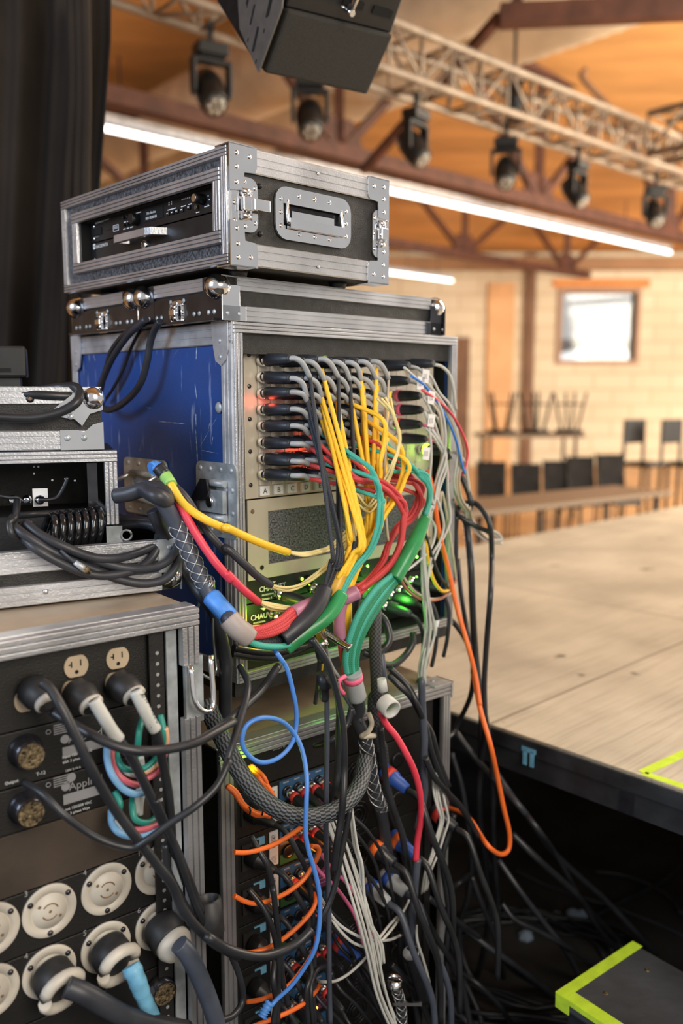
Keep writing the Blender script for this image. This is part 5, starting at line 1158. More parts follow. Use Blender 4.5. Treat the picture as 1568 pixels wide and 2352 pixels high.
trunk('bundled_cable','glossy green heat-shrunk trunk at the right below the teal braids', path(FA,C6([(1120,165,.135),(1085,250,.14),(1030,360,.145),(985,440,.145),(942,515,.145)])), [.0095+.0045*min(1,i/10) for i in range(29)],'greenshrink')
for k in range(6):
    o_ = (k-2.5)
    cable('green_strand','one of the dark green braided strands sweeping down to the grey sleeve', path(FA,C6([(945+o_*5,505+o_*5,.145),(860+o_*11,600+o_*9,.15),(775+o_*13,730+o_*7,.15),(720+o_*13,860,.145),(700+o_*12,960,.14),(704+o_*11,1045,.135)])), .0055,'greenbraid' if k%3 else 'teal', group='green strands into the grey sleeve', n=10)
sl = path(FA,C6([(706,1035,.135),(715,1100,.13),(738,1190,.125)]))
jk = sl[1:]+path(FA,C6([(745,1250,.12)])+C9([(985,380,.11),(1020,470,.11),(1050,560,.11),(1070,700,.11),(1105,860,.11),(1140,980,.105),(1165,1150,.10),(1190,1280,.10)])+C10([(1215,430,.10),(1240,600,.10),(1280,760,.09),(1320,880,.09)]))
mj = trunk('multicore_cable','thickest dark multicore cable hanging mid-picture with pink-banded grey sleeve and wire mesh grip', jk, .0118,'cabgrey')
MB().tube(sp(sl,8), [.0165]*16+[.0135], 18).build('grey_sleeve','grey',mj,label='grey end sleeve')
q0 = sl[0].lerp(sl[1],.30); q1 = sl[0].lerp(sl[1],.72); MB().tube([q0,q0.lerp(q1,.5),q1], .0172, 18).build('pink_band','pink_tape',mj,label='pink tape band')
tl_ = path(FA,C6([(668,1060,.14),(635,1085,.14),(632,1120,.135),(660,1160,.13)])); MB().tube(sp(tl_,5), .004, 6).build('pink_tape_tail','pink_tape',mj)
MB().tube(sp(path(FA,C9([(1060,360,.125),(1080,420,.13),(1060,470,.13),(1020,500,.12),(1100,495,.125)])),5), .005, 6).build('frayed_end', mat('dirty_cream_fabric',(.5,.45,.36),.9,0,.3,50), mj)
grip(mj, path(FA,C9([(1035,490,.11),(1060,620,.11),(1080,760,.11),(1110,870,.11),(1140,940,.107)])), .0126, 2.3)
eb = path(FL, C10([(1315,880,.10),(1350,990,.10),(1400,1160,.10)])); eo = trunk('sleeved_cable_end','black sleeved cable end with worn white lettering near the bottom middle', eb, .0145,'cab')
MB().use('grey').lathe(eb[0], (eb[1]-eb[0]), [(0,.0155),(.004,.0155)], 18).build('end_ring', parent=eo)
# techflex drop
trunk('braided_cable','black braided loom dropping vertically in front of the green-lit units', path(FA,C6([(832,600,.08),(838,740,.10),(836,900,.11),(844,1100,.11),(846,1300,.10)])+C9([(1095,250,.10),(1090,400,.10),(1110,560,.09)])+C14([(450,250,.08),(480,560,.08),(530,750,.08),(600,950,.06),(650,1200,.05)])), .0108,'techflex')
trunk('braided_cable','large white-flecked black braided loom hanging in a wide loop before the amplifiers', path(FL,C9([(85,290,.03),(130,400,.05),(190,520,.08),(270,680,.11),(380,830,.13),(520,940,.145),(680,985,.15),(850,950,.15),(955,870,.14),(1015,770,.12),(1040,640,.09)])), .0140,'fleck')
# blue cable with the loop
cable('network_cable','thin bright blue cable with one round loop hanging in front of the amplifiers', path(FL,C6([(262,900,.10),(320,985,.13)])+C9([(510,0,.13),(570,90,.13),(605,220,.13),(628,350,.13),(622,470,.13),(590,560,.14),(510,635,.15),(410,655,.15),(330,600,.15),(303,520,.15),(335,430,.15),(430,388,.15),(540,410,.14),(620,490,.135),(665,590,.15),(690,740,.17),(688,900,.18),(684,1080,.18),(705,1200,.18)])+C10([(710,300,.18),(745,420,.18),(768,550,.18),(765,720,.18),(740,860,.18),(680,970,.17),(600,1080,.16),(510,1165,.15),(450,1235,.15)])), .0036,'bluec2')
bk_ = sp(path(FL,C10([(470,1180,.15),(440,1230,.15),(420,1270,.15)])),6); o = MB().tube(bk_, [.005+.004*math.sin(i*1.3)**2 for i in range(len(bk_))], 8).build('tape_knot','blue_tape'); tag(o,'crumpled bright blue tape knot at the lower end of the blue cable','tape')
# orange ones
RNL = lambda P: [(p[0],p[1],p[2]+(max(0,min(.17,(p[0]-1030)/90*.17)) if p[1]>1300 else 0)) for p in P]
cable('orange_cable','long orange cable hanging right of the rack and looping low over the cables', path(FA,RNL(C2([(1130,930,.05),(1165,1060,.06)])+C6([(1170,80,.06),(1195,250,.06),(1245,450,.05),(1300,690,.03),(1355,880,.02),(1400,1060,.0),(1425,1230,.0)])+C11([(310,120,.0),(352,340,.0),(412,550,.0),(455,750,-.01),(492,930,-.01),(526,1080,-.01),(520,1180,-.01),(470,1207,-.01),(400,1160,-.01),(345,1080,-.01),(300,1010,-.01),(240,960,-.01),(150,925,-.01)]))), .0050,'org', n=10)
for k in range(6):
    cable('orange_patch_cable','orange patch cable in the upper coil at the left of the lower rack', jit(path(FL,C15([(420,230,.01),(480,300,.03),(560,380,.045),(640,480,.05),(700,600,.05),(740,720,.04),(700,830,.04)])), .007, 300+k), .0034,'org', group='orange patch cables in the upper coil')
for k in range(5):
    cable('orange_patch_cable','orange patch cable in the tied bundle beside the silver rack edge', jit(path(FL,C15([(120,480,.04),(210,560,.045),(290,680,.05),(380,770,.05),(480,830,.05),(600,845,.05),(660,850,.04)])), .006, 320+k), .0036,'org', group='orange patch cables in the tied bundle')
for x in (405,565):
    a_ = path(FL,C15([(x,745,.06),(x+15,790,.065),(x+5,850,.06)])); o = MB().tube(sp(a_,5), .0016, 6).build('cable_tie','black'); tag(o, ('left' if x<500 else 'right')+' black tie strap around the orange bundle','cable tie')
for k,(pts) in enumerate(([(210,1330),(330,1335),(450,1320),(560,1290),(700,1240),(850,1160),(1000,1060),(1110,980)],
    [(210,2020-130),(340,1960),(480,1990),(640,1960),(850,1870),(1000,1770),(1120,1660),(1210,1520),(1290,1370),(1290,1270),(1200,1250)])):
    cable('orange_patch_cable',('upper' if k==0 else 'middle')+' single orange patch cable crossing the amplifiers diagonally', path(FL,C15([(x,y,.09) for x,y in pts])), .0040,'org')
cable('orange_patch_cable','lower single orange patch cable crossing the amplifiers diagonally', path(FL,C10([(265,885,.06),(370,880,.07),(480,845,.08),(600,760,.09),(700,660,.09),(740,590,.08),(735,530,.04)])), .0040,'org')
cable('orange_patch_cable','orange patch cable disappearing at the bottom of the picture', path(FL,C10([(330,1180,.06),(430,1160,.08),(570,1090,.09),(680,960,.09),(740,850,.08),(745,770,.05)])), .0040,'org')
cable('orange_patch_cable','short orange patch cable right at the bottom edge', path(FL,C10([(360,1330,.08),(450,1295,.09),(560,1250,.09),(670,1190,.08),(740,1120,.06),(765,1080,.03)])), .0040,'org')
# plugs with red rings in the amplifiers
for k in range(nun):
    zk = uz-(k+1)*pit
    for j in range(4):
        if (k,j) in ((2,2),(2,3),(3,0),(3,1),(4,1),(5,2)): continue
        x = xb0+.016+j*.0235; b = FL.w(x, GL-.004, zk+pit*.70); d = (-FL.v+Vector((0,0,-.30))+FL.u*.1).normalized()
        mt = 'pinkc' if (k,j) in ((1,1),(1,0)) else 'cab'
        tail = [b+d*.055, b+d*.085+Vector((0,0,-.012)), b+d*.10+FL.u*.03+Vector((0,0,-.05)), b+d*.10+FL.u*.07+Vector((0,0,-.12)), b+d*.09+FL.u*.10+Vector((0,0,-.22))]
        c = cable('amplifier_input_cable', f"{'pink' if mt=='pinkc' else 'black'} cable with a red-ringed plug in the {ordn[k]} amplifier, socket {['one','two','three','four'][j]}", tail, .0032, mt, group='red-ringed input plugs', n=8)
        plug(c, b, d, ring='redplast', boot='cab', L=.05, r=.0085); 
# mains plugs and leads left
for k in range(nun):
    zk = uz-(k+1)*pit; b = FL.w(ex0+.028, GL-.002, zk+pit*.55); d = (-FL.v+FL.u*.35+Vector((0,0,-.25))).normalized()
    pts = [b+d*.045, b+d*.075, b+d*.09+Vector((0,0,-.03))+FL.u*.01, b+d*.09+Vector((0,0,-.09))+FL.u*.035, b+d*.085+Vector((0,0,-.2))+FL.u*.05, b+d*.08+Vector((0,0,-.34))+FL.u*.055]
    if k in (1,3,4): pts = pts[:4]+[b+d*.08+Vector((0,0,-.15))+FL.u*.02]
    c = cable('mains_lead', f'black mains lead plugged into the {ordn[k]} amplifier at its left end', pts, .0048,'cabgrey', n=10)
    MB().use('black').lathe(b, d, [(0,.017),(.02,.017),(.024,.014),(.045,.008),(.055,.0055)], 14).build('mains_plug', parent=c, bevel=.001)
# speaker plugs on the right half
def spk(px, py, ring, body, lab, tailm='cab', n=.03):
    b = FL.pt(px,py,n); d = (-FL.v+FL.u*.25+Vector((0,0,-.45))).normalized()
    c = cable('speaker_cable', lab, [b+d*.05, b+d*.08, b+d*.11+Vector((0,0,-.05)), b+d*.12+FL.u*.04+Vector((0,0,-.16)), b+d*.11+FL.u*.06+Vector((0,0,-.30))], .0062, tailm, n=10)
    MB().use(body).lathe(b-d*.01, d, [(0,.012),(.004,.0155),(.030,.0155),(.034,.013),(.058,.0105),(.060,.007)],18).build('plug_body', parent=c)
    MB().use(ring).lathe(b+d*.000, d, [(0,.0160),(.014,.0163),(.014,.0150)],18).build('colour_ring', parent=c)
spk(887,1775,'redplast','blueplast','black speaker cable with a pink-red and blue plug near the top of the lower rack')
spk(858,1943,'org','cab','black speaker cable whose plug has an orange tape band')
spk(845,2032,'blueplast','grey','grey and blue speaker plug with dark blue-grey lead, left of the pair', 'cabblue_grey')
spk(885,2010,'blueplast','grey','grey and blue speaker plug with dark blue-grey lead, right of the pair', 'cabblue_grey')
spk(1000,1865,'redplast','cab','black speaker cable with a red ring at the right end of the lower rack')
spk(775,2160,'redplast','blueplast','dark blue speaker plug with red ring low in the rack')
spk(905,1925,'org','blueplast','blue plug with a small orange band behind the thick cable')
# ---- more cables in front of the lower rack
def many(fr, name, spec, m, r, cat='cable', n=8):
    for lb, pts in spec: cable(name, lb, path(fr, pts), r, m, cat, n=n)
dk = 'cab'
many(FL,'hanging_cable',[
 ('thin black cable with a barrel plug hanging straight down left of centre', C9([(808,180,.13),(812,300,.13),(812,500,.13),(810,700,.13),(808,900,.13),(806,1100,.13)])+C10([(808,300,.12),(822,500,.12),(824,800,.12),(826,1050,.12),(832,1311,.12)])),
 ], 'cabblue_grey', .0042)
b_ = FL.pt(*C9([(790,120)])[0], .13); o = MB().use('cab').lathe(b_,(0.05,0,-1),[(0,.012),(.024,.012),(.025,.008),(.040,.008),(.046,.005)],16).build('barrel_plug', parent=bpy.data.objects['hanging_cable'])
many(FL,'hanging_cable',[
 ('medium black cable running from the tangle straight down past the flecked loop', C6([(480,850,.15)])+C9([(800,30,.16),(845,150,.16),(880,280,.16),(905,420,.16),(915,560,.16),(915,700,.16),(910,850,.17),(895,1000,.17),(870,1150,.17),(850,1307,.16)])),
 ('black cable beside the medium one, slightly behind it', C9([(860,170,.12),(885,330,.12),(880,500,.12),(875,700,.12),(860,800,.12),(800,930,.10)])),
 ('black cable slanting down behind the wire mesh grip', C9([(960,330,.08),(930,430,.08),(870,500,.08),(800,540,.07),(740,560,.05)])),
 ], dk, .0056, n=10)
many(FL,'hanging_cable',[
 ('slate cable hanging from the flecked loop toward the bottom, bent at its middle', C10([(950,20,.16),(920,180,.16),(890,320,.16),(870,440,.16),(835,560,.16),(790,660,.16),(740,740,.15)])),
 ('black cable looping down left of the white wires', C10([(500,900,.10),(490,1050,.12),(505,1180,.12),(490,1311,.12)])),
 ('dark cable running down left of the blue cable', C15([(430,1120,.07),(540,1330,.09),(640,1500,.10),(690,1700,.10),(720,1904,.10)])+C10([(490,500,.11),(510,700,.11),(530,900,.11),(545,1050,.11),(580,1200,.11)])),
 ('dark curved cable rising from the lower left of the rack', C10([(340,500,.08),(420,600,.10),(470,700,.11),(500,800,.11),(520,930,.11),(520,1100,.11),(515,1311,.11)])),
 ('dark cable crossing the lower amplifiers downwards to the right', C10([(970,920,.08),(1000,1020,.08),(1060,1110,.08),(1130,1230,.08),(1170,1311,.08)])),
 ('thin black cable in the lower middle, nearly vertical', C10([(700,900,.06),(720,1000,.07),(690,1100,.08),(690,1200,.08),(700,1311,.08)])),
 ('thin black cable next to the lower middle vertical one', C10([(850,950,.05),(760,980,.06),(720,1060,.07),(715,1160,.08),(730,1311,.08)])),
 ], dk, .0048)
many(FL,'hanging_cable',[
 ('smooth black cable hanging straight at the right, under pale wires', C6([(1095,1095,.05)])+C9([(1380,175,.06),(1385,350,.06),(1395,520,.06),(1390,700,.06),(1395,850,.06),(1350,1060,.06)])),
 ('thick dark continuation of the bright red cable', C14([(720,1100,.10),(705,1250,.10),(695,1400,.10),(680,1550,.10),(690,1750,.09),(700,1900,.08)])),
 ], 'cabblue_grey', .0072, n=12)
many(FL,'hanging_cable',[
 ('black cable bowing from the rack rear down past the silver right edge', C9([(1190,90,.02),(1290,190,.04),(1350,300,.06),(1400,430,.06),(1440,600,.06),(1500,760,.06),(1568,900,.05)])),
 ('black cable emerging below the blue rack and falling right', C9([(1180,130,.02),(1250,200,.04),(1320,270,.05),(1390,400,.05),(1440,490,.05),(1480,640,.05),(1540,800,.05)])),
 ('long black cable crossing the lower rack from the top right to the bottom', C14([(780,330,.08),(850,480,.08),(950,600,.07),(1060,720,.06),(1189,940,.05)])),
 ('black cable hanging behind the red one', C14([(440,100,.07),(460,300,.07),(490,560,.07),(540,720,.07),(600,900,.07),(640,1100,.07),(680,1260,.06)])),
 ('black cable beside the right-hand white bundle', C14([(1000,760,.05),(960,900,.05),(910,1100,.05),(940,1350,.05),(960,1550,.05),(940,1800,.05),(960,2100,.05)])),
 ('cable running diagonally across the bottom behind the white bundle', C14([(520,1900,.06),(600,1980,.07),(700,2080,.07),(760,2200,.07),(820,2352,.07)])),
 ('dark cable falling to the lower right corner of the rack', C14([(740,1450,.06),(800,1580,.06),(880,1720,.06),(980,1880,.06),(1060,2050,.05),(1100,2250,.05),(1120,2352,.05)])),
 ('dark cable parallel to the one falling to the lower right', C14([(800,1390,.04),(900,1470,.04),(1050,1590,.03),(1189,1690,.02)])),
 ('dark vertical cable between the two thick ones', C14([(600,1660,.05),(590,1800,.05),(600,1900,.05),(640,2000,.05),(690,2150,.05),(730,2352,.05)])),
 ], dk, .0060, n=10)
cable('red_cable','bright red cable arcing from behind the white tape roll down the right side', path(FL,C14([(440,-20,.10),(480,70,.10),(560,170,.11),(640,310,.12),(700,440,.12),(740,600,.12),(747,780,.11),(722,950,.10),(708,1112,.10)])), .0058,'redc', n=12)
# white tape roll
tr = FL.pt(*C9([(1180,320)])[0], .11); mb = MB().use('wht'); ax = Vector((.5,-.75,-.25)).normalized(); mb.lathe(tr-ax*.012, ax, [(0,.017),(.024,.017),(.024,.0135),(0,.0135),(0,.017)], 24, cap=False); mb.lathe(tr-ax*.01+Vector((-.004,.0,.022)), (-.1,0,1), [(0,.009),(.022,.008)], 14)
o = mb.build('tape_roll'); tag(o,'curl of white tape stuck on a cable near the black braided loom','tape')
mk_ = path(FA,C6([(870,920,.10),(880,1020,.11),(890,1100,.11),(895,1150,.11)])); cable('grey_cable','short grey cable hanging behind the white tape curl', mk_, .006,'cabblue_grey')
# white wires
wb_ = C14([(60,800,.10),(110,930,.11),(170,1120,.12),(240,1330,.13),(310,1560,.14),(370,1780,.14),(430,2050,.14),(490,2230,.14),(540,2352,.14)])
for k in range(7): cable('white_wire','one of the thin white wires running down the middle of the lower rack', jit([p+FL.u*(k-3)*.0035 for p in path(FL,wb_)], .006, 400+k), .0024,'wht', group='white wires down the lower rack', n=7)
for k in range(3): cable('white_wire','thin white wire joining the white bundle from above', jit(path(FL,C14([(212,700,.12),(225,860,.12),(240,1000,.12),(280,1150,.13),(300,1330,.13),(340,1560,.14),(440,1750,.14),(465,1900,.14)])), .007, 420+k), .0024,'wht', group='white wires joining from above', n=7)
wc_ = C14([(868,440,.06),(872,560,.06),(892,680,.07),(915,800,.07),(885,920,.07),(850,1050,.07),(800,1190,.07),(770,1350,.06)])
for k in range(5): cable('white_wire','one of the white wires hanging at the right end of the lower rack', jit([p+FL.u*(k-2)*.004 for p in path(FL,wc_)], .006, 440+k), .0024,'wht', group='white wires at the right end', n=7)
many(FL,'white_wire',[
 ('single white wire sagging from left to the white bundle, upper one', C14([(-20,1380,.10),(40,1480,.11),(110,1580,.12),(220,1660,.13),(340,1710,.13),(430,1720,.12),(520,1710,.10),(590,1680,.08)])),
 ('single white wire sagging from left to the white bundle, lower one', C14([(20,1460,.10),(100,1600,.12),(200,1710,.13),(280,1755,.13),(360,1765,.13),(430,1700,.12),(500,1610,.10),(565,1540,.08)])),
 ('single white wire curving to the lower left out of the white bundle', C14([(370,1800,.13),(300,1880,.12),(200,1970,.11),(100,2025,.10),(0,2032,.08),(-40,2022,.06)])),
 ('loose white wire beside the sleeved cable end', C14([(712,1600,.10),(720,1720,.11),(760,1850,.11),(800,1990,.11),(832,2150,.11)])),
 ('short cream wire crossing up to the right', C14([(450,1720,.12),(520,1640,.11),(570,1570,.09),(640,1450,.07),(665,1380,.06)]))], 'wht', .0026)
# second sleeve with clamp ring at the bottom
cl_ = FL.pt(*C14([(545,2045)])[0], .10); o = MB().use('chrome').lathe(cl_-Vector((0,0,.006)),(.15,.1,1),[(0,.0145),(.016,.0145),(.016,.0125),(0,.0125),(0,.0145)],22,cap=False).box(cl_.x-.004,cl_.x+.05,cl_.y-.012,cl_.y-.008,cl_.z-.036,cl_.z-.030).build('cable_clamp'); tag(o,'shiny metal cable clamp near the bottom centre','clamp')
gg = path(FL,C14([(560,2080,.10),(595,2200,.10),(605,2352,.10),(610,2450,.10)])); o = trunk('gripped_cable','dark cable in a wire mesh grip at the bottom edge', gg, .0085,'cabgrey'); grip(o, gg, .0095, 3, strands=3)
# ---- cables hanging right of the blue rack
W_ = [('thin white wire falling from the top right plug into the hanging tangle', [(1100,360,.06),(1150,400,.06),(1200,490,.06),(1260,560,.06),(1300,680,.05),(1300,850,.05),(1285,1000,.04),(1310,1090,.03)], [(1340,100,.02),(1400,200,.0),(1480,290,-.02),(1550,318,-.02)]),
 ('white wire with a printed paper flag', [(1000,350,.08),(1090,430,.07),(1180,520,.07),(1230,640,.07),(1240,800,.07),(1200,940,.06),(1170,1060,.06)], [(1150,150,.06),(1180,230,.06),(1150,340,.07),(1060,430,.07),(960,500,.08)]),
 ('white wire bending along the silver rack edge', [(1110,520,.07),(1150,600,.07),(1200,760,.07),(1240,900,.06),(1245,1050,.06)], [(1250,80,.06),(1255,200,.06),(1200,330,.06),(1130,520,.07),(1120,700,.07),(1130,870,.06),(1100,1000,.06),(1095,1100,.05)]),
 ('white wire running straight down inside the rack opening', [(1115,600,.07),(1140,700,.07),(1150,850,.07),(1140,1000,.07),(1160,1120,.07)], [(1180,60,.07),(1220,200,.07),(1200,300,.07),(1150,400,.07),(1130,600,.07),(1150,800,.06),(1110,950,.06),(1098,1100,.05)]),
 ('cream wire looping low at the right opening edge', [(1160,560,.07),(1200,640,.07),(1210,850,.06),(1180,1000,.06),(1200,1150,.06)], [(1220,40,.06),(1290,480,.03),(1280,560,.03),(1240,610,.04),(1150,625,.05),(1070,590,.06),(1010,520,.07),(990,480,.07)]),
 ('white wire just left of the vertical silver rack edge', [(1120,690,.07),(1180,760,.07),(1240,900,.06),(1200,1040,.06),(1180,1180,.06)], [(1165,100,.06),(1110,300,.07),(1110,450,.07),(1130,640,.07),(1160,820,.06),(1120,960,.06),(1100,1090,.05)])]
for lb,a_,b2 in W_: cable('signal_wire', lb, jit(path(FA,C2(a_)+C6(b2)), .003, len(lb)), .0026,'wht' if 'cream' not in lb else 'cream')
for k in range(6): cable('signal_wire','white wire in the loose bunch right of the plugs', jit(path(FA,C2([(1120,430,.06),(1190,520,.06),(1240,600,.055),(1290,720,.05),(1310,860,.045),(1290,980,.04),(1300,1080,.03),(1345,1150,.02)])+C6([(1350,110,.02),(1370,190,.0),(1440,270,-.01),(1500,305,-.02),(1545,300,-.02),(1520,265,-.02),(1480,250,-.02)])), .007, 500+k), .0023,'wht' if k%2 else 'cream', group='loose bunch of white wires right of the plugs', n=7)
for k in range(4): cable('signal_wire','white wire hanging vertically in front of the green glow', jit(path(FA,C2([(1150,700,.07),(1230,850,.065),(1190,1000,.065),(1160,1150,.065)])+C6([(1150,120,.07),(1110,330,.07),(1115,560,.07),(1135,760,.065),(1120,900,.06),(1100,1000,.055),(1096,1100,.05)])), .006, 520+k), .0024,'wht', group='white wires over the green glow', n=7)
cable('signal_wire','blue wire in the right-hand bunch', path(FA,C2([(1040,400,.08),(1110,450,.075),(1180,540,.07),(1240,640,.065),(1290,760,.06),(1320,880,.055),(1340,950,.05)])), .0026,'bluec')
cable('signal_wire','thin red wire bulging farthest right beside the blue one', path(FA,C2([(1100,480,.08),(1190,540,.07),(1270,620,.06),(1330,730,.05),(1357,820,.045),(1350,890,.045),(1325,960,.045)])), .0026,'redc')
cable('signal_wire','yellow wire looping under the right end of the panel', path(FA,C2([(1120,1180,.08)])+C6([(1120,200,.08),(1130,380,.07),(1160,510,.06),(1210,580,.05),(1260,570,.04),(1275,540,.03)])), .0036,'yelshrink')
cable('signal_wire','thin black wire slanting across the loops at the right', path(FA,C6([(1120,260,.08),(1160,400,.07),(1200,500,.06),(1262,580,.04)])), .0030,'cab')
cable('signal_wire','brown wire curving low behind the cream loop', path(FA,C6([(975,510,.08),(1020,580,.07),(1100,630,.06),(1190,630,.05),(1250,590,.04),(1290,520,.03)])), .0030, mat('brown_wire',(.35,.13,.08),.4))
for px,py,k in ((1118,400,0),(1090,440,1),(1150,520,2),(1150,650,3),(1122,835,4)):
    p = FA.pt(*C2([(px,py)])[0], .075); o = MB().use('paper').hexa([p+ux*a+Vector((0,0,b)) for a,b in ((-.010,-.011),(.008,-.014),(.012,.010),(-.007,.012))]+[p+ux*a+Vector((0,0,b))-vx*.0006 for a,b in ((-.010,-.011),(.008,-.014),(.012,.010),(-.007,.012))]).build('paper_flag'); tag(o, ['topmost white paper flag on the wires','white paper flag left of the topmost one','white paper flag at the middle of the white wires','long white paper flag below the middle one','small white block tag lowest on the wires'][k], 'label')
    m_ = MB().use('ink'); [m_.hexa([p+ux*(-.004+j*.004)+Vector((0,0,-.006+b_))-vx*(.0008+e_) for e_ in (0,.0002) for b_ in (0,)*0 or (0,)] *0 or [p+ux*(-.005+j*.004+a)+Vector((0,0,-.006+b))-vx*(.0007+e_) for e_ in (0,.0002) for a,b in ((0,0),(.0008,0),(.0008,.010),(0,.010))]) for j in range(3)]; m_.build('printed_mark', parent=o)
# five plugs on the right columns
for k,(px,py,m_,ring,lb) in enumerate(((862,345,'grey',None,'grey-sleeved cable in the top right socket with chrome collar'),(858,430,'grey',None,'grey-sleeved cable in the second right socket with chrome collar'),(925,512,'wht','pink_tape','cable whose black plug has a bright pink band'),(935,590,'wht','pink_tape','cable whose black plug has a half-hidden pink band'),(930,670,'pinkc','redplast','pink cable with black plug below the two pink-banded ones'),(960,750,'pinkc',None,'pink cable with black plug low in the right column'),(1000,335,'wht',None,'white cable in the far right top socket'),(1085,815,'wht','led_y','short plug glowing yellow-green at the right edge'))):
    b = FA.pt(*C2([(px,py)])[0], -PLY); d = (out+ux*.15).normalized()
    tail = [b+d*.055, b+d*.065+ux*.03+Vector((0,0,-.006)), b+d*.06+ux*.065+Vector((0,0,-.03)), b+d*.05+ux*.095+Vector((0,0,-.09))]
    c = cable('audio_cable', lb, tail, .0032, m_, group='plugs in the right columns'); plug(c, b, d, ring=ring, r=.0105)
# heavy stuff hanging off the right edge
RN = lambda p: p[2]+max(0,min(.16,(p[0]-1040)/90*.16)) if p[1]>1300 else p[2]+max(0,min(.10,(p[0]-1040)/90*.10))
R = [('thick black cable looping out to the right of the rack and down', .0062,'cab', C2([(1245,850,.0),(1300,920,-.02),(1350,1030,-.03),(1375,1110,-.03),(1370,1150,-.04)])),
 ('black cable arching out at the far right then falling straight to the floor', .0060,'cab', C6([(1280,150,-.03),(1320,100,-.03),(1390,85,-.04),(1450,140,-.04),(1485,230,-.04),(1492,400,-.05),(1485,600,-.05),(1465,850,-.05),(1450,1100,-.05),(1455,1300,-.05)])+C11([(375,350,-.06),(398,480,-.08),(428,750,-.1),(430,1100,-.12),(455,1500,-.15),(480,1850,-.2),(540,2227,-.22)])),
 ('black cable with a wire mesh grip hanging at the right', .0075,'cab', C6([(1300,150,-.03),(1345,190,-.04),(1362,300,-.04),(1375,450,-.05),(1385,700,-.05),(1400,930,-.06),(1430,1200,-.06)])+C11([(385,420,-.08),(360,600,-.1),(345,850,-.1),(352,1050,-.12),(385,1250,-.14),(408,1500,-.16),(380,1750,-.18),(320,2000,-.2),(285,2227,-.2)])),
 ('black cable with blue-grey rings close to the silver edge', .0068,'cab', C6([(1290,160,-.01),(1285,260,-.01),(1285,380,-.01),(1280,480,-.01),(1255,560,.0)])),
 ('straight black cable behind the orange one', .0052,'cab', C6([(1300,400,-.06),(1320,600,-.06),(1350,780,-.07),(1385,930,-.07),(1385,1050,-.08)])+C11([(330,80,-.08),(355,330,-.09),(350,500,-.1),(345,800,-.12),(290,1300,-.14),(270,1480,-.16),(230,1650,-.18)])),
 ('black cable bowing around right from under the blue rack and back to the lower rack', .0058,'cab', C6([(1190,735,-.02),(1260,745,-.03),(1330,830,-.05),(1375,930,-.06),(1388,1050,-.06),(1370,1180,-.06),(1310,1310,-.05)])+C11([(180,490,-.03),(100,530,-.0),(20,560,.02),(-80,540,.04)])),
 ('black looped cable at the right crossing the white wires', .0055,'cab', C6([(1265,60,.0),(1300,150,-.02),(1400,215,-.04),(1470,245,-.04),(1500,255,-.04)])),
 ('dark cable curving below the green-lit units', .0072,'cab', C6([(760,670,.06),(840,700,.08),(895,760,.09),(915,850,.10),(880,910,.10),(820,940,.10),(770,925,.09)])),
 ('dark hose-like cable sweeping under the right of the green units', .0068,'cab', C6([(1050,820,.05),(1045,880,.06),(1000,950,.06),(930,1000,.06),(860,990,.05)])),
 ]
for lb,r_,m_,pts in R:
    o = cable('hanging_cable', lb, path(FA,[(p[0],p[1],RN(p)) for p in pts]), r_, m_, n=12)
    if 'mesh grip' in lb: grip(o, path(FA,C6([(1345,190,-.04),(1362,300,-.04),(1375,450,-.05)])), .0084, 3, strands=3)
    if 'rings' in lb:
        for y in (270,300,330,370): MB().use('lightblue').lathe(FA.pt(*C6([(1285,y)])[0],-.01),(0,0,-1),[(0,.0078),(.006,.0078)],14).build('ring_marker', parent=o)
# plugs and leads in the green-lit splitters
for k,(px,py,lb) in enumerate(((280,590,'first'),(470,560,'second'),(260,720,'third'),(905,600,'fourth'),(950,570,'fifth'),(1020,520,'sixth'),(870,660,'seventh'))):
    b = FA.pt(*C6([(px,py)])[0], -.025); d = (out+ux*.4+Vector((0,0,-.2))).normalized()
    yy = k in (0,)
    tail = [b+d*.055, b+d*.07+ux*.01+Vector((0,0,-.01)), b+d*.078+ux*.018+Vector((0,0,-.045)), b+d*.075+ux*.02+Vector((0,0,-.10)), b+d*.06+ux*.03+Vector((0,0,-.15))]
    c = cable('data_cable', f'dark data cable with a silver-collared plug, {lb} from the left in the green-lit splitters', tail, .0042, 'yelshrink' if yy else 'cabgrey', n=9); plug(c, b, d, boot='cabgrey', L=.05)
    if k in (3,4): MB().tube([tail[2],tail[2].lerp(tail[3],.6)], .0050, 8).build('name_sleeve','paper',c)
for lb,pts,r_,m_ in (('black cable along the bottom of the blue rack opening, upper', [(40,900),(160,925),(280,930),(400,905),(500,880)],.006,'cab'),('black cable along the bottom of the blue rack opening, lower', [(30,935),(150,955),(290,960),(380,930),(470,880),(560,800)],.006,'cab'),
   ('grey thin cable hanging from a silver plug at bottom centre', [(480,840),(520,920),(570,1010),(620,1100),(680,1200),(760,1323)],.003,'cabblue_grey'),('second thin grey cable crossing it', [(560,830),(560,900),(590,1000),(650,1090),(700,1160),(780,1260)],.003,'grey')):
    cable('loose_cable', lb, path(FA,C6([(x,y,.04 if 'opening' in lb else .12) for x,y in pts])), r_, m_)
o = MB().use('chrome').lathe(FA.pt(*C6([(500,800)])[0],.13), (.35,-.2,-.8), [(0,.010),(.02,.010),(.021,.012),(.03,.012)],16).use('cab').lathe(FA.pt(*C6([(518,850)])[0],.13),(.2,-.2,-.9),[(0,.011),(.03,.010),(.04,.006)],16).build('loose_plug'); tag(o,'silver-fronted black plug dangling under the green trunk','plug')
o = MB().use('chrome').lathe(FA.pt(*C6([(550,815)])[0],.13), (.8,-.2,-.45), [(0,.006),(.045,.006),(.046,.008),(.05,.008)],14).build('loose_plug'); tag(o,'slim silver plug lying beside the dangling black one','plug')
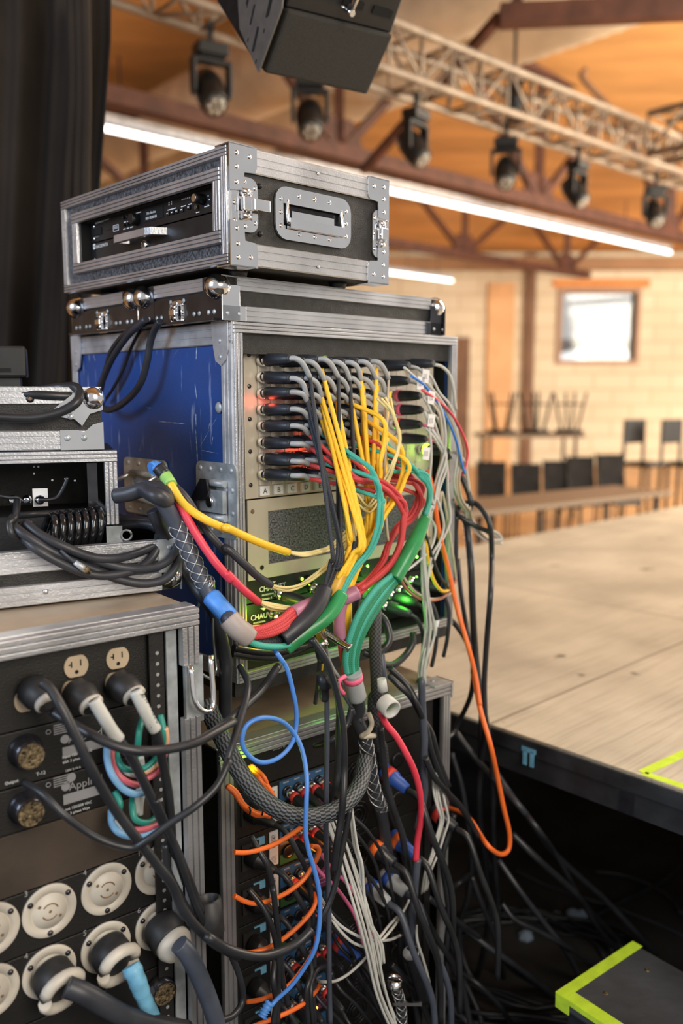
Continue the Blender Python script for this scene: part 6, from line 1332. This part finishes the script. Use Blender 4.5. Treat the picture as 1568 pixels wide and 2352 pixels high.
# ---- left: mains plugs on the power rack
def big_plug(p, d, lab, m_, pts, r_, style=0):
    b = FD.pt(p[0],p[1],-GD+.006); d = Vector(d).normalized()
    c = cable('mains_cable', lab, pts, r_, m_, n=14)
    MB().use('rubber').lathe(b, d, [(0,.025),(.004,.0275),(.034,.0285),(.036,.027)],28).build('plug_body', parent=c)
    if style == 1:
        MB().use('white').lathe(b+d*.034, d, [(0,.0265),(.010,.0265),(.020,.021),(.026,.013)],28).build('plug_clamp', parent=c)
    else:
        side = d.cross(Vector((0,0,1))).normalized(); up_ = side.cross(d)
        for s_ in (1,-1):
            q = MB().use('white'); P_ = [b+d*.036+side*(.024*math.cos(a))+up_*(s_*(.006+.020*math.sin(a))) for a in [math.pi*i/8 for i in range(9)]]
            q.tube(P_, .0085, 10); q.build('clamp_half', parent=c, bevel=0)
    return c
dn = -FD.v
dd_ = (dn+FD.u*.15+Vector((0,0,-.35)))
big_plug(K9p[1], dd_, 'thick black mains cable with white-clamped plug in socket 4 of the lower row','cabgrey', path(FD,C8([(430,1165,.045),(540,1210,.055),(680,1290,.06),(820,1360,.06),(1000,1410,.06),(1200,1450,.06)])), .0135)
c = big_plug(K9p[2], dd_, 'mains cable wrapped in pale blue tape, plugged into socket 5','lightblue', path(FD,C8([(840,1030,.045),(880,1120,.055),(930,1250,.055),(1000,1400,.05),(1030,1480,.05)])), [.0125,.0125,.0128,.0135,.013,.012,.0118,.012,.0125,.0120,.0115,.012,.0112,.0105,.011,.011,.0105,.0108,.0108,.0105,.0105,.0105,.0105,.0105,.0105,.0105,.0105,.0105,.0105])
big_plug(K9p[3], dd_, 'thick grey mains cable with round white-ended plug in socket 6','cabblue_grey', path(FD,C8([(1150,890,.06),(1210,960,.065),(1290,1120,.065),(1360,1300,.06),(1400,1440,.06)])), .0130, 1)
def small_plug(p, lab, sleeve, jacket, writing=None):
    b = FD.pt(p[0][0],p[0][1],-GD+.004); d = (dn+FD.u*.25+Vector((0,0,-.28))).normalized()
    J = path(FD, jacket); c = cable('mains_cable', lab, J, .0065,'cab', n=10)
    MB().use('rubber').lathe(b, d, [(0,.016),(.004,.0205),(.022,.0215),(.034,.018),(.044,.013),(.046,.008)],22).build('plug_body', parent=c)
    MB().use('white').lathe(b+d*.036, d+Vector((0,0,-.4)), [(0,.0165),(.006,.0165),(.008,.012)],18).build('plug_clamp', parent=c)
    if sleeve:
        S_ = path(FD, sleeve); MB().tube(sp(S_,6), .0085, 12).build('white_sleeve','wht',c,label='white identification sleeve' if not writing else 'white sleeve with handwriting')
        if writing:
            a_ = (S_[-1]-S_[0]); a_.normalize(); mid = S_[0].lerp(S_[-1],.06)+dn*.0096
            for j,wr in enumerate(writing):
                t = text(wr, .0085, c, (0,0,0), 'ink', name='handwriting')
                xa = a_; za = xa.cross(dn).normalized(); za = dn.cross(xa).normalized()*1.0; up2 = (dn).cross(xa).normalized()
                Mx = Matrix((xa, up2, dn)).transposed().to_4x4(); Mx.translation = mid + up2*(-.0055+j*.0065)+xa*(.0 if j else .012); t.matrix_local = Mx
    return c
small_plug((K7(470,520),), 'black mains plug with white sleeve in outlet 5 of the power rack', C7([(600,580,.05),(660,680,.055),(715,770,.055),(765,835,.055)]), C7([(600,580,.05),(665,690,.055),(760,830,.055),(830,930,.055),(890,1040,.055),(950,1160,.055),(1000,1270,.055),(1060,1400,.055),(1130,1540,.05)])+C8([(1180,400,.05),(1240,550,.045),(1290,690,.04)]))
small_plug((K7(745,465),), 'black mains plug with handwritten white sleeve in outlet 6', C7([(868,520,.05),(920,630,.055),(960,710,.055),(1000,775,.055)]), C7([(868,520,.05),(960,700,.055),(1010,800,.055),(1040,950,.055),(1065,1080,.055),(1085,1220,.055),(1100,1400,.055),(1110,1540,.05)])+C8([(1150,350,.05),(1200,500,.05)]), ['MAX 20 A','AUX 1 ONLY'])
small_plug((K7(190,500),), 'black plug and cable in the first outlet column of the power rack', None, C7([(270,470,.05),(330,520,.06),(400,640,.075),(480,800,.085),(560,970,.09),(640,1120,.09),(730,1270,.09),(830,1410,.09),(900,1500,.09)])+C8([(1000,370,.09),(1100,500,.09),(1170,660,.09),(1270,790,.09),(1400,900,.085),(1530,970,.08)])+[(x,y,.12) for x,y in [(440+100/2.613,1850+790/2.613),(440+200/2.613,1850+855/2.613),(440+320/2.613,1850+895/2.613),(440+430/2.613,1850+905/2.613),(440+540/2.613,1850+875/2.613),(440+640/2.613,1850+820/2.613),(440+720/2.613,1850+745/2.613)]])
many(FD,'hanging_cable',[
 ('black cable sagging across the power rack in front of the coloured wires', C7([(340,660,.02),(470,740,.05),(600,812,.08),(750,880,.10),(900,910,.11),(1050,903,.11),(1250,858,.11),(1380,790,.10),(1500,720,.08)])+C9([(130,482,.08),(240,392,.06),(330,310,.04),(420,220,.02),(520,75,.0)]))], 'cab', .0062, n=12)
many(FD,'hanging_cable',[
 ('thin glossy black cable sagging from the multipin panel up to the blue rack', C7([(150,1110,.005),(280,1190,.04),(400,1310,.06),(560,1430,.07),(700,1500,.08),(850,1530,.09),(950,1480,.10),(1100,1370,.11),(1250,1270,.12),(1390,1140,.12),(1470,980,.11)])+C9([(205,680,.10),(240,560,.09),(290,400,.07),(330,260,.05),(335,170,.03),(290,80,.0)])),
 ('dark cable hanging between the two racks toward the floor', C8([(1000,-40,.06),(1060,100,.06),(1120,250,.06),(1180,420,.06),(1240,600,.05),(1310,760,.04)])),
 ('second dark cable hanging between the racks', C8([(1060,250,.05),(1075,400,.05),(1150,560,.05),(1250,740,.04),(1400,900,.03)])),
 ('dark cable curling at the bottom beside the grey mains cable', C8([(1480,950,.03),(1540,1100,.03),(1560,1250,.03),(1500,1350,.04),(1400,1390,.05)])),
 ], 'cab', .0050)
many(FD,'loose_wire',[
 ('sky blue wire loop in the upper coil at the power rack', C7([(690,860,.0),(690,960,.015),(720,1060,.03),(790,1150,.035),(860,1185,.035),(930,1175,.03)])),
 ('sky blue wire loop in the lower coil at the power rack', C7([(715,1290,.0),(720,1370,.015),(760,1430,.03),(840,1458,.035),(930,1450,.035),(1010,1400,.03)]))], 'skywire', .0050)
many(FD,'loose_wire',[
 ('rose wire loop in the upper coil at the power rack', C7([(718,870,.0),(722,970,.015),(760,1060,.03),(820,1110,.035),(890,1130,.03)])),
 ('rose wire loop in the lower coil at the power rack', C7([(740,1300,.0),(770,1370,.02),(830,1410,.03),(920,1415,.035),(1020,1380,.03)])),
 ('rose wire at the right of the upper coil', C7([(1065,900,.02),(1040,1000,.03),(990,1060,.03),(920,1100,.03)]))], 'rosewire', .0045)
many(FD,'loose_wire',[
 ('teal wire loop in the upper coil at the power rack', C7([(750,890,.0),(755,960,.015),(800,1020,.03),(880,1035,.03),(960,1000,.03),(1040,900,.03),(1050,780,.03),(1030,680,.02)])),
 ('teal wire rising left in the upper coil', C7([(920,680,.01),(895,780,.03),(885,900,.03),(900,980,.02)])),
 ('teal wire in the lower coil', C7([(860,1180,.0),(850,1260,.02),(870,1350,.03),(950,1370,.03),(1010,1330,.02)])),
 ('teal wire curving beside the black diagonal cable', C7([(740,1170,.02),(770,1240,.03),(765,1290,.03)]))], 'tealwire', .0045)
many(FD,'loose_wire',[('peach wire at the right of the upper coil', C7([(1060,760,.03),(1068,850,.03),(1030,960,.03),(960,1030,.03),(900,1050,.03)]))], 'peachwire', .0045)
many(FD,'loose_wire',[('white wire in the upper coil', C7([(770,1000,.01),(820,1050,.03),(900,1060,.03),(980,1000,.03)])),('white wire hanging between the two coils', C7([(905,940,.03),(915,1050,.02),(885,1200,.02),(880,1310,.02)])),('second white wire hanging between the two coils', C7([(925,1150,.02),(905,1240,.02),(900,1320,.02)])),('white wire in the lower coil', C7([(750,1350,.02),(790,1400,.03),(830,1420,.03)]))], 'wht', .0042)
sp_ = FD.pt(*C8([(1340,740)])[0], .03); o = MB().use('rubber').lathe(sp_+Vector((0,0,.035)),(.1,-.1,-1),[(.0,.016),(.002,.019),(.05,.019),(.056,.016),(.056,.010),(.004,.013),(0,.016)],22,cap=False).build('open_cable_socket'); tag(o,'open-ended black rubber connector between the two racks','connector')
# ---- hand of hooks: carabiner cord over the case corner
cable('grip_cord','thin braided steel cord hanging from the mesh grip into the latch', path(FA,C5([(1290,950,.09),(1285,1060,.06),(1255,1180,.05),(1245,1330,.05),(1265,1480,.05),(1300,1560,.05)])), .0022,'wire')
cable('grip_cord','second steel cord of the mesh grip with bent hook end', path(FA,C5([(1370,940,.09),(1375,1060,.07),(1370,1250,.06),(1382,1400,.05),(1390,1510,.05),(1350,1560,.06),(1290,1530,.06)])), .0026,'wire')
# ---- cables on the tray, upper left
zc_a = lambda pts, n: [FY.pt(p[0],p[1],(p[2] if len(p)>2 else n)) for p in pts]
many(FY,'coiled_cable',[
 ('outermost turn of the black cable coil lying over the open lid', C5([(70,570,.0),(160,640,.02),(320,740,.03),(480,812,.03),(620,870,.03),(780,930,.03),(930,953,.03),(1060,925,.025),(1130,840,.01),(1152,740,.0),(1130,650,-.02),(1060,590,-.05),(950,552,-.08),(820,540,-.1),(680,535,-.12)])),
 ('second turn of the black coil', C5([(190,605,.0),(350,690,.02),(520,765,.03),(700,830,.03),(860,858,.03),(1000,848,.02),(1095,790,.01),(1140,690,.0),(1090,612,-.03),(960,575,-.06),(800,570,-.1),(650,565,-.12)])),
 ('inner turn of the black coil', C5([(160,560,.0),(260,640,.02),(420,720,.035),(600,785,.035),(760,788,.03),(900,750,.01),(1010,695,-.01),(1050,630,-.03),(1000,590,-.05),(880,575,-.08),(740,590,-.1)])),
 ('lowest sagging turn of the black coil', C5([(150,655,.01),(240,735,.03),(380,815,.035),(520,875,.035),(660,902,.035),(820,880,.03),(930,830,.02),(1000,745,.0),(1020,640,-.03)])),
 ], 'cabgrey', .0066, n=12)
many(FY,'coiled_cable',[('loose black lead looping on the left of the coil', C5([(60,560,.0),(90,520,-.02),(200,510,-.05),(350,500,-.06),(500,490,-.07),(600,500,-.08),(700,500,-.08),(640,440,-.09),(580,395,-.1)])),
 ('black lead wrapped around the coil at the left', C5([(110,420,-.06),(100,520,-.0),(60,570,.01),(80,640,.015),(150,640,.0),(130,580,-.01),(200,560,-.02)]))], 'cab', .0050, n=10)
hp = []; a_ = FY.pt(*C5([(300,640)])[0], -.05); b_ = FY.pt(*C5([(640,590)])[0], -.06)
for i in range(7*14+1):
    t = i/(7*14); ph = 2*math.pi*i/14
    hp.append(a_.lerp(b_, t) + Vector((.012*math.sin(ph)*.6,0,0)) + FY.v*(.030*math.cos(ph)) + Vector((0,0,.030*math.sin(ph))))
o = MB().tube(hp, .0048, 8).build('spiral_cable', mat('glossy_black_cable',(.012,.012,.014),.14,0,coat=.5)); tag(o,'glossy black spiral cord lying in the open lid','cable')
jp = FY.pt(*C5([(575,880)])[0], .045); j0 = FY.pt(*C5([(480,815)])[0], .045); d_ = (jp-j0).normalized()
o = MB().use('galv').lathe(j0, d_, [(0,.0035),(.012,.0048),((jp-j0).length-.008,.0048)],12).use('brass').lathe(jp-d_*.010, d_, [(0,.0050),(.006,.0050),(.007,.0030),(.012,.0026)],12).build('jack_plug'); tag(o,'small silver plug with gold tip resting on the black coil','plug')
cable('jack_lead','thin pale lead ending in the gold-tipped plug', path(FY,C5([(390,740,.04),(430,775,.045),(482,817,.045)])), .002,'cabblue_grey')
for q,(pts,lb) in enumerate((([(250,415),(320,412),(370,395),(410,330),(435,270)],'thin curved antenna lead rising inside the small open case'),([(150,425),(110,400),(60,400),(0,390)],'dark lead from the gold sockets to the left'),([(120,500),(100,440),(130,420)],'short dark lead beside the gold sockets'))):
    cable('antenna_lead', lb, [FC.pt(p[0]/2.8,1000+p[1]/2.8,-.02) for p in pts], .0030,'cab')
# on the small case
many(FC,'coiled_cable',[('black cable loop drooping over the edge of the small case', C3([(200,845,-.04),(300,822,-.03),(400,810,-.02),(480,808,-.0),(512,850,.01),(490,910,.02),(400,965,.02),(250,1003,.02),(120,1008,.02),(-60,1000,.02)])),
 ('black cable lying along the top of the small case', C3([(-60,850,-.02),(100,856,-.01),(250,860,-.0),(400,868,.0),(500,870,-.01),(590,882,-.03)]))], 'cab', .0070, n=12)
# loops on the blue side
def spt(px,py,u): y,z = FA.side(px,py,u); return FA.w(u,y,z)
def scable(lb, pts, us_, r, m): cable('hanging_cable', lb, [spt(p[0],p[1],us_) for p in C3(pts)], r, m, n=12)
scable('black cable loop hanging over the blue side panel', [(940,372),(830,470),(730,610),(665,750),(630,850),(640,920),(690,955),(760,935),(850,860),(910,770),(945,650),(965,530),(990,450),(1030,385)], -.035, .0062,'cabgrey')
scable('thinner black cable beside the hanging loop on the blue panel', [(920,378),(800,470),(720,570),(690,660),(660,780),(640,880)], -.030, .0050,'cab')
scable('single dark lead from the lid toward the ball corner', [(950,380),(860,520),(790,700),(720,830),(665,905)], -.012, .003,'cab')
# ---- cables falling to the floor, right
def fcable(lb, pts, r, m='cab'):
    P_ = C11(pts); N = len(P_); out_ = []; UU = .64
    for i,p in enumerate(P_):
        t = i/(N-1); w_ = t**2.2; y,z = FA.side(p[0],p[1],UU); a = FA.w(UU,y,z); g = G(p[0],p[1],r+.014)
        if a.z < r+.02: a = g
        Y = a.y+(g.y-a.y)*w_; q = D(p[0],p[1],Y)
        if 'under the stage' in lb: q = g
        if q.z > .51 and (q-FA.o).dot(FA.u) > .69: q = a
        out_.append(q)
    cable('floor_cable', lb, out_, r, m, n=10)
fl_ = [('longest dark cable slanting from the rack to the far right floor', [(200,470),(330,640),(470,790),(620,960),(760,1160),(900,1300),(1100,1480),(1300,1690),(1400,1800)]),
 ('dark cable slanting to the yellow-taped step', [(440,700),(560,880),(700,1060),(800,1200),(900,1380),(1000,1560),(1100,1700),(1180,1780)]),
 ('dark cable hanging nearest the silver rack edge with an s-bend', [(180,600),(240,800),(280,1050),(300,1250),(280,1450),(230,1620),(235,1780),(300,1950),(400,2050)]),
 ('dark cable slanting below the longest one', [(540,1080),(700,1240),(900,1420),(1020,1560),(1210,1750)]),
 ('dark cable in the middle of the floor tangle ending near the step', [(460,1240),(600,1440),(720,1600),(830,1740),(900,1850),(950,1960)]),
 ('dark cable sweeping low then right under the step edge', [(480,1500),(560,1600),(700,1670),(850,1750),(960,1820),(1060,1880)]),
 ('thick dark cable running from the rack foot to the step corner', [(50,1480),(200,1600),(380,1750),(540,1860),(700,1980),(800,2060)]),
 ('dark cable bending from the hanging bunch to lower right', [(300,1340),(350,1480),(420,1650),(500,1850),(620,1950),(750,2020)]),
 ('cable stretched to the right edge under the stage', [(560,1300),(700,1370),(850,1430),(1000,1478),(1150,1520),(1300,1580),(1450,1640),(1600,1710)]),
 ('dark cable running down to the bottom edge near the rack', [(0,1540),(80,1700),(180,1850),(260,1980),(340,2150),(360,2227)]),
 ('dark cable rising from the floor to the rack side', [(60,500),(100,760),(270,960),(350,1150),(430,1330),(470,1500)]),
 ('loose cable lying toward the right edge under the stage', [(1720,1160),(1568,1270),(1430,1380),(1200,1490),(1000,1600)]),
 ('dark cable at the bottom curling left', [(100,2050),(170,2120),(260,2200),(300,2240)]),
 ('dark cable crossing the bottom of the floor tangle', [(200,1900),(330,1980),(470,2120),(540,2240)]),
 ('faint dark cable under the stage', [(1040,1310),(1200,1330),(1350,1380),(1480,1460),(1560,1560)]),
 ('dark cable rising steeply out of the floor tangle', [(165,1420),(260,1350),(340,1240),(380,1180)])]
for i,(lb,pts) in enumerate(fl_): fcable(lb, pts, .0062 if i % 3 else .0075, m='cab' if i % 2 else 'cabgrey')
for k in range(7):
    c0 = G(968+(600+k*18)/2.613, 1500+(1830+k*14)/2.613, .02); rr = .20+.016*k
    o = MB().tube([c0+Vector((rr*math.cos(i*math.tau/30)*1.1+.01*math.sin(3*i), rr*.8*math.sin(i*math.tau/30)+.02*math.sin(i+k), .012*(k%3)+.004*math.sin(i))) for i in range(27)], .0058, 8).build('coiled_floor_cable', M['cab']); tag(o,'turn of the dark cable coil lying on the floor before the step','cable','coil of dark cable on the floor')
for k,(px,py) in enumerate(((903,1570),(940,1580),(965,1575),(812,1583),(628,1690))):
    c0 = G(*C11([(px,py)])[0], .02); mb = MB(); r = random.Random(k); mb.lathe(c0-Vector((0,0,.018)),(r.uniform(-.3,.3),r.uniform(-.3,.3),1),[(0,.008),(.008,.020),(.02,.022),(.03,.012),(.034,.004)],6,smooth=False)
    o = mb.build('paper_scrap', mat('pale_blue_scrap',(.25,.33,.45),.8)); tag(o,'crumpled pale scrap on the dark floor '+['leftmost in the cluster of three','in the middle of the cluster of three','rightmost in the cluster of three','alone just left of the cluster','farthest left, near the hanging cables'][k],'scrap')
# ================================================================== camera, light, colour
cam = bpy.data.cameras.new('camera'); co = bpy.data.objects.new('camera', cam); COL.objects.link(co); SC.camera = co
co.location = (0,0,H); co.rotation_euler = (math.pi/2-TH, 0, 0); cam.sensor_fit = 'HORIZONTAL'; cam.sensor_width = 24; cam.lens = 24*FPX/1568; cam.clip_start = .02
cam.dof.use_dof = True; cam.dof.focus_distance = 1.36; cam.dof.aperture_fstop = 2.1
w = bpy.data.worlds.new('world'); SC.world = w; w.use_nodes = True; bg = w.node_tree.nodes['Background']; bg.inputs[0].default_value = (1,.97,.93,1); bg.inputs[1].default_value = .5
def area(name, loc, target, size, power, col, sy=None):
    l = bpy.data.lights.new(name, 'AREA'); l.energy = power; l.color = col; l.shape = 'RECTANGLE'; l.size = size; l.size_y = sy or size
    o = bpy.data.objects.new(name, l); COL.objects.link(o); o.location = loc; o.rotation_euler = (Vector(target)-Vector(loc)).to_track_quat('-Z','Y').to_euler(); return o
area('cool_side_light', (-2.2,-.4,2.3), (-.2,1.5,1.2), 1.2, 46, (.62,.78,1))
area('warm_front_light', (1.5,-1.0,2.5), (0,1.6,1.1), 1.6, 72, (1,.90,.76))
area('hall_fill', (9.5,8,4.2), (3,14,1.5), 5, 1300, (1,.90,.74))  # added fill out of frame, boosts the hall brightness
area('hall_up_fill', (5.5,4.5,1.0), (2,12,5.6), 3, 620, (1,.88,.70))  # added fill out of frame, thrown up at the roof boards
area('stage_deck_fill', (4.2,3.4,4.7), (3.2,3.6,.7), 2.4, 190, (1,.93,.82))  # added overhead fill out of frame, brightens the stage deck
def point(name, loc, e, col, r=.01):
    l = bpy.data.lights.new(name, 'POINT'); l.energy = e; l.color = col; l.shadow_soft_size = r; o = bpy.data.objects.new(name, l); COL.objects.link(o); o.location = loc
point('green_glow', FA.pt(930,1375,.02), .26, (.1,1,.05)); point('green_glow', FA.pt(640,1420,.02), .12, (.2,1,.05)); point('green_glow', FA.pt(800,1430,.02), .16, (.1,1,.05)); point('orange_glow', FA.pt(612,1430,.015), .12, (1,.3,.05))
point('red_glow', FA.pt(620,925,.0), .05, (1,.1,.05)); point('red_glow', FA.pt(700,1040,.0), .08, (1,.1,.05))
point('green_glow', FL.pt(570,1757,.02), .06, (.4,1,.02)); point('orange_glow', FL.pt(705,1962,.01), .05, (1,.3,.02))
SC.view_settings.view_transform = 'Standard'; SC.view_settings.look = 'None'; SC.view_settings.exposure = .08; SC.view_settings.gamma = 1.0
SC.cycles.max_bounces = 6
